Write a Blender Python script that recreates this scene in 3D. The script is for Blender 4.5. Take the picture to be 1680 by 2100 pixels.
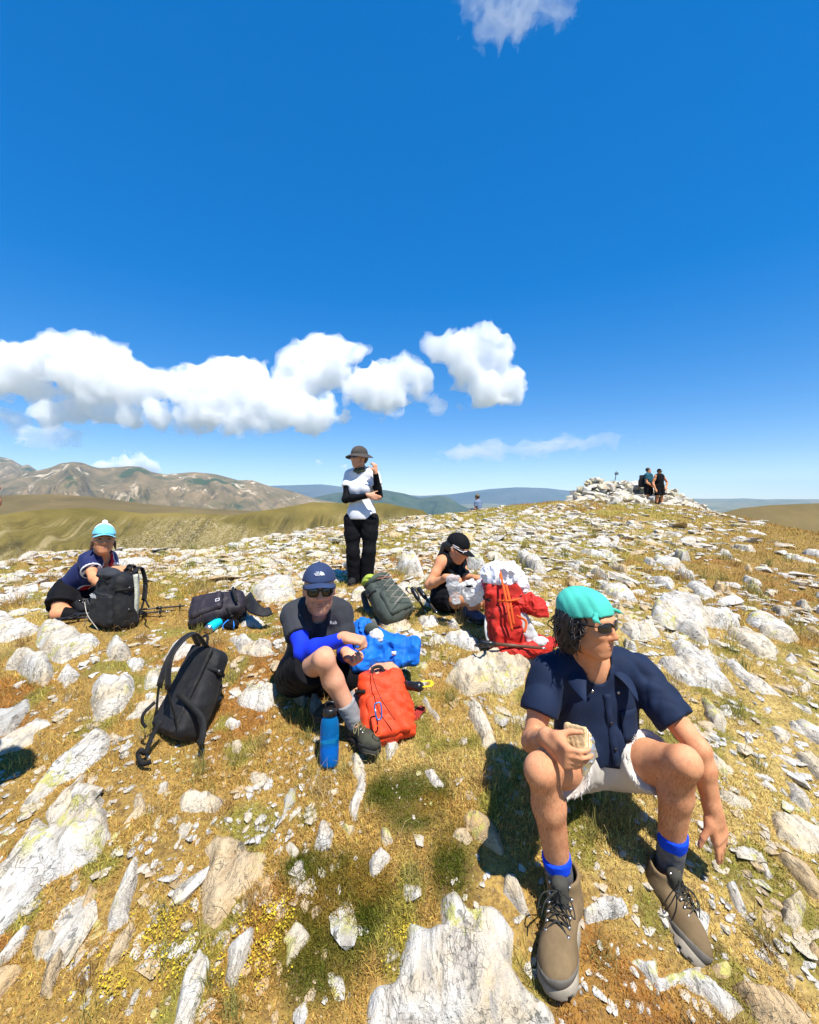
# Hikers resting on a stony summit - procedural Blender scene
import bpy, math, random
import numpy as np
from mathutils import Vector, Matrix

for _o in list(bpy.data.objects):
    bpy.data.objects.remove(_o)
SC = bpy.context.scene
COL = SC.collection
RNG = np.random.default_rng(7)
random.seed(7)
R = math.radians

# ------------------------------------------------------------------ camera
F_PX = 900.0            # focal length in pixels of a 1680 px wide frame
CZ = 1.65               # camera height above the ground at the photographer's feet
HORIZ = 1020.0          # row of the level line in the 1680 x 2100 frame
cam_d = bpy.data.cameras.new('camera')
cam = bpy.data.objects.new('camera', cam_d)
COL.objects.link(cam)
cam.location = (0, 0, CZ)
cam.rotation_euler = (R(90), 0, 0)
cam_d.sensor_fit = 'HORIZONTAL'
cam_d.sensor_width = 36.0
cam_d.lens = 36.0 * F_PX / 1680.0
cam_d.shift_y = -(1050.0 - HORIZ) / 1680.0
cam_d.clip_start = 0.05
cam_d.clip_end = 200000.0
SC.camera = cam

# ------------------------------------------------------------------ sky and sun
TO_SUN = Vector((0.27, -0.44, 1.0)).normalized()
SUN_EL = math.asin(TO_SUN.z)
SUN_AZ = math.atan2(TO_SUN.x, TO_SUN.y)      # clockwise from +Y
world = bpy.data.worlds.new('World')
SC.world = world
world.use_nodes = True
wn = world.node_tree.nodes
wl = world.node_tree.links
wn.clear()
w_out = wn.new('ShaderNodeOutputWorld')
w_bg = wn.new('ShaderNodeBackground')
w_sky = wn.new('ShaderNodeTexSky')
w_sky.sky_type = 'NISHITA'
w_sky.sun_disc = False
w_sky.sun_elevation = SUN_EL
w_sky.sun_rotation = SUN_AZ
w_sky.altitude = 2900
w_sky.air_density = 1.0
w_sky.dust_density = 0.0
w_sky.ozone_density = 1.0
w_hsv = wn.new('ShaderNodeHueSaturation')
w_hsv.inputs['Saturation'].default_value = 2.3
w_hsv.inputs['Hue'].default_value = 0.512
w_bg.inputs['Strength'].default_value = 0.15
w_hsv.inputs['Value'].default_value = 1.5
w_gam = wn.new('ShaderNodeGamma')          # film-like soft shoulder of the whole sky
w_gam.inputs['Gamma'].default_value = 0.5
wl.new(w_sky.outputs[0], w_gam.inputs['Color'])
wl.new(w_gam.outputs[0], w_hsv.inputs['Color'])
wl.new(w_hsv.outputs[0], w_bg.inputs['Color'])
wl.new(w_bg.outputs[0], w_out.inputs['Surface'])

sun_d = bpy.data.lights.new('sun', 'SUN')
sun_d.energy = 4.6
sun_d.angle = R(0.53)
sun_d.color = (1.0, 0.955, 0.88)
sun = bpy.data.objects.new('sun', sun_d)
COL.objects.link(sun)
sun.rotation_euler = TO_SUN.to_track_quat('Z', 'Y').to_euler()
sun.location = (3, -5, 12)

SC.view_settings.view_transform = 'Standard'
SC.view_settings.look = 'None'
SC.view_settings.gamma = 1.0
SC.view_settings.exposure = 0.85
SC.view_settings.use_curve_mapping = False
SC.render.engine = 'CYCLES'
SC.cycles.use_denoising = True
SC.cycles.max_bounces = 16
SC.cycles.diffuse_bounces = 3
SC.cycles.glossy_bounces = 3
SC.cycles.transparent_max_bounces = 12
SC.cycles.volume_bounces = 16
SC.cycles.caustics_reflective = False

# ------------------------------------------------------------------ small helpers
def tag(o, label=None, cat=None, group=None, kind=None):
    if label: o['label'] = label
    if cat: o['category'] = cat
    if group: o['group'] = group
    if kind: o['kind'] = kind
    return o

def mesh_np(name, verts, faces, smooth=True):
    """fast mesh from numpy arrays (all faces same size) or lists"""
    me = bpy.data.meshes.new(name)
    verts = np.asarray(verts, dtype=np.float32)
    if isinstance(faces, np.ndarray):
        n, k = faces.shape
        me.vertices.add(len(verts))
        me.vertices.foreach_set('co', verts.ravel())
        me.loops.add(n * k)
        me.loops.foreach_set('vertex_index', faces.astype(np.int32).ravel())
        me.polygons.add(n)
        me.polygons.foreach_set('loop_start', np.arange(0, n * k, k, dtype=np.int32))
        me.update(calc_edges=True)
    else:
        me.from_pydata(verts.tolist(), [], faces)
        me.update()
    me.polygons.foreach_set('use_smooth', np.full(len(me.polygons), smooth))
    return me

def link(name, me, mat=None, parent=None, loc=None):
    o = bpy.data.objects.new(name, me)
    COL.objects.link(o)
    if mat is not None and me is not None and len(me.materials) == 0:
        me.materials.append(mat)
    if parent is not None:
        o.parent = parent
    if loc is not None:
        o.location = loc
    return o

def empty(name, loc=(0, 0, 0)):
    o = bpy.data.objects.new(name, None)
    o.empty_display_size = 0.1
    COL.objects.link(o)
    o.location = loc
    return o

def child(parent, name, me, mat):
    """mesh given in world coordinates, parented to an empty that has only a location"""
    o = bpy.data.objects.new(name, me)
    COL.objects.link(o)
    if mat is not None and len(me.materials) == 0:
        me.materials.append(mat)
    o.parent = parent
    off = Vector((0, 0, 0))
    p = parent
    while p is not None:
        off += p.location
        p = p.parent
    o.location = -off
    return o

def P(px, py, d):
    """point seen at frame position (px, py) of the 1680 x 2100 photograph, d metres ahead"""
    return np.array([(px - 840.0) / F_PX * d, d, CZ - (py - HORIZ) / F_PX * d])

# ---- value noise (numpy)
def _hash(ix, iy, iz, seed):
    h = (ix.astype(np.int64) * 374761393 + iy.astype(np.int64) * 668265263 + iz.astype(np.int64) * 2147483647 + seed * 1274126177) & 0xFFFFFFFF
    h = ((h ^ (h >> 13)) * 1274126177) & 0xFFFFFFFF
    h = h ^ (h >> 16)
    return (h & 0xFFFF).astype(np.float32) / 32767.5 - 1.0

def noise3(x, y, z, seed=0):
    x = np.asarray(x, dtype=np.float64); y = np.asarray(y, dtype=np.float64); z = np.asarray(z, dtype=np.float64)
    x, y, z = np.broadcast_arrays(x, y, z)
    x0 = np.floor(x); y0 = np.floor(y); z0 = np.floor(z)
    fx = (x - x0).astype(np.float32); fy = (y - y0).astype(np.float32); fz = (z - z0).astype(np.float32)
    fx = fx * fx * (3 - 2 * fx); fy = fy * fy * (3 - 2 * fy); fz = fz * fz * (3 - 2 * fz)
    x0 = x0.astype(np.int64); y0 = y0.astype(np.int64); z0 = z0.astype(np.int64)
    def c(dx, dy, dz): return _hash(x0 + dx, y0 + dy, z0 + dz, seed)
    a = c(0, 0, 0) * (1 - fx) + c(1, 0, 0) * fx
    b = c(0, 1, 0) * (1 - fx) + c(1, 1, 0) * fx
    e = c(0, 0, 1) * (1 - fx) + c(1, 0, 1) * fx
    f = c(0, 1, 1) * (1 - fx) + c(1, 1, 1) * fx
    return (a * (1 - fy) + b * fy) * (1 - fz) + (e * (1 - fy) + f * fy) * fz

def fbm(x, y, z=0.0, oct=4, seed=0, gain=0.5):
    s = 0.0; a = 1.0; t = 0.0
    for i in range(oct):
        s = s + a * noise3(np.asarray(x) * 2 ** i, np.asarray(y) * 2 ** i, np.asarray(z) * 2 ** i, seed + i * 17)
        t += a; a *= gain
    return s / t

# ------------------------------------------------------------------ materials
class NT:
    """tiny node-tree writer"""
    def __init__(self, name):
        self.m = bpy.data.materials.new(name)
        self.m.use_nodes = True
        self.t = self.m.node_tree
        self.t.nodes.clear()
        self.out = self.t.nodes.new('ShaderNodeOutputMaterial')
    def n(self, kind, **kw):
        nd = self.t.nodes.new('ShaderNode' + kind)
        for k, v in kw.items():
            if k.startswith('i_'):
                nd.inputs[k[2:].replace('_', ' ')].default_value = v
            else:
                setattr(nd, k, v)
        return nd
    def l(self, a, b):
        self.t.links.new(a, b)
    def mapping(self, src, scale=(1, 1, 1), rot=(0, 0, 0)):
        mp = self.n('Mapping')
        mp.inputs['Scale'].default_value = scale
        mp.inputs['Rotation'].default_value = rot
        self.l(src, mp.inputs['Vector'])
        return mp.outputs[0]
    def noise(self, vec, scale, detail=4, rough=0.55, dist=0.0):
        nd = self.n('TexNoise')
        nd.inputs['Scale'].default_value = scale
        nd.inputs['Detail'].default_value = detail
        nd.inputs['Roughness'].default_value = rough
        nd.inputs['Distortion'].default_value = dist
        if vec is not None: self.l(vec, nd.inputs['Vector'])
        return nd.outputs[0]
    def ramp(self, src, stops):
        nd = self.n('ValToRGB')
        e = nd.color_ramp.elements
        while len(e) < len(stops): e.new(0.5)
        for q, (p, c) in zip(e, stops):
            q.position = p
            q.color = (c, c, c, 1) if isinstance(c, (int, float)) else (*c, 1)
        self.l(src, nd.inputs[0])
        return nd.outputs[0]
    def mix(self, fac, a, b, mode='MIX'):
        nd = self.n('MixRGB', blend_type=mode)
        for s, v in ((0, fac), (1, a), (2, b)):
            if isinstance(v, (int, float)): nd.inputs[s].default_value = v if s == 0 else (v, v, v, 1)
            elif isinstance(v, tuple): nd.inputs[s].default_value = (*v, 1)
            else: self.l(v, nd.inputs[s])
        return nd.outputs[0]
    def math(self, op, a, b=0.0):
        nd = self.n('Math', operation=op)
        for s, v in ((0, a), (1, b)):
            if isinstance(v, (int, float)): nd.inputs[s].default_value = v
            else: self.l(v, nd.inputs[s])
        return nd.outputs[0]
    def bump(self, src, strength=0.4, dist=0.01, normal=None):
        nd = self.n('Bump')
        nd.inputs['Strength'].default_value = strength
        nd.inputs['Distance'].default_value = dist
        self.l(src, nd.inputs['Height'])
        if normal is not None: self.l(normal, nd.inputs['Normal'])
        return nd.outputs[0]
    def bsdf(self, color, rough=0.8, spec=0.3, normal=None, **kw):
        b = self.n('BsdfPrincipled')
        if isinstance(color, tuple): b.inputs['Base Color'].default_value = (*color, 1)
        else: self.l(color, b.inputs['Base Color'])
        if isinstance(rough, (int, float)): b.inputs['Roughness'].default_value = rough
        else: self.l(rough, b.inputs['Roughness'])
        b.inputs['Specular IOR Level'].default_value = spec
        for k, v in kw.items():
            b.inputs[k.replace('_', ' ')].default_value = v
        if normal is not None: self.l(normal, b.inputs['Normal'])
        self.l(b.outputs[0], self.out.inputs['Surface'])
        return b

def obj_vec(t, rnd=True):
    tc = t.n('TexCoord')
    if not rnd: return tc.outputs['Object']
    oi = t.n('ObjectInfo')
    va = t.n('VectorMath', operation='ADD')
    m = t.math('MULTIPLY', oi.outputs['Random'], 37.0)
    t.l(tc.outputs['Object'], va.inputs[0])
    t.l(m, va.inputs[1])
    return va.outputs[0]

def mat_rock(name='lichen_rock', world=False):
    t = NT(name)
    oi = t.n('ObjectInfo')
    ge = t.n('NewGeometry'); va = t.n('VectorMath', operation='ADD')
    t.l(ge.outputs['Position'], va.inputs[0]); t.l(t.math('MULTIPLY', oi.outputs['Random'], 37.0), va.inputs[1])
    v = va.outputs[0]
    vs = t.mapping(v, (13, 2.6, 9))
    n1 = t.noise(vs, 1.6, 6, 0.62, 0.6)
    n2 = t.noise(v, 4.5, 5, 0.6)
    # pale stone with warm stains
    c = t.mix(t.ramp(n2, [(0.42, 0.0), (0.68, 1.0)]), (0.60, 0.58, 0.53), (0.53, 0.43, 0.285))
    c = t.mix(t.ramp(n1, [(0.36, 1.0), (0.50, 0.0)]), c, (0.40, 0.36, 0.30))
    if world:
        big = t.noise(v, 3.1, 2, 0.5)
        c = t.mix(t.ramp(big, [(0.52, 0.0), (0.66, 1.0)]), c, (0.50, 0.36, 0.19))
    else:
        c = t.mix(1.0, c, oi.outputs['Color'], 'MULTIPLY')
    # hairline fissures: a coarse set along the foliation and a fine crazing
    fis = t.noise(t.mapping(v, (26, 5.0, 20)), 1.3, 4, 0.7, 1.6)
    dark = t.ramp(fis, [(0.33, 1.0), (0.40, 0.0)])
    vo = t.n('TexVoronoi', feature='DISTANCE_TO_EDGE'); vo.inputs['Scale'].default_value = 46.0
    wv = t.n('VectorMath', operation='ADD'); wn_ = t.n('TexNoise'); wn_.inputs['Scale'].default_value = 9.0
    sc = t.n('VectorMath', operation='SCALE'); sc.inputs['Scale'].default_value = 0.09
    t.l(v, wn_.inputs['Vector']); t.l(wn_.outputs[1], sc.inputs[0]); t.l(t.mapping(v, (1, 0.55, 1)), wv.inputs[0]); t.l(sc.outputs[0], wv.inputs[1]); t.l(wv.outputs[0], vo.inputs['Vector'])
    czone = t.noise(v, 6.5, 2, 0.5)
    craze = t.math('MULTIPLY', t.ramp(vo.outputs[0], [(0.006, 1.0), (0.05, 0.0)]), t.ramp(czone, [(0.53, 0.0), (0.66, 1.0)]))
    fz = t.noise(v, 2.9, 3, 0.6)
    c = t.mix(t.math('MULTIPLY', dark, t.ramp(fz, [(0.38, 0.15), (0.62, 0.85)])), c, (0.10, 0.088, 0.072))
    c = t.mix(t.math('MULTIPLY', craze, 0.38), c, (0.20, 0.17, 0.13))
    # black crust lichen in spots
    sp = t.noise(t.mapping(v, (1, 0.5, 1)), 40, 4, 0.62, 0.5)
    zone = t.noise(v, 5.3, 3, 0.6)
    spots = t.math('MULTIPLY', t.ramp(sp, [(0.57, 0.0), (0.62, 1.0)]), t.ramp(zone, [(0.40, 0.0), (0.54, 1.0)]))
    c = t.mix(t.math('MULTIPLY', spots, 0.7), c, (0.085, 0.085, 0.075))
    # map lichen, yellow green
    lz = t.noise(v, 3.7, 2, 0.5)
    ls = t.noise(v, 21, 4, 0.65)
    lic = t.math('MULTIPLY', t.ramp(ls, [(0.50, 0.0), (0.57, 1.0)]), t.ramp(lz, [(0.55, 0.0), (0.64, 1.0)]))
    c = t.mix(t.math('MULTIPLY', lic, 0.8), c, (0.46, 0.44, 0.11))
    nf = t.noise(v, 60, 5, 0.7)
    b1 = t.bump(n1, 0.8, 0.030)
    b2 = t.bump(nf, 0.9, 0.012, b1)
    b3 = t.bump(t.math('SUBTRACT', 1.0, t.math('MAXIMUM', dark, craze)), 0.7, 0.010, b2)
    t.bsdf(c, 0.9, 0.2, b3)
    return t.m

def mat_plain(name, color, rough=0.7, spec=0.3, var=0.25, scale=30.0, bump=0.25, bdist=0.003, stretch=(1, 1, 1), **kw):
    """paint / skin / cloth style material: colour with a little variation and fine relief"""
    t = NT(name)
    v = obj_vec(t, False)
    vs = t.mapping(v, stretch)
    n = t.noise(vs, scale, 4, 0.6)
    n2 = t.noise(v, scale * 0.16, 3, 0.5)
    lo = tuple(max(0.0, q * (1 - var)) for q in color)
    hi = tuple(min(1.0, q * (1 + var)) for q in color)
    c = t.mix(t.ramp(n2, [(0.3, 0.0), (0.7, 1.0)]), lo, hi)
    c = t.mix(t.math('MULTIPLY', t.ramp(n, [(0.35, 0.0), (0.65, 1.0)]), 0.35), c, lo)
    t.bsdf(c, rough, spec, t.bump(n, bump, bdist) if bump else None, **kw)
    return t.m

def mat_cloth(name, color, rough=0.85, weave=900.0, wrinkle=14.0, wstr=0.5, var=0.18, sheen=0.2, spec=0.25, dust=0.0):
    t = NT(name)
    v = obj_vec(t, False)
    w = t.noise(t.mapping(v, (1.6, 1.0, 0.6)), wrinkle, 2, 0.5, 1.0)
    fine = t.noise(v, weave, 2, 0.5)
    fade = t.noise(v, 7.0, 3, 0.5)
    lo = tuple(max(0.0, q * (1 - var)) for q in color); hi = tuple(min(1.0, q * (1 + var)) for q in color)
    c = t.mix(t.ramp(fade, [(0.3, 0.0), (0.7, 1.0)]), lo, hi)
    if dust:
        dn = t.noise(v, 16, 6, 0.7); c = t.mix(t.math('MULTIPLY', t.ramp(dn, [(0.50, 0.0), (0.72, 1.0)]), dust), c, (0.22, 0.18, 0.12))
    b1 = t.bump(w, wstr * 0.55, 0.007)
    b2 = t.bump(fine, 0.25, 0.001, b1)
    t.bsdf(c, rough, spec, b2, Sheen_Weight=sheen * 0.12)
    return t.m

def mat_skin(name, color=(0.52, 0.27, 0.16), hair=0.0):
    t = NT(name)
    v = obj_vec(t, False)
    n2 = t.noise(v, 14, 5, 0.65)
    n3 = t.noise(v, 260, 3, 0.6)
    lo = (color[0] * 0.90, color[1] * 0.80, color[2] * 0.76); hi = (min(1, color[0] * 1.08), color[1] * 1.10, color[2] * 1.12)
    c = t.mix(t.ramp(n2, [(0.35, 0.0), (0.65, 1.0)]), lo, hi)
    c = t.mix(t.math('MULTIPLY', t.ramp(n3, [(0.5, 0.0), (0.7, 1.0)]), 0.25), c, lo)
    if hair:
        h = t.noise(t.mapping(v, (1, 1, 0.10)), 620, 2, 0.6, 0.8)
        c = t.mix(t.math('MULTIPLY', t.ramp(h, [(0.56, 0.0), (0.62, 1.0)]), hair), c, (0.05, 0.025, 0.015))
    n4 = t.noise(v, 55, 3, 0.6)
    c = t.mix(t.math('MULTIPLY', t.ramp(n4, [(0.48, 0.0), (0.72, 1.0)]), 0.12), c, (color[0] * 0.92, color[1] * 0.62, color[2] * 0.55))
    b = t.bsdf(c, 0.62, 0.18, t.bump(n4, 0.25, 0.003, t.bump(n3, 0.4, 0.0015)))
    b.inputs['Subsurface Weight'].default_value = 0.06
    b.inputs['Subsurface Radius'].default_value = (0.012, 0.004, 0.002)
    b.inputs['Subsurface Scale'].default_value = 0.5
    return t.m
# ================================================================== THE GROUND
# summit dome: control points (x, y, height relative to the camera)
_CP = np.array([
    (0, 0, -1.70), (-1.6, 0.2, -1.72), (1.6, 0.2, -1.76), (-3.2, 0, -1.70), (3.2, 0, -1.9), (0, -3, -2.2), (-6, -3, -2.3), (6, -3, -2.6),
    (0.45, 1.30, -1.50), (0.78, 1.80, -1.29), (0.92, 1.40, -1.47), (-0.18, 2.1, -1.285), (-0.3, 2.32, -1.235), (-0.64, 2.6, -1.13), (-1.15, 2.22, -1.25),
    (-1.17, 1.25, -1.49), (-0.2, 1.25, -1.50), (-2.5, 3.5, -0.98), (-2.6, 2.8, -1.13), (-0.57, 5.1, -1.02), (0.38, 3.8, -1.0), (0.67, 3.0, -1.09), (-0.1, 2.45, -1.20),
    (1.9, 3.0, -1.10), (1.73, 1.85, -1.40), (2.7, 2.8, -1.27), (3.8, 4.0, -1.14), (5.7, 6.0, -1.03), (-2.3, 1.9, -1.32),
    (10.2, 10.8, -0.90), (9.1, 12.4, -0.56), (10.3, 16.0, -0.38), (9.0, 18.0, -0.34), (6.4, 17.5, -0.16), (6.0, 12.0, -0.42), (3.0, 8.0, -0.78), (1.0, 7.0, -0.86),
    (2.3, 17.0, -0.60), (4.0, 17.5, -0.33), (-0.8, 11.8, -0.70), (0.6, 11.0, -0.66), (-2.7, 8.7, -0.84), (-3.5, 7.1, -0.95), (-4.5, 6.8, -0.93), (-5.0, 6.8, -0.86), (-5.3, 5.9, -0.96), (-5.1, 5.3, -1.0),
    (-6.5, 5.0, -1.1), (-7, 2, -1.5), (14, 13, -1.5), (14, 20, -1.0), (8, 22, -0.6), (13, 6, -1.7), (10, 0, -2.4), (-10, 0, -2.1), (0, -12, -4.0), (12, -10, -4.5), (-12, -10, -4.0)])
def _rbf_setup(p):
    n = len(p)
    r = np.sqrt(((p[:, None, :2] - p[None, :, :2]) ** 2).sum(-1))
    A = np.zeros((n + 3, n + 3))
    A[:n, :n] = np.sqrt(r * r + 0.35 ** 2) - 0.0 + np.eye(n) * -0.0
    A[:n, n] = 1; A[:n, n + 1:] = p[:, :2]
    A[n, :n] = 1; A[n + 1:, :n] = p[:, :2].T
    b = np.zeros(n + 3); b[:n] = p[:, 2]
    return np.linalg.solve(A, b)
_RW = _rbf_setup(_CP)
# distance of the summit's brink for each bearing (degrees from +Y, clockwise)
_BR_AZ = np.array([-180, -120, -80, -60, -48, -43, -40, -36, -31, -25, -17, -4, 5, 8, 14, 20, 27, 31, 35, 40, 44, 50, 70, 120, 180.0])
_BR_R = np.array([16, 13, 9, 8, 7.6, 7.9, 8.5, 8.1, 8.3, 7.9, 9.1, 11.8, 14.5, 17.2, 18, 19, 21, 20.5, 17, 15.0, 14.8, 15, 15, 16, 16.0])

def ground_base(x, y):
    x = np.asarray(x, dtype=np.float64); y = np.asarray(y, dtype=np.float64)
    shp = np.broadcast(x, y).shape
    x = np.broadcast_to(x, shp).ravel(); y = np.broadcast_to(y, shp).ravel()
    r = np.hypot(x, y)
    az = np.degrees(np.arctan2(x, y))
    br = np.interp(az, _BR_AZ, _BR_R)
    k = np.minimum(1.0, br * 1.08 / np.maximum(r, 1e-6))
    xc = x * k; yc = y * k
    z = np.full(len(x), _RW[-3]) + _RW[-2] * xc + _RW[-1] * yc
    for (cx, cy, _), w in zip(_CP, _RW[:-3]):
        z += w * np.sqrt((xc - cx) ** 2 + (yc - cy) ** 2 + 0.35 ** 2)
    e = np.maximum(0.0, r - br)
    drop = 0.62 * e * e / (e + 5.0)
    drop = 230.0 * (1 - np.exp(-drop / 230.0))
    rise = 190.0 * np.clip((r - 5000) / 8000, 0, 1) ** 2
    return (z - drop + rise + CZ).reshape(shp)

def ground(x, y):
    """height of the ground surface"""
    x = np.asarray(x, dtype=np.float64); y = np.asarray(y, dtype=np.float64)
    r = np.hypot(x, y)
    a = np.clip(1 - (r - 22) / 10.0, 0, 1)
    return ground_base(x, y) + a * (0.030 * fbm(x * 2.3, y * 2.3, 0, 3, 3) + 0.012 * fbm(x * 11, y * 11, 0, 2, 9))

def gz(x, y): return float(ground(np.array([x]), np.array([y]))[0])

def on_ground(px, py):
    """point of the ground seen at (px, py)"""
    d = np.linspace(0.4, 30, 3000)
    x = (px - 840.0) / F_PX * d
    zr = CZ - (py - HORIZ) / F_PX * d
    g = ground(x, d)
    i = int(np.argmax(zr < g))
    if i == 0: i = len(d) - 1
    lo, hi = d[i - 1], d[i]
    t = np.linspace(lo, hi, 40)
    g = ground((px - 840.0) / F_PX * t, t)
    j = int(np.argmax(CZ - (py - HORIZ) / F_PX * t < g))
    dd = t[j]
    return np.array([(px - 840.0) / F_PX * dd, dd, g[j]])

def build_ground():
    az = np.concatenate([np.arange(-180, -54, 4.0), np.arange(-54, 54.01, 0.6), np.arange(58, 180, 4.0)])
    az = np.radians(az)
    rr = [0.0, 0.01, 0.04, 0.1, 0.2]
    while rr[-1] < 24: rr.append(rr[-1] * 1.021 + 0.0005)
    while rr[-1] < 13500: rr.append(rr[-1] * 1.07)
    rr = np.array(rr[1:])
    x = rr[:, None] * np.sin(az)[None]; y = rr[:, None] * np.cos(az)[None]
    z = ground(x, y)
    far = np.clip((rr - 40) / 400, 0, 1)[:, None]
    z = z + far * 30 * fbm(x / 600, y / 600, 0, 4, 5)
    n, m = x.shape
    V = np.stack([x, y, z], -1).reshape(-1, 3)
    i = np.arange(n - 1)[:, None]; j = np.arange(m)[None, :]
    a = i * m + j; b = i * m + (j + 1) % m
    Fq = np.stack([a, a + m, b + m, b], -1).reshape(-1, 4)
    me = mesh_np('ground', V, Fq)
    return me

def mat_ground():
    t = NT('summit_turf')
    v = obj_vec(t, False)
    n1 = t.noise(v, 5.0, 6, 0.65)
    n3 = t.noise(v, 46, 5, 0.7)
    a = t.n('VertexColor', layer_name='tint')
    c = t.mix(1.0, a.outputs[0], t.ramp(n1, [(0.3, 0.62), (0.7, 1.2)]), 'MULTIPLY')
    c = t.mix(t.ramp(n3, [(0.38, 0.75), (0.56, 0.0)]), c, (0.12, 0.07, 0.03))
    grit = t.noise(v, 150, 2, 0.5)
    c = t.mix(t.ramp(grit, [(0.66, 0.0), (0.70, 0.8)]), c, (0.46, 0.40, 0.30))
    # down in the valleys: alpine meadow colours
    sep = t.n('SeparateXYZ'); t.l(v, sep.inputs[0])
    low = t.ramp(t.math('MULTIPLY', sep.outputs[2], -0.02), [(0.05, 0.0), (0.5, 1.0)])
    n4 = t.noise(v, 0.004, 5, 0.6)
    far = t.mix(t.ramp(n4, [(0.4, 0.0), (0.6, 1.0)]), (0.10, 0.11, 0.045), (0.22, 0.18, 0.08))
    c = t.mix(low, c, far)
    b = t.bump(n3, 0.8, 0.02)
    t.bsdf(c, 0.95, 0.1, b)
    return t.m
M_GROUND = mat_ground()
ground_o = link('ground', build_ground(), M_GROUND)
tag(ground_o, 'stony summit turf in dry gold and brown sloping away to the valleys', 'ground', kind='structure')

# ================================================================== HILLS AND MOUNTAINS
def mat_hill(name, lo, hi, scree, green, s, scree_t=0.6, green_t=0.6, dirs=(1, 1, 1), strata=None, bump=6.0):
    t = NT(name)
    v = obj_vec(t, False)
    n1 = t.noise(v, 1.0 / s, 7, 0.62, 0.4)
    n2 = t.noise(v, 2.6 / s, 6, 0.6, 0.3)
    c = t.mix(t.ramp(n1, [(0.35, 0.0), (0.65, 1.0)]), lo, hi)
    g = t.noise(v, 0.55 / s, 5, 0.55)
    c = t.mix(t.ramp(g, [(green_t, 0.0), (green_t + 0.06, 0.9)]), c, green)
    sc = t.noise(t.mapping(v, dirs), 1.7 / s, 6, 0.65, 1.0)
    c = t.mix(t.ramp(sc, [(scree_t, 0.0), (scree_t + 0.09, 0.9)]), c, scree)
    if strata:
        st = t.noise(t.mapping(v, strata, (0.3, 0.5, 0.75)), 1.0, 8, 0.78, 2.0)
        ge = t.n('NewGeometry'); sp = t.n('SeparateXYZ'); t.l(ge.outputs['Normal'], sp.inputs[0])
        z2 = t.noise(v, 0.75 / s, 3, 0.6)
        sz = t.n('SeparateXYZ'); t.l(v, sz.inputs[0])
        lowm = t.ramp(t.math('MULTIPLY', sz.outputs[2], -0.05), [(0.05, 0.0), (0.22, 1.0)])
        zone = t.math('MULTIPLY', t.ramp(t.math('ADD', sp.outputs[2], t.math('MULTIPLY', z2, 0.35)), [(1.0, 1.0), (1.15, 0.0)]), t.math('MULTIPLY', lowm, t.ramp(z2, [(0.43, 0.0), (0.55, 1.0)])))
        rib_shade = t.noise(t.mapping(v, (0.15, 0.018, 0.03), (0, 0, 0.35)), 1.0, 6, 0.68, 1.2)
        c = t.mix(t.math('MULTIPLY', t.ramp(rib_shade, [(0.36, 0.85), (0.50, 0.0)]), lowm), c, (0.055, 0.045, 0.016))  # dark ribs: gully shade put into the slope colour
        c = t.mix(t.math('MULTIPLY', t.ramp(rib_shade, [(0.54, 0.0), (0.66, 0.75)]), lowm), c, (0.30, 0.235, 0.12))  # pale ribs: sunlit crests put into the slope colour
        c = t.mix(t.math('MULTIPLY', t.ramp(st, [(0.50, 0.0), (0.58, 1.0)]), zone), c, (0.32, 0.26, 0.15))
        c = t.mix(t.math('MULTIPLY', t.ramp(st, [(0.36, 1.0), (0.45, 0.0)]), zone), c, (0.05, 0.04, 0.015))
    t.bsdf(c, 0.95, 0.1, t.bump(n2, 0.8, bump))
    return t.m

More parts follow.
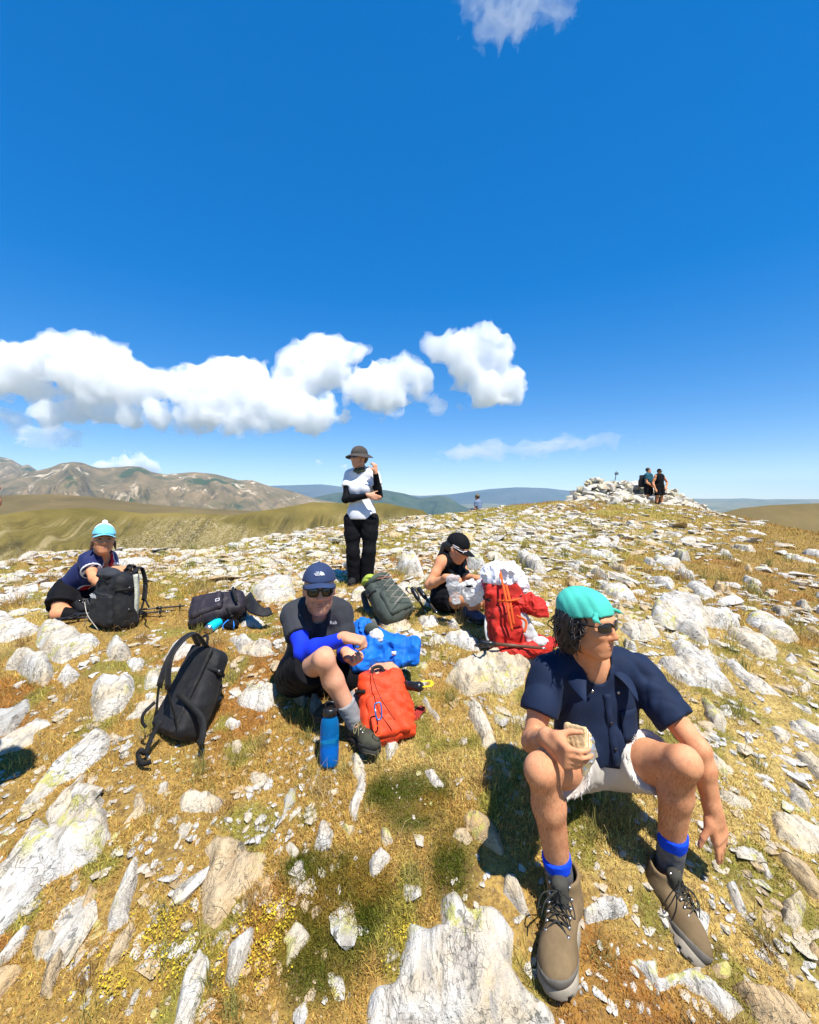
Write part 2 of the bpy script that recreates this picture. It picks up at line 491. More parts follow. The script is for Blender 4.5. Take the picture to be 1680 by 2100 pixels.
def ridge_range(name, pts, mat, label, front, back, depth_front, depth_back, rough, nu=220, nv=60, seed=0, gully=1.0, prof=1.35, fine=None):
    """a hill or range: crest line through real points, flanks falling towards and away from the viewer.
    pts: (px, py, distance) of the crest; front/back: fall in metres of the two flanks; depth_*: flank lengths."""
    c = np.array([P(*p) for p in pts])
    s = np.concatenate([[0], np.cumsum(np.linalg.norm(np.diff(c[:, :2], axis=0), axis=1))])
    u = np.linspace(0, s[-1], nu)
    cx = np.interp(u, s, c[:, 0]); cy = np.interp(u, s, c[:, 1]); cz = np.interp(u, s, c[:, 2])
    k = max(3, nu // 70)
    ker = np.ones(k) / k
    czs = np.convolve(np.pad(cz, k, mode='edge'), ker, mode='same')[k:-k]
    cz = 0.5 * cz + 0.5 * czs
    v = np.concatenate([-np.linspace(1, 0, nv) ** prof, np.linspace(0, 1, nv // 2)[1:] ** 1.3])
    U, Vv = np.meshgrid(u, v, indexing='ij')
    rr = np.hypot(cx, cy)
    nx, ny = cx / rr, cy / rr
    off = np.where(Vv < 0, Vv * depth_front, Vv * depth_back)
    X = cx[:, None] + nx[:, None] * off; Y = cy[:, None] + ny[:, None] * off
    a = np.abs(Vv)
    fall = np.where(Vv < 0, front, back) * (0.75 * a + 0.25 * a * a)
    L = s[-1] / 9.0
    gl = fbm(U / L * 1.3 + 0.6 * fbm(X / L, Y / L, 0, 2, seed + 5), Vv * 1.3, 0.0, 4, seed)
    gl = 1 - 2 * np.abs(gl)
    w = np.clip(a * 3.0, 0, 1)
    Z = cz[:, None] - fall + w * gully * rough * (gl - 0.85) + rough * 0.35 * fbm(X / L * 3, Y / L * 3, 0, 4, seed + 2) * np.clip(a * 6 + 0.12, 0, 1)
    if fine:
        for L2, am in fine:
            gg = 1 - 2 * np.abs(fbm((cx[:, None] + 0 * X) / L2 + 1.2 * fbm(X / L2 / 2, Y / L2 / 2, 0, 2, seed + 8), a * depth_front / L2 * .35, 0, 3, seed + 13))
            Z = Z + am * (gg - .9) * np.clip(a * 3 - .1, 0, 1) * np.clip(.35 + 1.3 * fbm(X / 45, Y / 45, 0, 2, seed + 14), 0, 1)
    n, m = X.shape
    o = np.array([cx.mean(), cy.mean(), cz.mean()])
    VV = np.stack([X, Y, Z], -1).reshape(-1, 3) - o
    i = np.arange(n - 1)[:, None]; j = np.arange(m - 1)[None]
    q = i * m + j
    Fq = np.stack([q, q + m, q + m + 1, q + 1], -1).reshape(-1, 4)
    ob = link(name, mesh_np(name, VV, Fq), mat, loc=tuple(o))
    tag(ob, label, 'mountain' if name == 'mountain' else 'hill', kind='structure')
    return ob

M_HILL = mat_hill('dry_grass_hill', (0.098, 0.080, 0.022), (0.19, 0.143, 0.041), (0.30, 0.23, 0.12), (0.10, 0.09, 0.022), 34, 0.70, 0.62, (1, 1, 1), (0.8, 0.55, 1.1), 1.5)
M_PLAT = mat_hill('dry_plateau', (0.110, 0.082, 0.032), (0.165, 0.120, 0.047), (0.38, 0.28, 0.16), (0.13, 0.12, 0.035), 90, 0.66, 0.62, bump=3.0)
M_MOUNT = mat_hill('alpine_mountain', (0.095, 0.078, 0.028), (0.235, 0.165, 0.078), (0.56, 0.45, 0.31), (0.035, 0.060, 0.014), 260, 0.585, 0.555, (1.0, 1.0, 0.22), bump=40.0)
M_BLUE = mat_hill('forested_ridge', (0.03, 0.05, 0.025), (0.07, 0.085, 0.045), (0.30, 0.27, 0.22), (0.03, 0.06, 0.02), 500, 0.68, 0.6, bump=30.0)
M_FAR = mat_hill('far_range', (0.05, 0.06, 0.05), (0.10, 0.10, 0.08), (0.3, 0.3, 0.3), (0.05, 0.07, 0.04), 1500, 0.78, 0.6, bump=50.0)

ridge_range('hill', [(-420, 1075, 120), (-160, 1058, 150), (0, 1057, 165), (89, 1045, 180), (164, 1042, 185), (253, 1048, 190), (298, 1054, 190), (357, 1052, 195), (480, 1056, 205), (587, 1040, 215), (640, 1030, 220), (707, 1031, 222), (787, 1032, 220), (867, 1046, 205), (893, 1066, 190), (960, 1100, 170)],
            M_HILL, 'olive and tan grassy hill with rocky gullies behind the woman in the blue cap', 62, 40, 105, 160, 7.5, 400, 90, 3, fine=((21, 6.5), (7, 1.6)))
ridge_range('hill', [(-300, 1012, 640), (0, 1016, 700), (100, 1013, 720), (200, 1019, 740), (300, 1034, 760), (420, 1043, 790), (560, 1050, 820), (700, 1062, 850), (900, 1090, 870)],
            M_PLAT, 'flat brown plateau between the near hill and the left mountains', 60, 60, 420, 500, 5, 150, 36, 11, 0.6)
ridge_range('mountain', [(-260, 940, 4700), (-60, 928, 4700), (0, 937, 4700), (22, 941, 4700), (45, 955, 4700), (58, 952, 4700), (78, 966, 4700), (120, 985, 4700), (220, 1010, 4700)],
            M_MOUNT, 'bare pinkish peak at the left edge behind the rounded mountain', 420, 420, 1700, 1500, 70, 160, 70, 21)
ridge_range('mountain', [(-300, 1000, 3300), (-120, 988, 3350), (0, 982, 3400), (60, 968, 3450), (100, 960, 3500), (125, 950, 3500), (150, 947, 3500), (172, 950, 3500), (190, 958, 3520), (205, 961, 3540), (260, 956, 3600), (290, 958, 3600), (312, 968, 3650), (340, 972, 3700), (400, 968, 3800), (440, 972, 3850), (490, 985, 3900), (515, 984, 3900), (560, 999, 4000), (600, 1007, 4050), (645, 1022, 4100), (700, 1032, 4150), (760, 1052, 4200)],
            M_MOUNT, 'rounded brown mountain range with pale scree on the left skyline', 430, 380, 2000, 1600, 120, 380, 90, 31, 1.0, fine=((260, 60.0), (90, 18.0)))
ridge_range('mountain', [(560, 1040, 5600), (680, 1012, 5600), (760, 1003, 5500), (790, 1005, 5500), (830, 1012, 5450), (860, 1021, 5400), (900, 1017, 5300), (920, 1019, 5300), (942, 1034, 5200), (968, 1046, 5100), (1000, 1062, 5000), (1060, 1090, 5000)],
            M_BLUE, 'blue green forested ridge behind the standing woman', 480, 380, 2000, 1200, 90, 200, 55, 41)
ridge_range('mountain', [(300, 1010, 11500), (560, 996, 11800), (660, 993, 12000), (700, 998, 12000), (760, 1008, 12000), (860, 1017, 12000), (920, 1014, 12000), (1000, 1003, 11800), (1060, 999, 11800), (1120, 1001, 11800), (1170, 1007, 11800), (1230, 1022, 11800), (1330, 1034, 12000), (1400, 1030, 12000), (1440, 1027, 12000), (1500, 1034, 12000), (1600, 1044, 12000), (1900, 1040, 12000)],
            M_FAR, 'distant blue mountain range fading into haze along the horizon', 420, 300, 2500, 1200, 70, 300, 40, 51)
ridge_range('hill', [(1330, 1110, 300), (1420, 1076, 320), (1480, 1052, 330), (1520, 1042, 340), (1580, 1036, 350), (1680, 1032, 360), (1800, 1030, 370), (2000, 1034, 380)],
            M_PLAT, 'smooth olive brown hill beyond the right brink of the summit', 60, 60, 170, 200, 3, 150, 36, 61, 0.6)

# air: one closed box round everything
def build_haze():
    t = NT('haze_air')
    pv = t.n('VolumePrincipled')
    pv.inputs['Color'].default_value = (0.38, 0.66, 1.0, 1)
    pv.inputs['Density'].default_value = 4.4e-5
    pv.inputs['Anisotropy'].default_value = -0.2
    t.l(pv.outputs[0], t.out.inputs['Volume'])
    s = 14200.0; lo = -430.0; hi = 520.0
    V = [(x, y, z) for z in (lo, hi) for x, y in ((-s, -s), (s, -s), (s, s), (-s, s))]
    Fc = [(3, 2, 1, 0), (4, 5, 6, 7), (0, 1, 5, 4), (1, 2, 6, 5), (2, 3, 7, 6), (3, 0, 4, 7)]
    o = link('haze', mesh_np('haze', V, Fc, False), t.m)
    tag(o, 'thin blue mountain haze in the air over the valleys', 'haze', kind='stuff')
HAZE = True
if HAZE: build_haze()
# ================================================================== SOLID MODELLING (distance fields -> meshes)
def smin(a, b, k):
    if k <= 0: return np.minimum(a, b)
    h = np.maximum(k - np.abs(a - b), 0.0) / k
    return np.minimum(a, b) - h * h * k * 0.25

def sd_cone(a, b, ra, rb):
    a = np.asarray(a, float); b = np.asarray(b, float)
    ba = b - a; L2 = max(float(ba @ ba), 1e-12)
    def f(X, Y, Z):
        x = X - a[0]; y = Y - a[1]; z = Z - a[2]
        t = np.clip((x * ba[0] + y * ba[1] + z * ba[2]) / L2, 0, 1)
        return np.sqrt((x - t * ba[0]) ** 2 + (y - t * ba[1]) ** 2 + (z - t * ba[2]) ** 2) - (ra + t * (rb - ra))
    r = max(ra, rb)
    return f, np.minimum(a, b) - r, np.maximum(a, b) + r

def sd_ell(c, M, rad):
    c = np.asarray(c, float); rad = np.asarray(rad, float)
    M = np.eye(3) if M is None else np.asarray(M, float)
    def f(X, Y, Z):
        x = X - c[0]; y = Y - c[1]; z = Z - c[2]
        u = (x * M[0, 0] + y * M[0, 1] + z * M[0, 2]) / rad[0]
        v = (x * M[1, 0] + y * M[1, 1] + z * M[1, 2]) / rad[1]
        w = (x * M[2, 0] + y * M[2, 1] + z * M[2, 2]) / rad[2]
        k0 = np.sqrt(u * u + v * v + w * w)
        k1 = np.sqrt((u / rad[0]) ** 2 + (v / rad[1]) ** 2 + (w / rad[2]) ** 2)
        return k0 * (k0 - 1.0) / np.maximum(k1, 1e-9)
    e = np.sqrt(((M * rad[:, None]) ** 2).sum(0))
    return f, c - e, c + e

def sd_box(c, M, half, rnd=0.0, taper=0.0):
    c = np.asarray(c, float); half = np.asarray(half, float)
    M = np.eye(3) if M is None else np.asarray(M, float)
    def f(X, Y, Z):
        x = X - c[0]; y = Y - c[1]; z = Z - c[2]
        u = x * M[0, 0] + y * M[0, 1] + z * M[0, 2]
        v = x * M[1, 0] + y * M[1, 1] + z * M[1, 2]
        w = x * M[2, 0] + y * M[2, 1] + z * M[2, 2]
        s = 1.0 - taper * np.clip(w / half[2], -1, 1) if taper else 1.0
        qx = np.abs(u) - (half[0] * s - rnd); qy = np.abs(v) - (half[1] * s - rnd); qz = np.abs(w) - (half[2] - rnd)
        o = np.sqrt(np.maximum(qx, 0) ** 2 + np.maximum(qy, 0) ** 2 + np.maximum(qz, 0) ** 2)
        return o + np.minimum(np.maximum(qx, np.maximum(qy, qz)), 0) - rnd
    e = np.abs(M * half[:, None] * (1 + abs(taper))).sum(0)
    return f, c - e, c + e

class Field:
    def __init__(self, lo, hi, h):
        self.h = h
        self.lo = np.asarray(lo, float) - 3 * h
        n = np.ceil((np.asarray(hi, float) + 3 * h - self.lo) / h).astype(int) + 1
        self.ax = [self.lo[i] + h * np.arange(n[i]) for i in range(3)]
        self.F = np.full(n, 0.3, dtype=np.float32)
    @staticmethod
    def around(prims, h, pad=0.03):
        lo = np.min([p[1] for p in prims], axis=0) - pad
        hi = np.max([p[2] for p in prims], axis=0) + pad
        return Field(lo, hi, h)
    def _sl(self, lo, hi, pad):
        s = []
        for i in range(3):
            a = int(np.clip(np.floor((lo[i] - pad - self.lo[i]) / self.h), 0, self.F.shape[i]))
            b = int(np.clip(np.ceil((hi[i] + pad - self.lo[i]) / self.h) + 1, 0, self.F.shape[i]))
            s.append(slice(a, b))
        return tuple(s)
    def grid(self, s):
        return (self.ax[0][s[0]][:, None, None], self.ax[1][s[1]][None, :, None], self.ax[2][s[2]][None, None, :])
    def add(self, prim, k=0.0, off=0.0, pad=None):
        f, lo, hi = prim
        pad = (k + abs(off) + 4 * self.h + 0.012) if pad is None else pad
        s = self._sl(lo, hi, pad)
        if any(q.stop <= q.start for q in s): return self
        d = (f(*self.grid(s)) - off).astype(np.float32)
        self.F[s] = smin(self.F[s], d, k)
        return self
    def sub(self, prim, k=0.0, off=0.0):
        f, lo, hi = prim
        s = self._sl(lo, hi, k + 4 * self.h)
        if any(q.stop <= q.start for q in s): return self
        d = (f(*self.grid(s)) - off).astype(np.float32)
        self.F[s] = -smin(-self.F[s], d, k)
        return self
    def cut(self, pt, n, k=0.0):
        """remove everything on the side n points to"""
        n = np.asarray(n, float); n = n / np.linalg.norm(n)
        X, Y, Z = self.ax[0][:, None, None], self.ax[1][None, :, None], self.ax[2][None, None, :]
        d = ((X - pt[0]) * n[0] + (Y - pt[1]) * n[1] + (Z - pt[2]) * n[2]).astype(np.float32)
        self.F = np.maximum(self.F, d) if k <= 0 else -smin(-self.F, -d, k)
        return self
    def cut_local(self, pt, n, c, r):
        """the same, only inside the ball (c, r)"""
        n = np.asarray(n, float); n = n / np.linalg.norm(n); c = np.asarray(c, float)
        s = self._sl(c - r, c + r, 0)
        X, Y, Z = self.grid(s)
        d = (X - pt[0]) * n[0] + (Y - pt[1]) * n[1] + (Z - pt[2]) * n[2]
        ball = np.sqrt((X - c[0]) ** 2 + (Y - c[1]) ** 2 + (Z - c[2]) ** 2) - r
        reg = np.minimum(d, -ball)                     # >0 where removed
        self.F[s] = np.maximum(self.F[s], reg.astype(np.float32))
        return self
    def shell(self, th):
        th = max(th, 2.3 * self.h)
        self.F = np.maximum(self.F, -(self.F + th))
        return self
    def ripple(self, amp, freq, seed=0, oct=3, stretch=(1, 1, 1), band=0.05):
        m = np.abs(self.F) < band
        i, j, k = np.nonzero(m)
        x = self.ax[0][i]; y = self.ax[1][j]; z = self.ax[2][k]
        self.F[m] += amp * fbm(x * freq * stretch[0], y * freq * stretch[1], z * freq * stretch[2], oct, seed)
        return self
    def crumple(self, amp, freq, seed=0, band=0.06, stretch=(1, 1, 1)):
        """sharp creases and facets, as in crushed film or nylon"""
        m = np.abs(self.F) < band
        i, j, k = np.nonzero(m)
        x = self.ax[0][i] * stretch[0]; y = self.ax[1][j] * stretch[1]; z = self.ax[2][k] * stretch[2]
        n = np.zeros(len(x), dtype=np.float32)
        for o, a in ((1.0, 1.0), (2.3, 0.5), (5.1, 0.22)):
            n += a * (1 - 2.6 * np.abs(noise3(x * freq * o + 3.1, y * freq * o, z * freq * o, seed + int(o * 3))))
        self.F[m] -= amp * n
        return self
    def mesh(self, name, smooth=True, soften=0):
        F = self.F; h = self.h
        s = F < 0
        c = np.zeros(tuple(q - 1 for q in F.shape), dtype=np.int8)
        for a in (0, 1):
            for b in (0, 1):
                for d in (0, 1):
                    c += s[a:F.shape[0] - 1 + a, b:F.shape[1] - 1 + b, d:F.shape[2] - 1 + d]
        act = (c > 0) & (c < 8)
        I, J, K = np.nonzero(act)
        idx = np.full(c.shape, -1, dtype=np.int32)
        idx[act] = np.arange(len(I), dtype=np.int32)
        acc = np.zeros((len(I), 3)); cnt = np.zeros(len(I))
        for ax in range(3):
            o1, o2 = [q for q in range(3) if q != ax]
            for u in (0, 1):
                for w in (0, 1):
                    A = [0, 0, 0]; A[o1] = u; A[o2] = w
                    B = list(A); B[ax] = 1
                    fa = F[I + A[0], J + A[1], K + A[2]]; fb = F[I + B[0], J + B[1], K + B[2]]
                    m = (fa < 0) != (fb < 0)
                    t = np.where(m, fa / np.where(m, fa - fb, 1), 0)
                    pos = np.zeros((len(I), 3)); pos[:] = A
                    pos[:, ax] += t
                    acc += pos * m[:, None]; cnt += m
        V = self.lo + h * (np.stack([I, J, K], 1) + acc / cnt[:, None])
        faces = []
        for ax in range(3):
            o1, o2 = [(1, 2), (2, 0), (0, 1)][ax]
            sl0 = [slice(None)] * 3; sl1 = [slice(None)] * 3
            sl0[ax] = slice(0, -1); sl1[ax] = slice(1, None)
            sa = s[tuple(sl0)]; sb = s[tuple(sl1)]
            ch = sa != sb
            i3 = np.nonzero(ch)
            ok = (i3[o1] > 0) & (i3[o2] > 0) & (i3[o1] < F.shape[o1] - 1) & (i3[o2] < F.shape[o2] - 1)
            i3 = tuple(q[ok] for q in i3)
            inside = sa[i3]
            def cell(du, dw):
                q = [None] * 3
                q[ax] = i3[ax]; q[o1] = i3[o1] - du; q[o2] = i3[o2] - dw
                return idx[q[0], q[1], q[2]]
            quad = np.stack([cell(1, 1), cell(0, 1), cell(0, 0), cell(1, 0)], 1)
            quad[~inside] = quad[~inside][:, ::-1]
            faces.append(quad)
        Fq = np.concatenate(faces)
        for _ in range(soften):
            S = np.zeros_like(V); N = np.zeros(len(V))
            for a, b in ((0, 1), (1, 2), (2, 3), (3, 0)):
                np.add.at(S, Fq[:, a], V[Fq[:, b]]); np.add.at(N, Fq[:, a], 1)
                np.add.at(S, Fq[:, b], V[Fq[:, a]]); np.add.at(N, Fq[:, b], 1)
            V = 0.45 * V + 0.55 * S / np.maximum(N, 1)[:, None]
        return mesh_np(name, V, Fq, smooth)

def tube_arrays(pts, rad, seg=6, closed=False, flat=None):
    """tube along points; rad number or list; flat=(normal vector, thickness ratio) makes a strap"""
    pts = np.asarray(pts, float); n = len(pts)
    rad = np.full(n, rad) if np.isscalar(rad) else np.asarray(rad, float)
    tang = np.gradient(pts, axis=0)
    if closed: tang = np.roll(pts, -1, 0) - np.roll(pts, 1, 0)
    tang /= np.maximum(np.linalg.norm(tang, axis=1), 1e-9)[:, None]
    up = np.array([0.13, 0.21, 0.97]) if flat is None else np.asarray(flat[0], float)
    V = []
    prev = None
    for i in range(n):
        if prev is None or flat is not None:
            a = np.cross(up, tang[i]) if flat is None or len(flat) < 3 else np.asarray(flat[2], float) - tang[i] * (np.asarray(flat[2], float) @ tang[i])
            if np.linalg.norm(a) < 1e-4: a = np.cross([1, 0.1, 0], tang[i])
        else:
            a = prev - tang[i] * (prev @ tang[i])
        a = a / max(np.linalg.norm(a), 1e-9); prev = a
        b = np.cross(tang[i], a)
        kb = 1.0 if flat is None else flat[1]
        if flat is not None and seg == 4:
            for q, w in ((-1, -1), (1, -1), (1, 1), (-1, 1)):
                V.append(pts[i] + rad[i] * (a * q + b * w * kb))
        else:
            for q in range(seg):
                th = 2 * math.pi * q / seg
                V.append(pts[i] + rad[i] * (a * math.cos(th) + b * math.sin(th) * kb))
    Fq = []
    m = n if closed else n - 1
    for i in range(m):
        i2 = (i + 1) % n
        for q in range(seg):
            q2 = (q + 1) % seg
            Fq.append((i * seg + q, i * seg + q2, i2 * seg + q2, i2 * seg + q))
    if not closed:
        Fq.append(tuple(range(seg))[::-1]); Fq.append(tuple((n - 1) * seg + q for q in range(seg)))
    return V, Fq

class MB:
    """collects pieces into one mesh"""
    def __init__(self): self.V = []; self.F = []
    def add(self, V, F):
        o = len(self.V)
        self.V.extend([tuple(v) for v in V]); self.F.extend([tuple(o + i for i in f) for f in F])
        return self
    def tube(self, pts, rad, seg=6, **k): return self.add(*tube_arrays(pts, rad, seg, **k))
    def strap(self, pts, width, normal, th=0.18, seg=4): return self.add(*tube_arrays(pts, width / 2, seg, flat=(normal, th)))
    def box(self, c, half, M=None):
        c = np.asarray(c, float); M = np.eye(3) if M is None else np.asarray(M, float)
        V = [c + M.T @ (np.array([x, y, z]) * half) for z in (-1, 1) for x, y in ((-1, -1), (1, -1), (1, 1), (-1, 1))]
        return self.add(V, [(3, 2, 1, 0), (4, 5, 6, 7), (0, 1, 5, 4), (1, 2, 6, 5), (2, 3, 7, 6), (3, 0, 4, 7)])
    def mesh(self, name, smooth=True): return mesh_np(name, self.V, self.F, smooth)

def spline(pts, n=24, closed=False):
    """Catmull-Rom through points"""
    p = np.asarray(pts, float)
    if closed: q = np.vstack([p[-1:], p, p[:2]])
    else: q = np.vstack([2 * p[0] - p[1], p, 2 * p[-1] - p[-2]])
    m = len(q) - 3
    t = np.linspace(0, m, n, endpoint=not closed)
    out = []
    for s in t:
        i = min(int(s), m - 1); f = s - i
        a, b, c, d = q[i], q[i + 1], q[i + 2], q[i + 3]
        out.append(0.5 * ((2 * b) + (c - a) * f + (2 * a - 5 * b + 4 * c - d) * f * f + (3 * b - a - 3 * c + d) * f ** 3))
    return np.array(out)

def frame(right=None, up=None, fwd=None):
    """orthonormal rows (right, up, forward)"""
    if fwd is not None:
        f = np.asarray(fwd, float); f = f / np.linalg.norm(f)
        u = np.asarray(up, float); u = u - f * (u @ f); u /= np.linalg.norm(u)
        return np.array([np.cross(f, u), u, f])
    r = np.asarray(right, float); r /= np.linalg.norm(r)
    u = np.asarray(up, float); u = u - r * (u @ r); u /= np.linalg.norm(u)
    return np.array([r, u, np.cross(u, r)])
# ================================================================== ROCKS
M_ROCK = mat_rock('lichen_rock')
M_ROCK_W = mat_rock('lichen_stone', True)
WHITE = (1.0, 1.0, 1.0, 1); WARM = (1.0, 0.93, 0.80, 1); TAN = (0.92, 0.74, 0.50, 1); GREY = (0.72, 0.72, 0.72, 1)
ROCK_POLYS = []      # (polygon Nx2 on the ground) for keeping grass and loose stones off

def poly_dist(x, y, poly):
    """signed distance (positive inside) of points to a polygon"""
    d = np.full(x.shape, 1e9); inside = np.zeros(x.shape, bool)
    n = len(poly)
    for i in range(n):
        ax, ay = poly[i]; bx, by = poly[(i + 1) % n]
        ex, ey = bx - ax, by - ay
        t = np.clip(((x - ax) * ex + (y - ay) * ey) / max(ex * ex + ey * ey, 1e-12), 0, 1)
        d = np.minimum(d, (x - ax - t * ex) ** 2 + (y - ay - t * ey) ** 2)
        c = ((ay > y) != (by > y)) & (x < (bx - ax) * (y - ay) / (by - ay + 1e-12) + ax)
        inside ^= c
    return np.where(inside, 1, -1) * np.sqrt(d)

def slab_rock(px_outline, h, label, tint=WHITE, seed=0, tilt=(0, 0), outline=None):
    """an outcrop with a traced ground outline, real thickness and broken, layered top"""
    g = np.array([on_ground(*p)[:2] for p in px_outline]) if px_outline is not None else np.asarray(outline, float)
    ROCK_POLYS.append(g)
    c = g.mean(0)
    loc = g - c
    ext = loc.max(0) - loc.min(0)
    size = float(max(ext))
    res = float(np.clip(size / 46, 0.0052, 0.03))
    pad = 0.04 + 0.04 * size
    xs = np.arange(loc[:, 0].min() - pad, loc[:, 0].max() + pad, res)
    ys = np.arange(loc[:, 1].min() - pad, loc[:, 1].max() + pad, res)
    X, Y = np.meshgrid(xs, ys, indexing='ij')
    wx = X + c[0]; wy = Y + c[1]
    s = seed + 100
    warp = min(0.035, 0.10 * size)
    dx = warp * fbm(wx * 9, wy * 9, 1.7, 3, s); dy = warp * fbm(wx * 9, wy * 9, 5.1, 3, s + 3)
    dist = poly_dist(X + dx, Y + dy, loc)
    ew = min(0.035 + 0.35 * h, 0.30 * min(ext))
    edge = np.clip(dist / ew, -1.5, 1)
    prof = np.where(edge > 0, 1 - (1 - np.clip(edge, 0, 1)) ** 2.2, edge * 1.6)
    # layers split along the foliation (Y) and broken steps
    lay = fbm(wx * 10 + 0.8 * fbm(wx * 3, wy * 3, 2, 2, s + 9), wy * 1.5, 0.3, 4, s + 5)
    step = np.floor(lay * 3.2 + 0.5) / 3.2
    top = h * (0.82 + 0.30 * fbm(wx * 2.2, wy * 2.2, 0, 2, s + 1)) * prof
    top = top + np.clip(prof, 0, 1) * (0.34 * h * step + 0.013 * fbm(wx * 34, wy * 13, 0, 4, s + 7) + 0.10 * h * (1 - 2.4 * np.abs(fbm(wx * 9, wy * 5, 0, 3, s + 31)))) + tilt[0] * X * np.clip(prof, 0, 1) + tilt[1] * Y * np.clip(prof, 0, 1)
    crack = np.abs(fbm(wx * 4.2 + 1.3, wy * 2.6, 0.0, 3, s + 21))
    top = top - np.clip(prof, 0, 1) * 0.30 * h * np.exp(-(crack / 0.025) ** 2)
    Z = ground(wx, wy) + top - 0.012
    keep = dist > -(0.025 + 0.02 * size)
    n, m = X.shape
    q = np.arange(n * m).reshape(n, m)
    kq = keep[:-1, :-1] & keep[1:, :-1] & keep[1:, 1:] & keep[:-1, 1:]
    Fq = np.stack([q[:-1, :-1], q[1:, :-1], q[1:, 1:], q[:-1, 1:]], -1)[kq]
    used = np.unique(Fq)
    remap = np.full(n * m, -1); remap[used] = np.arange(len(used))
    zc = gz(*c)
    V = np.stack([X, Y, Z - zc], -1).reshape(-1, 3)[used]
    me = mesh_np('rock', V, remap[Fq], True)
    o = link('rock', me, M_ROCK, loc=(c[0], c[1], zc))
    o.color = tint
    tag(o, label, 'rock', 'rocks in the summit turf')
    return o

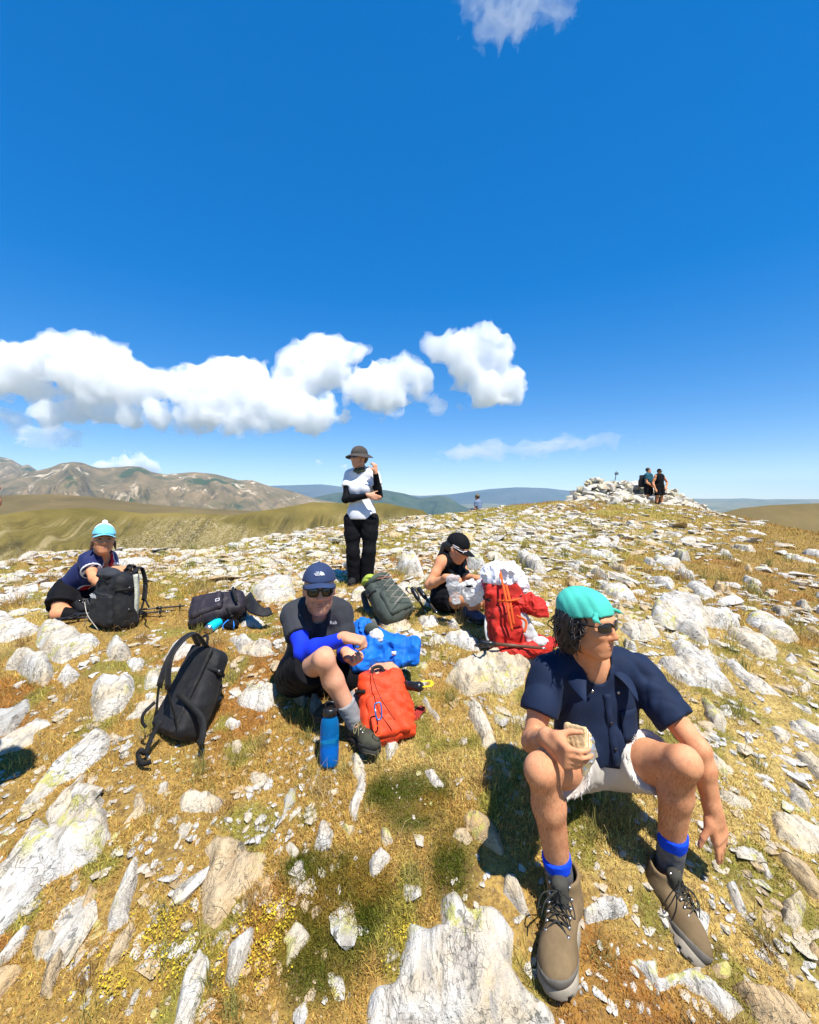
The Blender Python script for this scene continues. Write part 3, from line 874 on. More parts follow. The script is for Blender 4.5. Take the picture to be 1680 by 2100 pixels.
KEY_ROCKS = [
 ([(34,1658),(84,1590),(160,1529),(198,1494),(232,1506),(225,1544),(179,1582),(126,1605),(76,1647),(42,1662)], .09, 'long grey-streaked slab, uppermost of the parallel slabs at the left', WHITE),
 ([(82,1675),(126,1628),(179,1584),(168,1635),(126,1681),(101,1710),(93,1692)], .055, 'narrow white slab wedged between the two longer slabs at the left', WHITE),
 ([(-70,1830),(0,1780),(46,1723),(84,1685),(103,1708),(152,1662),(202,1631),(223,1639),(221,1681),(236,1704),(213,1753),(145,1795),(76,1833),(38,1887),(-40,1960),(-80,1930)], .10, 'biggest white slab, cut by the left edge of the picture', WHITE),
 ([(206,1925),(210,1887),(229,1841),(255,1788),(278,1750),(290,1757),(282,1807),(263,1871),(263,1887),(236,1913)], .06, 'slender upright-pointing white rock in dry grass right of the big left slab', WHITE),
 ([(61,1948),(72,1910),(95,1900),(122,1917),(110,1948),(69,1986)], .05, 'triangular pale rock in the bottom left corner', WARM),
 ([(408,1910),(415,1833),(419,1776),(415,1742),(442,1711),(480,1711),(533,1750),(552,1757),(549,1799),(495,1841),(465,1887),(431,1925)], .07, 'tan boulder with a bright yellow lichen patch in the lower left turf', TAN),
 ([(244,1696),(267,1666),(270,1635),(293,1624),(301,1666),(278,1681)], .05, 'small knobbly rock just right of the big left slab', WARM),
 ([(358,1643),(381,1620),(419,1628),(457,1639),(469,1635),(450,1666),(400,1673),(362,1670)], .055, 'flat yellowish rock with a shaded front below the tall black backpack', WARM),
 ([(320,1631),(324,1612),(339,1599),(349,1605),(345,1624)], .04, 'single bright white stone below the trailing backpack strap', WHITE),
 ([(179,1460),(190,1399),(221,1393),(271,1393),(274,1426),(251,1460),(213,1479),(187,1479)], .09, 'square lichen-speckled boulder left of the tall black backpack', WHITE),
 ([(68,1312),(84,1292),(112,1280),(140,1288),(172,1300),(208,1318),(192,1336),(152,1348),(128,1364),(108,1362),(84,1346)], .11, 'broad white boulder in front of the woman in the blue cap', WHITE),
 ([(8,1376),(26,1352),(40,1338),(68,1348),(110,1366),(108,1392),(88,1412),(60,1398),(30,1380)], .11, 'pale boulder with a green lichen corner near the left edge', WHITE),
 ([(218,1328),(228,1318),(248,1312),(272,1336),(270,1352),(240,1358),(222,1356)], .09, 'rounded white boulder with a hollow top, right of the broad boulder', WHITE),
 ([(112,1396),(132,1372),(152,1372),(168,1382),(156,1400),(130,1416)], .07, 'chunky white rock between the square boulder and the lichen-cornered one', WHITE),
 ([(-30,1472),(20,1456),(48,1438),(72,1426),(68,1446),(36,1492),(-30,1530)], .05, 'dark rock in the upper streak of shadow at the left edge', GREY),  # grey tint puts the cast shadow into the stone colour
 ([(-30,1535),(44,1496),(76,1472),(104,1472),(112,1484),(80,1500),(76,1520),(36,1544),(-30,1562)], .06, 'half shaded rock in the lower streak of shadow at the left edge', WHITE),
 ([(-30,1268),(36,1272),(84,1288),(64,1304),(20,1318),(-30,1318)], .10, 'low lichen-covered outcrop at the left edge beside the broad boulder', WHITE),
 ([(254,1358),(280,1350),(298,1356),(294,1376),(268,1380)], .05, 'small blocky rock below the rounded hollow-topped boulder', WHITE),
 ([(481,1439),(508,1412),(546,1405),(576,1416),(565,1447),(546,1462),(498,1452)], .09, 'pale boulder between the tall black backpack and the man with blue sleeves', WHITE),
 ([(458,1489),(470,1477),(496,1481),(492,1492),(475,1500)], .04, 'flat white stone right of the tall black backpack base', WHITE),
 ([(470,1530),(479,1519),(494,1515),(502,1529),(489,1548),(475,1544)], .035, 'small stone with yellow lichen left of the blue water bottle', WARM),
 ([(464,1313),(508,1311),(557,1321),(561,1344),(527,1348),(489,1342)], .07, 'wide speckled slab behind the tall black backpack top', WHITE),
 ([(485,1264),(508,1262),(546,1281),(530,1289),(498,1285)], .06, 'pale rock beneath the end of the lying black backpack', WHITE),
 ([(511,1214),(542,1197),(600,1195),(610,1230),(540,1238)], .12, 'large speckled boulder left of the navy cap', WHITE),
 ([(327,1357),(351,1325),(374,1313),(409,1330),(374,1351),(351,1359)], .06, 'pale slab seen behind the backpack shoulder strap loop', WHITE),
 ([(290,1399),(302,1378),(336,1372),(327,1409),(292,1420)], .06, 'rock touching the left side of the tall black backpack', WHITE),
 ([(747,2140),(753,2033),(767,2007),(820,2000),(833,1947),(837,1910),(900,1883),(893,1820),(933,1827),(967,1867),(1000,1860),(1033,1883),(1057,1927),(1053,1973),(1080,2020),(1140,2070),(1150,2140)], .075, 'biggest foreground boulder, white with black and yellow lichen at the bottom edge', WHITE),
 ([(720,1543),(745,1543),(757,1565),(750,1600),(745,1680),(722,1683),(720,1633),(727,1593),(720,1557)], .04, 'narrow white vein of stone running down from the hiking shoe', WHITE),
 ([(947,1673),(967,1657),(1013,1680),(1037,1740),(1033,1760),(983,1733),(957,1700)], .05, 'smooth tan slab left of the seated man in the teal bandana', TAN),
 ([(923,1717),(933,1697),(960,1700),(973,1723),(957,1740)], .04, 'small tan rock beside the smooth tan slab', TAN),
 ([(643,1747),(653,1693),(673,1693),(687,1713),(680,1747),(667,1752)], .06, 'upright white stone above the dark green moss', WHITE),
 ([(577,1740),(600,1720),(620,1747),(600,1767)], .045, 'pointed pale stone left of the upright white stone', WARM),
 ([(757,1800),(753,1767),(780,1743),(807,1760),(790,1780),(767,1803)], .05, 'black-spotted white rock between the two moss cushions', WHITE),
 ([(867,1580),(893,1573),(917,1617),(893,1620)], .04, 'white rock in the gap between shoe and seated man', WHITE),
 ([(780,1700),(800,1703),(810,1730),(790,1740),(780,1730)], .04, 'rounded pale stone above the black-spotted rock', WARM),
 ([(580,1640),(593,1617),(607,1623),(607,1647),(593,1667),(578,1673)], .04, 'grey-white stone below left of the water bottle', GREY),
 ([(785,1527),(820,1530),(803,1557),(790,1560)], .05, 'white stone touching the toe of the green hiking shoe', WHITE),
 ([(667,1627),(697,1613),(700,1630),(675,1637)], .03, 'small white stone directly under the water bottle base', WHITE),
 ([(693,1693),(730,1693),(730,1710),(713,1713)], .035, 'small pale block at the lower end of the stone vein', WARM),
 ([(1030,1833),(1037,1797),(1060,1800),(1080,1837),(1093,1887),(1070,1880)], .055, 'clean white rock left of the nearer hiking boot', WHITE),
 ([(1193,1873),(1233,1847),(1273,1847),(1290,1870),(1263,1887),(1200,1900)], .05, 'cracked white rock between the two big hiking boots', WHITE),
 ([(1283,1967),(1307,1963),(1340,1947),(1347,1990),(1397,1990),(1463,2013),(1513,2053),(1545,2090),(1500,2115),(1447,2057),(1390,2020),(1347,2033),(1313,1993)], .05, 'long white rock along the bottom edge under the farther boot', WHITE),
 ([(1410,1873),(1427,1860),(1460,1883),(1453,1927),(1440,1947),(1420,1917)], .06, 'dark-veined white rock beside the farther boot toe', WHITE),
 ([(1487,1813),(1507,1803),(1530,1853),(1537,1877),(1513,1877)], .045, 'upright white rock below the hanging hand', WHITE),
 ([(1453,1977),(1490,1967),(1507,1993),(1497,2017),(1470,2010)], .04, 'round tan stone right of the farther boot toe', TAN),
 ([(1504,2028),(1576,2015),(1620,2037),(1667,2097),(1670,2120),(1557,2120),(1532,2062)], .06, 'broad tan rock in the bottom right corner', TAN),
 ([(1604,1855),(1642,1830),(1658,1858),(1651,1902),(1633,1911),(1601,1889)], .06, 'oval green-grey lichen rock near the lower right edge', WARM),
 ([(1576,1672),(1620,1669),(1700,1707),(1700,1755),(1651,1754),(1588,1716)], .06, 'rock with a wide yellow lichen face at the right edge', WARM),
 ([(1466,1619),(1532,1641),(1548,1663),(1526,1660),(1469,1635)], .04, 'flat pale rock just right of the hanging wrist', WARM),
 ([(1541,1745),(1566,1751),(1592,1804),(1576,1811),(1557,1773)], .04, 'split white rock right of the hanging fingers', WHITE),
 ([(1548,1603),(1570,1600),(1601,1625),(1588,1629)], .035, 'small white rock above the yellow lichen face', WHITE),
 ([(1573,1490),(1595,1493),(1626,1509),(1617,1531),(1595,1525)], .05, 'white rock on the right slope, left of the edge slab', WHITE),
 ([(1614,1478),(1651,1481),(1700,1497),(1700,1541),(1651,1512),(1620,1497)], .06, 'white slab running out of the right edge at elbow height', WHITE),
 ([(1519,1500),(1535,1497),(1548,1525),(1526,1528)], .04, 'bright white stone right of the bent elbow', WHITE),
 ([(1328,1262),(1335,1248),(1375,1234),(1399,1229),(1442,1248),(1451,1270),(1494,1270),(1523,1291),(1494,1293),(1451,1286),(1459,1305),(1447,1329),(1413,1310),(1380,1289),(1347,1284)], .14, 'large craggy white outcrop right of the teal bandana', WHITE),
 ([(1354,1362),(1387,1348),(1375,1322),(1399,1321),(1428,1336),(1470,1346),(1482,1386),(1513,1427),(1482,1417),(1413,1410),(1375,1391)], .09, 'broad white slab beside the navy shirt sleeve', WHITE),
 ([(1480,1355),(1515,1365),(1545,1388),(1600,1425),(1610,1432),(1575,1428),(1540,1415),(1510,1390)], .06, 'thin white ridge of rock right of the broad slab', WHITE),
 ([(1525,1272),(1537,1262),(1570,1265),(1597,1281),(1637,1308),(1642,1317),(1613,1320),(1566,1305)], .11, 'oval grey-veined boulder on the right slope', WHITE),
 ([(1490,1298),(1530,1298),(1561,1317),(1597,1336),(1590,1353),(1554,1348),(1518,1322)], .08, 'weathered rock between the craggy outcrop and the oval boulder', WARM),
 ([(1606,1353),(1623,1339),(1642,1360),(1625,1365)], .05, 'small pale rock below the oval boulder', WHITE),
 ([(1632,1410),(1651,1398),(1666,1408),(1659,1422),(1642,1422)], .07, 'rounded pinkish rock near the right edge at shoulder height', WARM),
 ([(1270,1290),(1340,1284),(1359,1308),(1328,1312),(1292,1312)], .08, 'white rock right behind the sunglasses', WHITE),
 ([(1520,1191),(1530,1189),(1566,1203),(1542,1203)], .10, 'white streak of rock high on the right slope', WHITE),
 ([(1404,1200),(1432,1200),(1470,1222),(1461,1227),(1423,1220)], .10, 'low white outcrop above the craggy outcrop', WHITE),
 ([(1227,1207),(1280,1200),(1293,1217),(1313,1237),(1257,1230)], .09, 'speckled outcrop just behind the teal bandana', WHITE),
 ([(1345,1392),(1363,1407),(1380,1437),(1357,1427)], .05, 'narrow white rock touching the short navy sleeve', WHITE),
 ([(905,1400),(930,1365),(980,1350),(1060,1335),(1100,1345),(1075,1400),(1040,1425),(960,1430)], .10, 'wide tan and white boulder below the red backpack', WARM),
 ([(865,1438),(874,1426),(905,1475),(900,1490)], .045, 'slim black-flecked white stone right of the orange backpack', WHITE),
 ([(950,1440),(985,1455),(1018,1500),(1020,1535),(985,1535)], .06, 'pale slab left of the seated man\'s elbow', WARM),
 ([(810,1166),(848,1133),(862,1155),(870,1183),(835,1183)], .22, 'tall speckled boulder right of the standing woman\'s legs', WHITE),
 ([(1059,1150),(1081,1144),(1117,1169),(1120,1180),(1095,1177)], .20, 'tilted white slab propped up behind the red backpack', WHITE),
 ([(950,1144),(972,1144),(1002,1166),(988,1172),(958,1166)], .16, 'white boulder behind the bent face of the woman in the black cap', WHITE),
 ([(865,1240),(891,1229),(913,1234),(915,1249),(891,1256)], .08, 'white rock beside the hip of the woman in the black tank top', WHITE),
 ([(854,1272),(881,1266),(904,1272),(899,1283),(865,1288)], .06, 'flat white rock right of the grey-green backpack', WHITE),
 ([(904,1311),(945,1297),(984,1315),(983,1336),(959,1336),(927,1324)], .09, 'white rock at the left foot of the red backpack', WHITE),
 ([(915,1283),(927,1272),(941,1281),(941,1291),(924,1290)], .06, 'small white rock in front of the striped sock', WHITE),
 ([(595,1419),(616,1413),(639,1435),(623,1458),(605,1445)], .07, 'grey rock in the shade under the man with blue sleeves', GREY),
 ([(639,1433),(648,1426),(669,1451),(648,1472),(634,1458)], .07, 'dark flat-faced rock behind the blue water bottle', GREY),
]
for _i, (pl, h, lab, tint) in enumerate(KEY_ROCKS):
    slab_rock(pl, h, lab, tint, _i * 7)

# ---- more flat slabs breaking through the turf, split along the same grain
KEEP_CLEAR = [(0.75, 1.65, 0.45), (0.45, 1.4, 0.24), (0.9, 1.45, 0.26), (-0.5, 2.35, 0.40), (-0.15, 2.1, 0.28), (-1.0, 2.2, 0.34), (-2.45, 3.6, 0.6), (-1.55, 3.6, 0.5),
              (-0.55, 5.1, 0.35), (-0.25, 3.9, 0.4), (0.45, 3.8, 0.55), (0.68, 3.05, 0.42), (-0.1, 2.55, 0.4), (-0.12, 2.25, 0.25), (9.4, 17.2, 0.8), (-1.38, 3.05, 0.22)]
SLABS = []
def more_slabs(n):
    rg = np.random.default_rng(43)
    made = 0; tries = 0
    while made < n and tries < 4000:
        tries += 1
        zone = rg.random()
        if zone < .34: px, py = rg.uniform(-20, 620), rg.uniform(1440, 2060)
        elif zone < .60: px, py = rg.uniform(1450, 1690), rg.uniform(1330, 2060)
        elif zone < .88: px, py = rg.uniform(1120, 1690), rg.uniform(1125, 1330)
        else: px, py = rg.uniform(0, 900), rg.uniform(1150, 1330)
        c = on_ground(px, py)
        d = c[1]
        ln = np.exp(rg.normal(0, .35)) * (0.055 + 0.034 * d); wd = ln * rg.uniform(.30, .6)
        if any((c[0] - a) ** 2 + (c[1] - b) ** 2 < (r + ln) ** 2 for a, b, r in KEEP_CLEAR): continue
        k = int(rg.integers(6, 10)); th = np.sort(rg.uniform(0, 2 * np.pi, k)); rad = rg.uniform(.65, 1.1, k)
        if np.max(np.diff(np.concatenate([th, [th[0] + 2 * np.pi]]))) > 2.2: continue
        x = np.cos(th) * rad * wd; y = np.sin(th) * rad * ln
        a = rg.normal(0, .25); g = np.stack([c[0] + x * math.cos(a) - y * math.sin(a), c[1] + x * math.sin(a) + y * math.cos(a)], -1)
        if any(poly_dist(g[:, 0], g[:, 1], p).max() > -0.015 or poly_dist(p[:, 0], p[:, 1], g).max() > -0.015 for p in ROCK_POLYS): continue
        o = slab_rock(None, (0.028 + 0.013 * d) * rg.uniform(.6, 1.3), 'pale slab in the turf', (WHITE, WHITE, WARM, WHITE, TAN)[int(rg.integers(5))], 900 + tries, outline=g)
        SLABS.append((o, ln)); made += 1
more_slabs(56)

# ---- loose stones
import bmesh
def ico(sub):
    bm = bmesh.new()
    bmesh.ops.create_icosphere(bm, subdivisions=sub, radius=1.0)
    V = np.array([v.co[:] for v in bm.verts]); F = np.array([[v.index for v in f.verts] for f in bm.faces])
    bm.free()
    return V, F
_ICO = {s: ico(s) for s in (1, 2, 3)}

def stone_verts(sub, seed):
    """broken stone: sphere chiselled by random planes"""
    rg = np.random.default_rng(seed)
    V, F = _ICO[sub]
    V = V.copy()
    for _ in range(10):
        n = rg.normal(size=3) * (1, 1, 1.3); n /= np.linalg.norm(n)
        d = rg.uniform(0.26, 0.72)
        s = V @ n
        V = V - np.maximum(0, s - d)[:, None] * n[None]
    V /= np.abs(V).max(0)[None] * 1.02
    V += 0.045 * np.stack([fbm(V[:, 0] * 2.4, V[:, 1] * 2.4, V[:, 2] * 2.4, 2, seed + q) for q in (1, 2, 3)], -1)
    return V, F

STONE_HI = [stone_verts(2, 500 + q) for q in range(10)]
STONE_LO = [stone_verts(1, 600 + q) for q in range(10)]

def scatter_stones(n):
    """positions, sizes of loose stones over the dome"""
    rg = np.random.default_rng(11)
    az = np.radians(rg.uniform(-50, 50, n * 3))
    u = rg.random(n * 3)
    # areal density grows a little with distance (rubble towards the cairn)
    r = 1.05 * (21.5 / 1.05) ** (u ** 0.62)
    x = r * np.sin(az); y = r * np.cos(az)
    br = np.interp(np.degrees(az), _BR_AZ, _BR_R)
    ok = (r < br + 1.2) & (y > 0.95)
    clump = fbm(x * 0.55 + 3, y * 0.33, 0, 3, 77) + 0.35 * fbm(x * 2.1, y * 1.1, 0, 2, 78)
    grassy = np.clip((x / np.maximum(y, .1) - 0.70) / 0.2, 0, 1) * np.clip((y - 5.0) / 2.5, 0, 1)   # brown turf on the right shoulder
    thr = 0.19 - 0.27 * np.clip((y - 2.0) / 4, 0, 1) + 0.55 * grassy
    ok &= clump + rg.normal(0, 0.20, len(x)) > thr
    x = x[ok][:n]; y = y[ok][:n]
    base = 0.005 + 0.0068 * np.minimum(y, 9)
    size = base * np.exp(rg.normal(0, 0.55, len(x)))
    size = np.clip(size, 0.007, 0.24) * 0.74
    return x, y, size
SX, SY, SS = scatter_stones(13000)
_keep = np.ones(len(SX), bool)
for g in ROCK_POLYS:
    lo = g.min(0) - 0.05; hi = g.max(0) + 0.05
    m = (SX > lo[0]) & (SX < hi[0]) & (SY > lo[1]) & (SY < hi[1])
    if m.any():
        k = np.nonzero(m)[0]
        _keep[k[poly_dist(SX[k], SY[k], g) > -0.3 * SS[k]]] = False
# bigger stones stay clear of the seated people and their packs
for (cx, cy, cr) in [(0.75, 1.65, 0.42), (0.45, 1.4, 0.2), (0.9, 1.45, 0.22), (-0.5, 2.35, 0.36), (-0.15, 2.1, 0.25), (-1.0, 2.2, 0.30), (-2.45, 3.6, 0.55), (-1.55, 3.6, 0.45),
                     (-0.55, 5.1, 0.3), (-0.25, 3.9, 0.35), (0.45, 3.8, 0.5), (0.68, 3.05, 0.38), (-0.1, 2.55, 0.35), (-0.12, 2.25, 0.2), (9.4, 17.2, 0.6), (-1.38, 3.05, 0.2)]:
    _keep &= ~(((SX - cx) ** 2 + (SY - cy) ** 2 < cr * cr) & (SS > 0.02))
SX, SY, SS = SX[_keep], SY[_keep], SS[_keep]
SZ = ground(SX, SY)
_app = SS / SY
_vis = np.abs(SX / SY) < 0.95
order = np.argsort(-(_app * _vis))
N_IND = 160
_rg = np.random.default_rng(21)
S_ROT = _rg.normal(0, 0.5, len(SX)); S_EL = _rg.uniform(1.1, 2.0, len(SX)); S_FL = _rg.uniform(0.28, 0.6, len(SX))
hi_mesh = []
LOOSE = []
for q in range(10):
    V, F = STONE_HI[q]
    me = mesh_np('stone', V, F.astype(np.int32), False); me.materials.append(M_ROCK); hi_mesh.append(me)
for i in order[:N_IND]:
    o = link('rock', hi_mesh[int(_rg.integers(10))])
    s = SS[i]
    o.location = (SX[i], SY[i], SZ[i] + (0.0 if SY[i] < 3.5 else 0.06) * s)
    o.rotation_euler = (float(_rg.normal(0, .12)), float(_rg.normal(0, .12)), float(S_ROT[i]))
    o.scale = (s, s * S_EL[i], s * S_FL[i])
    o.color = (WHITE, WHITE, WARM, WARM, TAN, WHITE)[int(_rg.integers(6))]
    LOOSE.append(o)
    d = SY[i]
    if d < 2.3: lab, grp = 'small loose pale stone lying in the nearest foreground turf', 'small loose stones in the foreground'
    elif d < 5.5: lab, grp = 'loose pale rock on the turf around the resting hikers and packs', 'loose rocks around the hikers'
    else: lab, grp = 'loose pale rock on the rubbly rise between the hikers and the cairn', 'loose rocks on the rise to the cairn'
    tag(o, lab, 'rock', grp)
# all the rest: rubble nobody could count
_V = []; _F = []; _off = 0
_rest = order[N_IND:]
for kind in range(10):
    idx = _rest[np.arange(len(_rest)) % 10 == kind]
    V, F = STONE_LO[kind]
    c = np.cos(S_ROT[idx]); s_ = np.sin(S_ROT[idx]); sz = SS[idx]
    vx = V[None, :, 0] * sz[:, None]; vy = V[None, :, 1] * (sz * S_EL[idx])[:, None]; vz = V[None, :, 2] * (sz * S_FL[idx])[:, None]
    X = vx * c[:, None] - vy * s_[:, None] + SX[idx][:, None]
    Y = vx * s_[:, None] + vy * c[:, None] + SY[idx][:, None]
    Z = vz + (SZ[idx] + np.where(SY[idx] < 3.5, 0.0, 0.09) * sz)[:, None]
    VV = np.stack([X, Y, Z], -1).reshape(-1, 3)
    FF = (F[None] + (np.arange(len(idx)) * len(V))[:, None, None]).reshape(-1, 3) + _off
    _V.append(VV); _F.append(FF); _off += len(VV)
rub = link('scattered_stones', mesh_np('scattered_stones', np.vstack(_V), np.vstack(_F).astype(np.int32), False), M_ROCK_W)
tag(rub, 'countless small pale stones strewn over the summit turf', 'stones', kind='stuff')

# ================================================================== GRASS
def patch_colour(x, y):
    """turf colour: golden straw, rusty brown, olive, dark moss cushions"""
    n = len(x)
    a = fbm(x * 2.1, y * 1.7, 0, 3, 31); b = fbm(x * 0.9 + 7, y * 0.8, 0, 3, 37); c = fbm(x * 6, y * 6, 0, 2, 41)
    col = np.empty((n, 3)); col[:] = (0.52, 0.335, 0.092)
    def blend(w, q):
        w = np.clip(w, 0, 1)[:, None]
        col[:] = col * (1 - w) + np.array(q) * w
    blend((a - 0.04) * 5.0, (0.44, 0.215, 0.052))         # rust
    blend((b - 0.05) * 4.5, (0.66, 0.48, 0.16))          # straw
    blend((c - 0.12) * 4.0, (0.36, 0.31, 0.07))         # olive
    far = np.clip((y - 3.0) / 4, 0, 1)
    blend(far * np.clip((fbm(x * 0.7, y * 0.5, 0, 3, 51) + 0.12) * 2.5, 0, 0.75), (0.44, 0.37, 0.08))
    right = np.clip((x / np.maximum(y, .2) - 0.55) * 4, 0, 1) * np.clip((y - 2.5) / 3, 0, 1)
    blend(right * 0.7, (0.42, 0.25, 0.07))
    return col
def turf_colour(x, y):
    col = patch_colour(x, y)
    m = patch_w(x, y, MOSS); ye = patch_w(x, y, YEL)
    mg = np.clip(m * (0.95 + 0.4 * fbm(x * 9, y * 9, 0, 2, 66)), 0, 1)[:, None]
    col = col * (1 - mg) + (np.array([0.125, 0.118, 0.018]) + np.clip(fbm(x * 7 + 3, y * 7, 0, 2, 67), -.1, .5)[:, None] * np.array([0.30, 0.12, 0.03])) * mg
    yg = 0.35 * ye[:, None]
    return col * (1 - yg) + np.array([0.46, 0.35, 0.05]) * yg, m, ye
MOSS = []
for (px, py, rx, ry) in [(850, 1640, 85, 60), (930, 1760, 60, 60), (790, 1620, 40, 40), (720, 1800, 70, 50), (640, 1790, 60, 45), (660, 1950, 90, 70), (610, 1930, 60, 60), (760, 1860, 50, 60), (1470, 1945, 22, 14), (640, 2010, 60, 40)]:
    g = on_ground(px, py); k = g[1] / F_PX
    MOSS.append((g[0], g[1], rx * k, ry * k * 1.25))
YEL = []
for (px, py, rx, ry) in [(430, 1985, 110, 45), (520, 1960, 60, 50), (300, 1960, 60, 50), (560, 1890, 50, 30), (815, 1950, 25, 60), (330, 1880, 70, 25), (230, 2010, 70, 40)]:
    g = on_ground(px, py); k = g[1] / F_PX
    YEL.append((g[0], g[1], rx * k, ry * k * 1.25))
def patch_w(x, y, lst):
    w = np.zeros(len(x))
    for cx, cy, rx, ry in lst:
        q = ((x - cx) / rx) ** 2 + ((y - cy) / ry) ** 2
        w = np.maximum(w, np.clip(1.35 - q + 0.55 * fbm(x * 14, y * 14, 0, 2, 61), 0, 1))
    return w

def off_rocks(x, y, margin=0.006):
    ok = np.ones(len(x), bool)
    for g in ROCK_POLYS:
        lo = g.min(0); hi = g.max(0)
        k = np.nonzero((x > lo[0]) & (x < hi[0]) & (y > lo[1]) & (y < hi[1]))[0]
        if len(k):
            ok[k[poly_dist(x[k], y[k], g) > margin]] = False
    return ok

def build_blades(x, y, col, length, width, lean, segs, name, mat, seed):
    rg = np.random.default_rng(seed)
    n = len(x)
    z = ground(x, y) - 0.004
    th = rg.uniform(0, 2 * np.pi, n); ph = rg.uniform(0, 2 * np.pi, n)
    dx, dy = np.cos(th), np.sin(th)
    wx, wy = -np.sin(ph) * width / 2, np.cos(ph) * width / 2
    L = length
    le = lean
    if segs == 2:
        h1 = L * 0.55 * np.cos(le * 0.6); o1 = L * 0.55 * np.sin(le * 0.6)
        h2 = h1 + L * 0.45 * np.cos(np.minimum(le * 1.6, 1.75)); o2 = o1 + L * 0.45 * np.sin(np.minimum(le * 1.6, 1.75))
        V = np.stack([np.stack([x - wx, y - wy, z], -1), np.stack([x + wx, y + wy, z], -1),
                      np.stack([x + dx * o1 + wx * .8, y + dy * o1 + wy * .8, z + h1], -1), np.stack([x + dx * o1 - wx * .8, y + dy * o1 - wy * .8, z + h1], -1),
                      np.stack([x + dx * o2, y + dy * o2, z + h2], -1)], 1)
        base = np.arange(n)[:, None, None] * 5
        F = (np.array([[0, 1, 2], [0, 2, 3], [3, 2, 4]])[None] + base).reshape(-1, 3)
        k = 5
    else:
        h2 = L * np.cos(le); o2 = L * np.sin(le)
        V = np.stack([np.stack([x - wx, y - wy, z], -1), np.stack([x + wx, y + wy, z], -1), np.stack([x + dx * o2, y + dy * o2, z + h2], -1)], 1)
        F = (np.array([[0, 1, 2]])[None] + np.arange(n)[:, None, None] * 3).reshape(-1, 3)
        k = 3
    me = mesh_np(name, V.reshape(-1, 3), F.astype(np.int32), False)
    ca = me.color_attributes.new('tint', 'FLOAT_COLOR', 'POINT')
    rgba = np.ones((n, k, 4), dtype=np.float32); rgba[:, :, :3] = col[:, None, :]
    ca.data.foreach_set('color', rgba.ravel())
    return link(name, me, mat)

def mat_grass():
    t = NT('dry_grass')
    a = t.n('VertexColor', layer_name='tint')
    d = t.n('BsdfDiffuse'); tr = t.n('BsdfTranslucent'); mx = t.n('MixShader')
    t.l(a.outputs[0], d.inputs[0]); t.l(a.outputs[0], tr.inputs[0])
    mx.inputs[0].default_value = 0.30
    t.l(d.outputs[0], mx.inputs[1]); t.l(tr.outputs[0], mx.inputs[2])
    t.l(mx.outputs[0], t.out.inputs['Surface'])
    return t.m
M_GRASS = mat_grass()

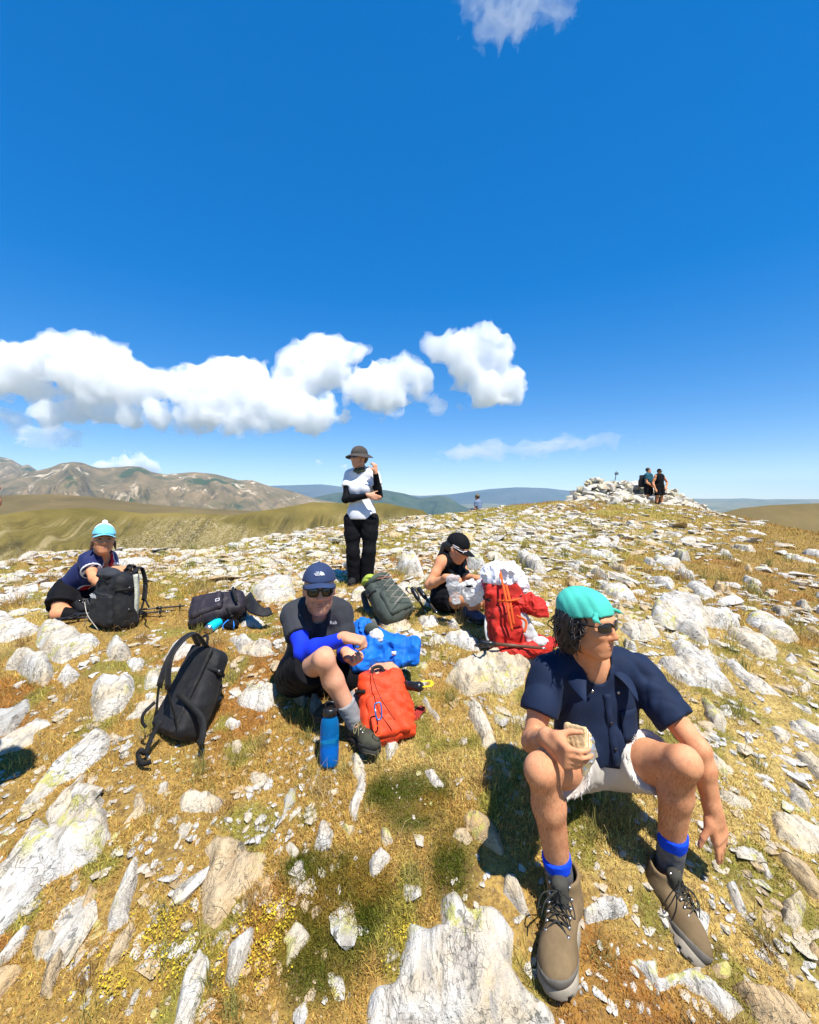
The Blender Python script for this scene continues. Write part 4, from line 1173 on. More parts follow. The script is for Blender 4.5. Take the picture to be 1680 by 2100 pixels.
def build_grass():
    rg = np.random.default_rng(91)
    # near turf
    n = 350000
    az = np.radians(rg.uniform(-50, 50, n)); r = 1.0 * (5.2 / 1.0) ** (rg.random(n) ** 0.72)
    x = r * np.sin(az); y = r * np.cos(az)
    for cx, cy, rx, ry in MOSS:              # cushions are denser
        k = int(110000 * rx * ry); qq = rg.normal(0, .55, (k, 2))
        x = np.concatenate([x, cx + qq[:, 0] * rx]); y = np.concatenate([y, cy + qq[:, 1] * ry])
    n = len(x)
    bare = fbm(x * 3.3, y * 2.6, 0, 3, 71)
    ok = (y > 0.9) & off_rocks(x, y) & (bare > -0.34 + rg.normal(0, .1, n))
    x, y = x[ok], y[ok]
    col, m, ye = turf_colour(x, y)
    col *= np.exp(rg.normal(0, 0.30, (len(x), 1))) * np.exp(rg.normal(0, 0.07, (len(x), 3)))
    col = np.clip(col, 0, 0.85)
    tall = np.clip(fbm(x * 2.7, y * 2.7, 0, 2, 81) + 0.45, 0.15, 1.1)
    d = y
    L = (0.013 + 0.021 * tall) * np.exp(rg.normal(0, 0.3, len(x))) * (1 - 0.30 * m) * (0.8 + 0.1 * d)
    W = (0.0018 + 0.0008 * d) * rg.uniform(0.6, 1.3, len(x))
    le = np.abs(rg.normal(0.75, 0.4, len(x)))
    nr = y < 2.1
    o = build_blades(x[nr], y[nr], col[nr], L[nr], W[nr], le[nr], 2, 'dry_grass', M_GRASS, 5)
    tag(o, 'short golden brown alpine grass covering the foreground turf', 'grass', kind='stuff')
    nr = ~nr
    o = build_blades(x[nr], y[nr], col[nr], L[nr], W[nr] * 1.15, le[nr], 1, 'dry_grass', M_GRASS, 8)
    tag(o, 'short golden brown alpine grass around the hikers and their packs', 'grass', kind='stuff')
    # farther turf
    n = 210000
    az = np.radians(rg.uniform(-50, 50, n)); r = 4.6 * (23 / 4.6) ** rg.random(n)
    x = r * np.sin(az); y = r * np.cos(az)
    br = np.interp(np.degrees(az), _BR_AZ, _BR_R)
    bare = fbm(x * 1.2, y * 0.9, 0, 3, 72)
    ok = (r < br + 2.5) & off_rocks(x, y) & (bare > -0.40 + rg.normal(0, .12, n))
    x, y = x[ok], y[ok]
    col = patch_colour(x, y) * np.exp(rg.normal(0, 0.28, (len(x), 1)))
    L = (0.026 + 0.0022 * y) * np.exp(rg.normal(0, 0.35, len(x))); W = (0.0035 + 0.0011 * y) * rg.uniform(0.6, 1.4, len(x))
    o = build_blades(x, y, np.clip(col, 0, .85), L, W, np.abs(rg.normal(0.6, 0.35, len(x))), 1, 'dry_grass', M_GRASS, 6)
    tag(o, 'dry olive and brown grass between the stones farther up the dome', 'grass', kind='stuff')
    # hair-grass tufts
    nt = 300
    az = np.radians(rg.uniform(-48, 48, nt)); r = 1.15 * (9.0 / 1.15) ** (rg.random(nt) ** 0.8)
    tx = r * np.sin(az); ty = r * np.cos(az)
    k = rg.integers(30, 75, nt)
    x = np.repeat(tx, k); y = np.repeat(ty, k)
    sp = np.repeat(0.012 + 0.006 * np.minimum(ty, 4), k)
    x = x + rg.normal(0, 1, len(x)) * sp; y = y + rg.normal(0, 1, len(x)) * sp
    ok = off_rocks(x, y, 0.0) & (patch_w(x, y, MOSS) < .2); x, y = x[ok], y[ok]
    c0 = np.array([(0.36, 0.30, 0.10), (0.45, 0.33, 0.14), (0.25, 0.24, 0.07), (0.38, 0.24, 0.09)])
    col = np.repeat(c0[rg.integers(0, 4, nt)], k, axis=0)[ok] * np.exp(rg.normal(0, .25, (len(x), 1)))
    L = (0.05 + 0.012 * y) * np.exp(rg.normal(0, 0.35, len(x)))
    o = build_blades(x, y, np.clip(col, 0, .85), L, 0.0013 + 0.0007 * y, np.abs(rg.normal(0.55, 0.35, len(x))), 2, 'tufted_grass', M_GRASS, 7)
    tag(o, 'wispy hair grass tufts standing above the turf', 'grass', kind='stuff')
    # little yellow flowers / stonecrop leaves
    n = 2300
    x = []; y = []
    for cx, cy, rx, ry in YEL:
        q = rg.normal(0, 0.55, (n // len(YEL), 2))
        x.append(cx + q[:, 0] * rx); y.append(cy + q[:, 1] * ry)
    x = np.concatenate(x); y = np.concatenate(y)
    cl = fbm(x * 25, y * 25, 0, 2, 88) > 0.02
    x, y = x[cl], y[cl]
    ok = off_rocks(x, y, 0.0); x, y = x[ok], y[ok]
    z = ground(x, y) + rg.uniform(0.008, 0.024, len(x))
    s = rg.uniform(0.0018, 0.0038, len(x)); a = rg.uniform(0, 6.28, len(x))
    t1 = rg.normal(0, .4, (2, len(x)))
    ring = []
    for q in range(5):
        u = a + q * 2 * np.pi / 5
        ring.append(np.stack([x + s * np.cos(u), y + s * np.sin(u), z + s * (np.cos(u) * t1[0] + np.sin(u) * t1[1])], -1))
    ctr = np.stack([x, y, z + s * 0.35], -1)
    V = np.stack(ring + [ctr], 1).reshape(-1, 3)
    F = (np.array([[q, (q + 1) % 5, 5] for q in range(5)])[None] + np.arange(len(x))[:, None, None] * 6).reshape(-1, 3)
    me = mesh_np('yellow_stonecrop', V, F.astype(np.int32), False)
    o = link('yellow_stonecrop', me, mat_plain('stonecrop_yellow', (0.55, 0.40, 0.03), 0.7, 0.2, 0.35, 200, 0))
    tag(o, 'tiny bright yellow ground cover flowers in the lower left turf', 'flowers', kind='stuff')
build_grass()
# the soil and thatch under the blades has the same patchwork of colours
def tint_ground():
    me = ground_o.data
    n = len(me.vertices); V = np.empty(n * 3, dtype=np.float32); me.vertices.foreach_get('co', V); V = V.reshape(-1, 3).astype(float)
    col = np.empty((n, 4), dtype=np.float32); col[:] = (0.33, 0.235, 0.075, 1)
    k = np.nonzero(np.hypot(V[:, 0], V[:, 1]) < 30)[0]
    c, _, _ = turf_colour(V[k, 0], V[k, 1])
    col[k, :3] = c * 0.72
    ca = me.color_attributes.new('tint', 'FLOAT_COLOR', 'POINT'); ca.data.foreach_set('color', col.ravel())
tint_ground()

# ================================================================== CLOUDS
def mat_cloud(name, dens):
    t = NT(name)
    vs = t.n('VolumeScatter')
    vs.inputs['Color'].default_value = (1, 1, 1, 1)
    vs.inputs['Density'].default_value = dens
    vs.inputs['Anisotropy'].default_value = -0.25
    t.l(vs.outputs[0], t.out.inputs['Volume'])
    return t.m
M_CLOUD = mat_cloud('cumulus', 0.0042)
M_CLOUD_THIN = mat_cloud('cloud_wisp', 0.0022)
M_FRINGE = mat_cloud('cloud_fringe', 0.0026)
def cloud(blobs, dist, label, mat, h, amp=0.35, seed=0, flat=0.55, fringe=True):
    """billowing cumulus from overlapping puffs, with a thin ragged fringe; blobs: (px, py, radius px, extra depth, flattening)"""
    k = dist / F_PX
    prims = []
    for b in blobs:
        c = P(b[0], b[1], dist); c[1] += (b[3] if len(b) > 3 else 0) * k
        r = b[2] * k
        prims.append(sd_ell(c, None, (r, r * 1.1, r * (b[4] if len(b) > 4 else 0.85))))
    o = None
    for part in range(2 if fringe else 1):
        f = Field.around(prims, h * (1.7 if part == 0 else 2.4), 60 * k * .8)
        f.F[:] = 1e4
        for p in prims: f.add(p, 22 * k, pad=60 * k)
        m = np.abs(f.F) < 60 * k
        i, j, q = np.nonzero(m)
        s = 1.0 / (30 * k)
        x = f.ax[0][i] * s; y = f.ax[1][j] * s; z = f.ax[2][q] * s
        n = np.zeros(len(x), dtype=np.float32); a = 1.0
        for oc in range(5):          # billows: rounded outward lobes
            n += a * (np.abs(noise3(x * 2.1 ** oc, y * 2.1 ** oc, z * 2.1 ** oc, seed + oc)) * 2 - 0.7); a *= 0.55
        if part == 0:
            big = fbm(x * .55, y * .55, z * .55, 3, seed + 40)
            f.F[m] += amp * 26 * k * n + 27 * k * big + 2.5 * k
        else:
            rag = fbm(x * .9 + 5, y * .9, z * .9, 4, seed + 90)
            big = fbm(x * .55, y * .55, z * .55, 3, seed + 40)
            f.F[m] += amp * 26 * k * n + 27 * k * big + 2.5 * k - (3.0 + 16.0 * rag) * k
        me = f.mesh('cloud')
        V = np.empty(len(me.vertices) * 3, dtype=np.float32); me.vertices.foreach_get('co', V)
        V = V.reshape(-1, 3)
        if part == 0: c0 = V.mean(0)
        V -= c0
        me.vertices.foreach_set('co', V.ravel())
        if part == 0:
            o = link('cloud', me, mat, loc=tuple(float(q) for q in c0))
            tag(o, label, 'cloud', kind='structure')
        else:
            link('cloud_fringe', me, M_FRINGE, parent=o)
    return o
CLOUDS = True
if CLOUDS:
    D = 7000.0
    cloud([(-60, 745, 60), (10, 735, 42), (70, 745, 48), (120, 715, 36), (175, 710, 38), (215, 725, 34), (150, 760, 55), (40, 785, 45), (240, 765, 42), (280, 785, 40), (210, 800, 40),
           (330, 785, 38), (380, 800, 40), (430, 775, 34), (475, 760, 34), (510, 775, 32), (460, 810, 44), (540, 815, 38), (590, 845, 34), (640, 855, 32), (500, 850, 40), (430, 850, 36), (480, 872, 18),
           (560, 868, 24), (95, 845, 26), (150, 842, 28), (210, 850, 24), (270, 858, 22), (330, 858, 24), (380, 858, 20)],
          D, 'long heaped white cloud bank over the left mountains', M_CLOUD, 20, 0.42, 3)
    cloud([(600, 780, 30), (610, 740, 30), (650, 720, 32), (700, 722, 26), (735, 722, 14), (660, 765, 40), (620, 800, 28), (700, 770, 22)], D * 1.04, 'rounded white cloud puff right of the cloud bank', M_CLOUD, 20, 0.42, 217)
    cloud([(740, 800, 34), (780, 775, 32), (830, 765, 32), (870, 770, 22), (800, 815, 34), (760, 835, 22), (850, 800, 22)], D * 0.97, 'white cloud puff above the bucket hat', M_CLOUD, 20, 0.42, 23)
    cloud([(900, 715, 28), (940, 710, 30), (980, 712, 32), (1020, 735, 30), (1050, 775, 26), (960, 755, 38), (1010, 790, 36), (985, 820, 18), (1050, 805, 22)], D, 'rightmost big white cloud puff of the row', M_CLOUD, 20, 0.42, 33)
    cloud([(665, 822, 9), (690, 850, 9), (680, 835, 8)], D, 'small detached cloud scrap under the row of puffs', M_CLOUD, 14, 0.5, 43)
    cloud([(895, 835, 8, 0, .4), (908, 830, 7, 0, .5)], D, 'tiny cloud shred below the rightmost puff', M_CLOUD_THIN, 12, 0.5, 53, fringe=False)
    cloud([(100, 890, 22, 0, .5), (140, 882, 20, 0, .5), (180, 880, 18, 0, .5), (60, 900, 18, 0, .4), (30, 862, 26, 0, .5), (5, 850, 22, 0, .5)], D, 'flat cloud scraps under the left end of the bank', M_CLOUD_THIN, 18, 0.6, 63, fringe=False)
    D2 = 22000.0
    cloud([(250, 952, 16, 0, .6), (285, 945, 18, 0, .6), (310, 955, 14, 0, .6), (210, 962, 14, 0, .5), (350, 962, 12, 0, .5)], D2, 'low pinkish cloud peeping over the left mountain ridge', M_CLOUD_THIN, 60, 0.5, 73, fringe=False)
    cloud([(655, 948, 7, 0, .6), (675, 950, 6, 0, .6), (695, 945, 7, 0, .6)], D2, 'three tiny cloud dots left of the bucket hat', M_CLOUD_THIN, 40, 0.5, 83, fringe=False)
    cloud([(1150, 910, 60, 0, .16), (1090, 920, 50, 0, .14), (1220, 902, 36, 0, .12), (960, 928, 60, 0, .12)], D2, 'thin streak of cloud low over the right horizon', mat_cloud('cloud_veil', 0.00035), 60, 0.3, 93, fringe=False)
    cloud([(990, 10, 30, 0, .7), (1015, 40, 22, 0, .8), (1060, 0, 34, 0, .6), (1120, -10, 40, 0, .5), (1030, 20, 30, 0, .7), (1085, 25, 18, 0, .6)], 5200.0, 'faint wispy cloud at the top edge of the sky', mat_cloud('cloud_wisp_high', 0.0009), 22, 1.5, 103, fringe=False)
# ================================================================== PEOPLE: body, clothes and head-gear builders
V3 = lambda *a: np.array(a, float)
def lerp(a, b, t): return np.asarray(a, float) * (1 - t) + np.asarray(b, float) * t
def unit(v):
    v = np.asarray(v, float); return v / max(np.linalg.norm(v), 1e-9)
def rot_about(v, axis, ang):
    axis = unit(axis); v = np.asarray(v, float)
    return v * math.cos(ang) + np.cross(axis, v) * math.sin(ang) + axis * (axis @ v) * (1 - math.cos(ang))

class Head:
    def __init__(self, c, fwd, up=(0, 0, 1), s=1.0):
        self.c = np.asarray(c, float); self.M = frame(fwd=fwd, up=up); self.s = s
    def w(self, r, u, f): return self.c + self.s * (self.M[0] * r + self.M[1] * u + self.M[2] * f)
    def ell(self, c, rad): return sd_ell(self.w(*c), self.M, np.array(rad) * self.s)
    def cone(self, a, b, ra, rb): return sd_cone(self.w(*a), self.w(*b), ra * self.s, rb * self.s)

def head_prims(H, female=False):
    j = 0.92 if female else 1.0
    add = [  # (prim, blend)
        (H.ell((0, 0.030, -0.012), (0.076, 0.094, 0.098)), 0.0),
        (H.ell((0, -0.020, 0.025), (0.066, 0.085, 0.070)), 0.03),
        (H.ell((0, -0.072, 0.040), (0.050 * j, 0.046, 0.052)), 0.03),
        (H.ell((0, -0.104, 0.066), (0.022 * j, 0.017, 0.020)), 0.025),
        (H.cone((0.050 * j, -0.062, 0.0), (0.018, -0.104, 0.055), 0.020, 0.016), 0.02),
        (H.cone((-0.050 * j, -0.062, 0.0), (-0.018, -0.104, 0.055), 0.020, 0.016), 0.02),
        (H.ell((0.036, -0.022, 0.070), (0.024, 0.018, 0.020)), 0.02),
        (H.ell((-0.036, -0.022, 0.070), (0.024, 0.018, 0.020)), 0.02),
        (H.ell((0, 0.030, 0.082), (0.048, 0.012, 0.014)), 0.018),
        (H.cone((0, 0.016, 0.092), (0, -0.028, 0.113), 0.0075, 0.0115), 0.010),
        (H.ell((0.011, -0.034, 0.100), (0.009, 0.008, 0.011)), 0.008),
        (H.ell((-0.011, -0.034, 0.100), (0.009, 0.008, 0.011)), 0.008),
        (H.ell((0, -0.060, 0.089), (0.025, 0.0055, 0.010)), 0.006),
        (H.ell((0, -0.072, 0.088), (0.021, 0.0065, 0.010)), 0.006),
        (H.ell((0.078, -0.008, -0.008), (0.009, 0.031, 0.019)), 0.008),
        (H.ell((-0.078, -0.008, -0.008), (0.009, 0.031, 0.019)), 0.008),
    ]
    sub = [(H.ell((0.033, 0.008, 0.101), (0.019, 0.012, 0.015)), 0.012), (H.ell((-0.033, 0.008, 0.101), (0.019, 0.012, 0.015)), 0.012),
           (H.ell((0, -0.0655, 0.103), (0.023, 0.0022, 0.010)), 0.004), (H.ell((0.083, -0.006, 0.0), (0.006, 0.018, 0.010)), 0.004), (H.ell((-0.083, -0.006, 0.0), (0.006, 0.018, 0.010)), 0.004)]
    return add, sub

def hand_prims(wr, d, n, side, curl=(0.35, 0.45, 0.35), spread=0.10, thumb=(0.55, 0.62, 0.45), s=1.0):
    """wrist, direction to knuckles, palm normal (where fingers curl to), side = +1/-1 for the thumb's side along cross(d, n)"""
    d = unit(d); n = unit(np.asarray(n, float) - d * (np.asarray(n, float) @ d)); a = np.cross(d, n) * side
    out = []
    M = np.array([a, d, n])
    out.append((sd_box(wr + d * 0.052 * s, M, np.array([0.040, 0.046, 0.0145]) * s, 0.012 * s), 0.012))
    out.append((sd_cone(wr - d * 0.02 * s, wr + d * 0.03 * s, 0.026 * s, 0.024 * s), 0.02))
    out.append((sd_ell(wr + d * 0.035 * s + a * 0.026 * s + n * 0.008 * s, M, np.array([0.018, 0.030, 0.016]) * s), 0.012))
    for i, (off, L) in enumerate(((0.030, 0.070), (0.0105, 0.080), (-0.0095, 0.074), (-0.0285, 0.060))):
        c = [q + 0.06 * (i - 1.5) * 0.6 for q in curl]
        p = wr + d * (0.092 - 0.004 * abs(i - 1)) * s + a * off * s
        v = unit(d + a * off * spread * 30 * 0.1)
        r = 0.0092 * s
        ang = 0.0
        for seg, (fr, cc) in enumerate(zip((0.45, 0.31, 0.24), c)):
            ang += cc
            v2 = rot_about(v, a * side, 0)  # keep
            v2 = v * math.cos(ang) + n * math.sin(ang)
            q = p + v2 * L * fr * s
            out.append((sd_cone(p, q, r, r * 0.92), 0.004 if seg else 0.007))
            p = q; r *= 0.93
    # thumb leaves the side of the palm near its base
    p = wr + d * 0.030 * s + a * 0.034 * s
    v = unit(d * thumb[0] + a * thumb[1] + n * thumb[2])
    q = p + v * 0.046 * s
    out.append((sd_cone(p, q, 0.0125 * s, 0.0105 * s), 0.010))
    v = unit(v * 0.75 + d * 0.45 + n * 0.18)
    out.append((sd_cone(q, q + v * 0.034 * s, 0.0105 * s, 0.0085 * s), 0.004))
    return out

class Body:
    """joints are world points; keys: shA shB elA elB wrA wrB hipA hipB knA knB anA anB toA toB neck (A = picture left)"""
    def __init__(self, J, H, s=1.0, female=False, girth=1.0, fat=1.0):
        self.J = J; self.H = H; self.s = s; self.female = female
        g = girth
        j = J
        msh = (j['shA'] + j['shB']) / 2; mhp = (j['hipA'] + j['hipB']) / 2
        up = msh - mhp; L = np.linalg.norm(up); up = up / L
        rt = unit((j['shB'] - j['shA']) / np.linalg.norm(j['shB'] - j['shA']) + 0.6 * unit(j['hipB'] - j['hipA']))
        self.M = M = frame(right=rt, up=up)      # rows: right(A->B), up, third = cross(up,right)
        self.fr = J.get('front', M[2])
        if M[2] @ self.fr < 0: M[2] = -M[2]
        self.up = up; self.msh = msh; self.mhp = mhp; self.L = L
        f = M[2]; self.f = f
        sl = J.get('slouch', 0.0)
        w = np.linalg.norm(j['shB'] - j['shA']) / 2
        cw = max(0.12, min(0.165, w * 0.92)) * g
        P_ = {}
        P_['torso'] = [
            (sd_ell(mhp + up * L * 0.68 - f * (sl * 0.5 - 0.005), M, (cw, 0.44 * L if L < .45 else 0.19 * s, 0.108 * g * s)), 0.0),
            (sd_ell(mhp + up * L * 0.34 - f * sl, M, (cw * 0.90, 0.36 * L + .02, 0.102 * g * s * fat)), 0.05),
            (sd_ell(mhp + up * 0.03 - f * sl * 0.7, M, (cw * 1.0, 0.115 * s, 0.112 * g * s)), 0.05),
            (sd_cone(j['shA'], lerp(j['shA'], msh, 0.85) + up * 0.022 * s, 0.056 * s * g, 0.066 * s), 0.04),
            (sd_cone(j['shB'], lerp(j['shB'], msh, 0.85) + up * 0.022 * s, 0.056 * s * g, 0.066 * s), 0.04),
            (sd_cone(j['neck'], lerp(j['shA'], msh, 0.45) + up * 0.028 * s, 0.042 * s, 0.048 * s), 0.04),
            (sd_cone(j['neck'], lerp(j['shB'], msh, 0.45) + up * 0.028 * s, 0.042 * s, 0.048 * s), 0.04)]
        if female:
            for q in (-1, 1):
                P_['torso'].append((sd_ell(mhp + up * L * 0.70 + f * 0.085 * s + M[0] * q * 0.065 * s, M, (0.055 * s, 0.06 * s, 0.05 * s)), 0.04))
        nt = H.w(0, -0.055, -0.012)
        P_['neck'] = [(sd_cone(j['neck'] - up * 0.01, nt, 0.060 * s, 0.052 * s), 0.03)]
        for k in 'AB':
            sh, el, wr = j['sh' + k], j['el' + k], j['wr' + k]
            mid = lerp(sh, el, 0.5)
            P_['up' + k] = [(sd_cone(sh, mid, 0.053 * s * g, 0.046 * s * g), 0.04), (sd_cone(mid, el, 0.046 * s * g, 0.037 * s), 0.02)]
            m2 = lerp(el, wr, 0.3)
            P_['lo' + k] = [(sd_cone(el, m2, 0.037 * s, 0.041 * s * g), 0.02), (sd_cone(m2, wr, 0.041 * s * g, 0.0265 * s), 0.02)]
            hp, kn, an = j['hip' + k], j['kn' + k], j['an' + k]
            m = lerp(hp, kn, 0.45)
            P_['th' + k] = [(sd_cone(hp, m, 0.090 * s * g, 0.077 * s * g), 0.05), (sd_cone(m, kn, 0.077 * s * g, 0.047 * s), 0.03)]
            ax = unit(an - kn); bk = -unit(np.cross(np.cross(unit(kn - hp), ax), ax)) if np.linalg.norm(np.cross(unit(kn - hp), ax)) > 0.15 else -f
            bk = bk if bk @ (lerp(hp, an, 0.5) - kn) > 0 else -bk
            c1 = lerp(kn, an, 0.33) + bk * 0.012 * s
            P_['sh' + k] = [(sd_ell(kn - bk * 0.010 * s, None, (0.042 * s,) * 3), 0.03), (sd_cone(kn, c1, 0.046 * s, 0.054 * s * g), 0.025), (sd_cone(c1, an, 0.055 * s * g, 0.037 * s), 0.025)]
            P_['ft' + k] = [(sd_cone(an, lerp(an, j.get('ball' + k, j['to' + k]), 0.62), 0.032 * s, 0.020 * s), 0.02)]
        self.P = P_
        self.hd = head_prims(H, female)
        self.hands = {'A': [], 'B': []}
    def all(self):
        for k in ('torso', 'thA', 'thB', 'shA', 'shB', 'ftA', 'ftB', 'neck', 'upA', 'upB', 'loA', 'loB'):
            yield from self.P[k]
    def mesh(self, h):
        prims = list(self.all()) + self.hd[0] + self.hands['A'] + self.hands['B']
        F = Field.around([p for p, _ in prims], h)
        for p, k in self.all(): F.add(p, k)
        for p, k in self.hd[0]: F.add(p, k)
        for p, k in self.hd[1]: F.sub(p, k)
        for q in 'AB':
            for p, k in self.hands[q]: F.add(p, k)
        return F
    def cloth(self, keys, off, h, pad=0.05):
        """field of a garment over the named groups; off number or dict"""
        prims = [(p, k, (off if np.isscalar(off) else off.get(q, off['*']))) for q in keys for p, k in self.P[q]]
        F = Field.around([p for p, _, _ in prims], h, pad)
        for p, k, o in prims: F.add(p, k + 0.02, o, pad=0.09)
        return F

def folds(F, amp, freq, seed, stretch=(1, 1, 1), band=0.03, pts=None):
    """creased cloth: bundles of rounded ridges with sharp valleys running in a few directions, each in its own zones"""
    m = np.abs(F.F) < band
    i, j, k = np.nonzero(m)
    x = F.ax[0][i] * stretch[0]; y = F.ax[1][j] * stretch[1]; z = F.ax[2][k] * stretch[2]
    rg = np.random.default_rng(seed)
    n = np.zeros(len(x), dtype=np.float32)
    f = freq * 6.0
    wob = 2.2 * noise3(x * freq * .45, y * freq * .45, z * freq * .45, seed + 50)
    for q in range(5):
        d = rg.normal(size=3); d /= np.linalg.norm(d)
        fr = f * rg.uniform(0.6, 1.5)
        w = np.clip(noise3(x * freq * .38 + 9 * q, y * freq * .38, z * freq * .38, seed + 7 * q) * 1.8 + 0.05, 0, 1)
        n += w * (np.abs(np.sin((x * d[0] + y * d[1] + z * d[2]) * fr + wob * 1.5 + q)) - 0.55)
    w = 1.0
    if pts:
        x = F.ax[0][i]; y = F.ax[1][j]; z = F.ax[2][k]
        w = 0.5
        for p, r in pts:
            w = w + 0.9 * np.exp(-((x - p[0]) ** 2 + (y - p[1]) ** 2 + (z - p[2]) ** 2) / (r * r))
    F.F[m] -= amp * n * w
    return F

def garment(B, core, limbs, core_cuts, th, h, fold=None, extra_sub=(), pad=0.06, k=0.035, solid=True):
    """a garment with open ends. core: [(prim, offset, blend)]; limbs: [([(prim, offset, blend)], cut point, cut normal)]"""
    th = max(th, 2.3 * h)
    allp = [p for p, _, _ in core] + [p for l in limbs for p, _, _ in l[0]]
    F = Field.around(allp, h, pad)
    def fld(pr):
        F.F[:] = 0.3
        for p, o, kk in pr: F.add(p, kk, o, pad=0.10)
        return F.F.copy()
    c0 = fld(core)
    l0 = [fld(l[0]) for l in limbs]
    X, Y, Z = F.ax[0][:, None, None], F.ax[1][None, :, None], F.ax[2][None, None, :]
    pl = lambda p, n: ((X - p[0]) * n[0] + (Y - p[1]) * n[1] + (Z - p[2]) * n[2]).astype(np.float32)
    inner = c0
    for l in l0: inner = smin(inner, l, k)
    F.F = inner.copy()
    if fold: folds(F, *fold[:3], **(fold[3] if len(fold) > 3 else {}))
    delta = F.F - inner
    cc = c0
    for p, n in core_cuts: cc = np.maximum(cc, pl(p, unit(n)))
    out = cc
    for l, (pr, cp, cn) in zip(l0, limbs):
        out = smin(out, np.maximum(l, pl(cp, unit(cn))), k)
    out = out + delta
    F.F = out if solid else np.maximum(out, -(inner + delta + th))
    for p, kk in extra_sub: F.sub(p, kk)
    return F

def arm_limb(B, k, t, off, flare=0.0):
    J = B.J; a, b = J['sh' + k], J['el' + k]; c = lerp(a, b, t); ax = unit(b - a)
    pr = [(p, off, kk + 0.01) for p, kk in B.P['up' + k]]
    r = 0.043 + off + flare
    pr.append((sd_cone(lerp(a, b, 0.25), c + ax * 0.03, r + 0.004, r + flare), 0.0, 0.03))
    return (pr, c, ax)

def leg_limb(B, k, t, off, flare=0.0):
    J = B.J; a, b = J['hip' + k], J['kn' + k]; c = lerp(a, b, t); ax = unit(b - a)
    pr = [(p, off, kk + 0.01) for p, kk in B.P['th' + k]]
    if flare: pr.append((sd_cone(lerp(a, b, 0.2), c + ax * .02, 0.085 + off, 0.075 + off + flare), 0.0, 0.03))
    return (pr, c, ax)

def uv_grid(fn, nu, nv, closed_u=False):
    V = [fn(i / (nu if closed_u else nu - 1), j / (nv - 1)) for i in range(nu) for j in range(nv)]
    F = []
    for i in range(nu if closed_u else nu - 1):
        i2 = (i + 1) % nu
        for j in range(nv - 1):
            F.append((i * nv + j, i2 * nv + j, i2 * nv + j + 1, i * nv + j + 1))
    return V, F

def thick(V, F, offs):
    """give a sheet thickness: second copy shifted by offs (vector per vertex or one), rim closed"""
    V = np.asarray(V, float); n = len(V)
    W = V + np.asarray(offs)
    cnt = {}
    for f in F:
        for a, b in zip(f, f[1:] + f[:1]):
            cnt[(a, b)] = cnt.get((a, b), 0) + 1
    FF = [tuple(f) for f in F] + [tuple(n + q for q in f[::-1]) for f in F]
    for (a, b) in cnt:
        if (b, a) not in cnt: FF.append((b, a, n + a, n + b))
    return np.vstack([V, W]), FF

def cap_parts(par, H, m_crown, m_brim, h=0.005, brim=0.072, tilt=0.0, edge=0.022, dome=1.0, droop=0.30, button=True, width=1.0):
    """baseball cap: crown, brim, top button"""
    prim = H.ell((0, 0.036, -0.010), (0.086, 0.100 * dome, 0.107))
    F = Field.around([prim], h); F.add(prim)
    n = H.M[1] * -1.0 + H.M[2] * tilt
    F.shell(0.006); F.cut(H.w(0, edge, 0.0), n)
    F.ripple(0.0025, 26, 3)
    child(par, 'cap', F.mesh('cap', soften=1), m_crown)
    a, b = 0.086 * width, 0.107
    def fn(u, v):
        t = (u - 0.5) * math.pi * 0.93
        rr = 0.97 + v * 0.0
        x = a * math.sin(t); z = b * math.cos(t) - 0.010
        k = v * brim * (math.cos(t) ** 0.55 if math.cos(t) > 0 else 0)
        z2 = z + k; x2 = x * (1 - 0.06 * v)
        y = edge + 0.004 + tilt * 0.0 - droop * k * 0.9 - 0.16 * (abs(x2) / a) ** 2 * (0.035 + 0.25 * k) * 4 + tilt * z2
        return H.w(x2 * 0.985, y, z2 * (0.965 if v == 0 else 1.0))
    V, Fq = uv_grid(fn, 25, 7)
    V, Fq = thick(V, Fq, -H.M[1] * 0.0035)
    child(par, 'brim', mesh_np('brim', V, Fq), m_brim)
    if button:
        B = Field.around([H.ell((0, 0.036 + 0.100 * dome, -0.010), (0.008, 0.005, 0.008))], 0.003); B.add(H.ell((0, 0.036 + 0.100 * dome, -0.010), (0.008, 0.005, 0.008)))
        child(par, 'button', B.mesh('button'), m_brim)

def glasses_parts(par, H, m_lens, m_frame, wrap=0.5, lw=0.031, lh=0.019, y=0.008, z=0.101, rim=0.0028, squared=0.7):
    def face(x): return z - wrap * 6.0 * x * x
    for q in (-1, 1):
        cx = q * 0.034
        def fn(u, v, cx=cx):
            t = u * 2 * math.pi
            c, s_ = math.cos(t), math.sin(t)
            p = 2.0 + squared
            r = (abs(c) ** p + abs(s_) ** p) ** (-1 / p)
            x = cx + lw * r * c * v; yy = y + lh * r * s_ * v
            return H.w(x, yy, face(x) + 0.003 * (1 - v * v))
        V, Fq = uv_grid(fn, 22, 6, True)
        V, Fq = thick(V, Fq, -H.M[2] * 0.002)
        child(par, 'lens', mesh_np('lens', V, Fq), m_lens)
        m = MB()
        m.tube([fn(i / 22, 1.0) for i in range(22)], rim * H.s, 6, closed=True)
        tx = cx + q * lw * 0.98
        m.tube(spline([H.w(tx, y + lh * 0.4, face(tx)), H.w(q * 0.079, y + lh * 0.4, 0.055), H.w(q * 0.082, y + 0.008, -0.005), H.w(q * 0.080, y - 0.012, -0.03)], 12), rim * H.s, 6)
        if q == 1: m.tube([H.w(-0.005, y + 0.006, face(0) + 0.001), H.w(0, y + 0.009, face(0) + 0.003), H.w(0.005, y + 0.006, face(0) + 0.001)], rim * H.s, 6)
        child(par, 'glasses_frame', m.mesh('glasses_frame'), m_frame)

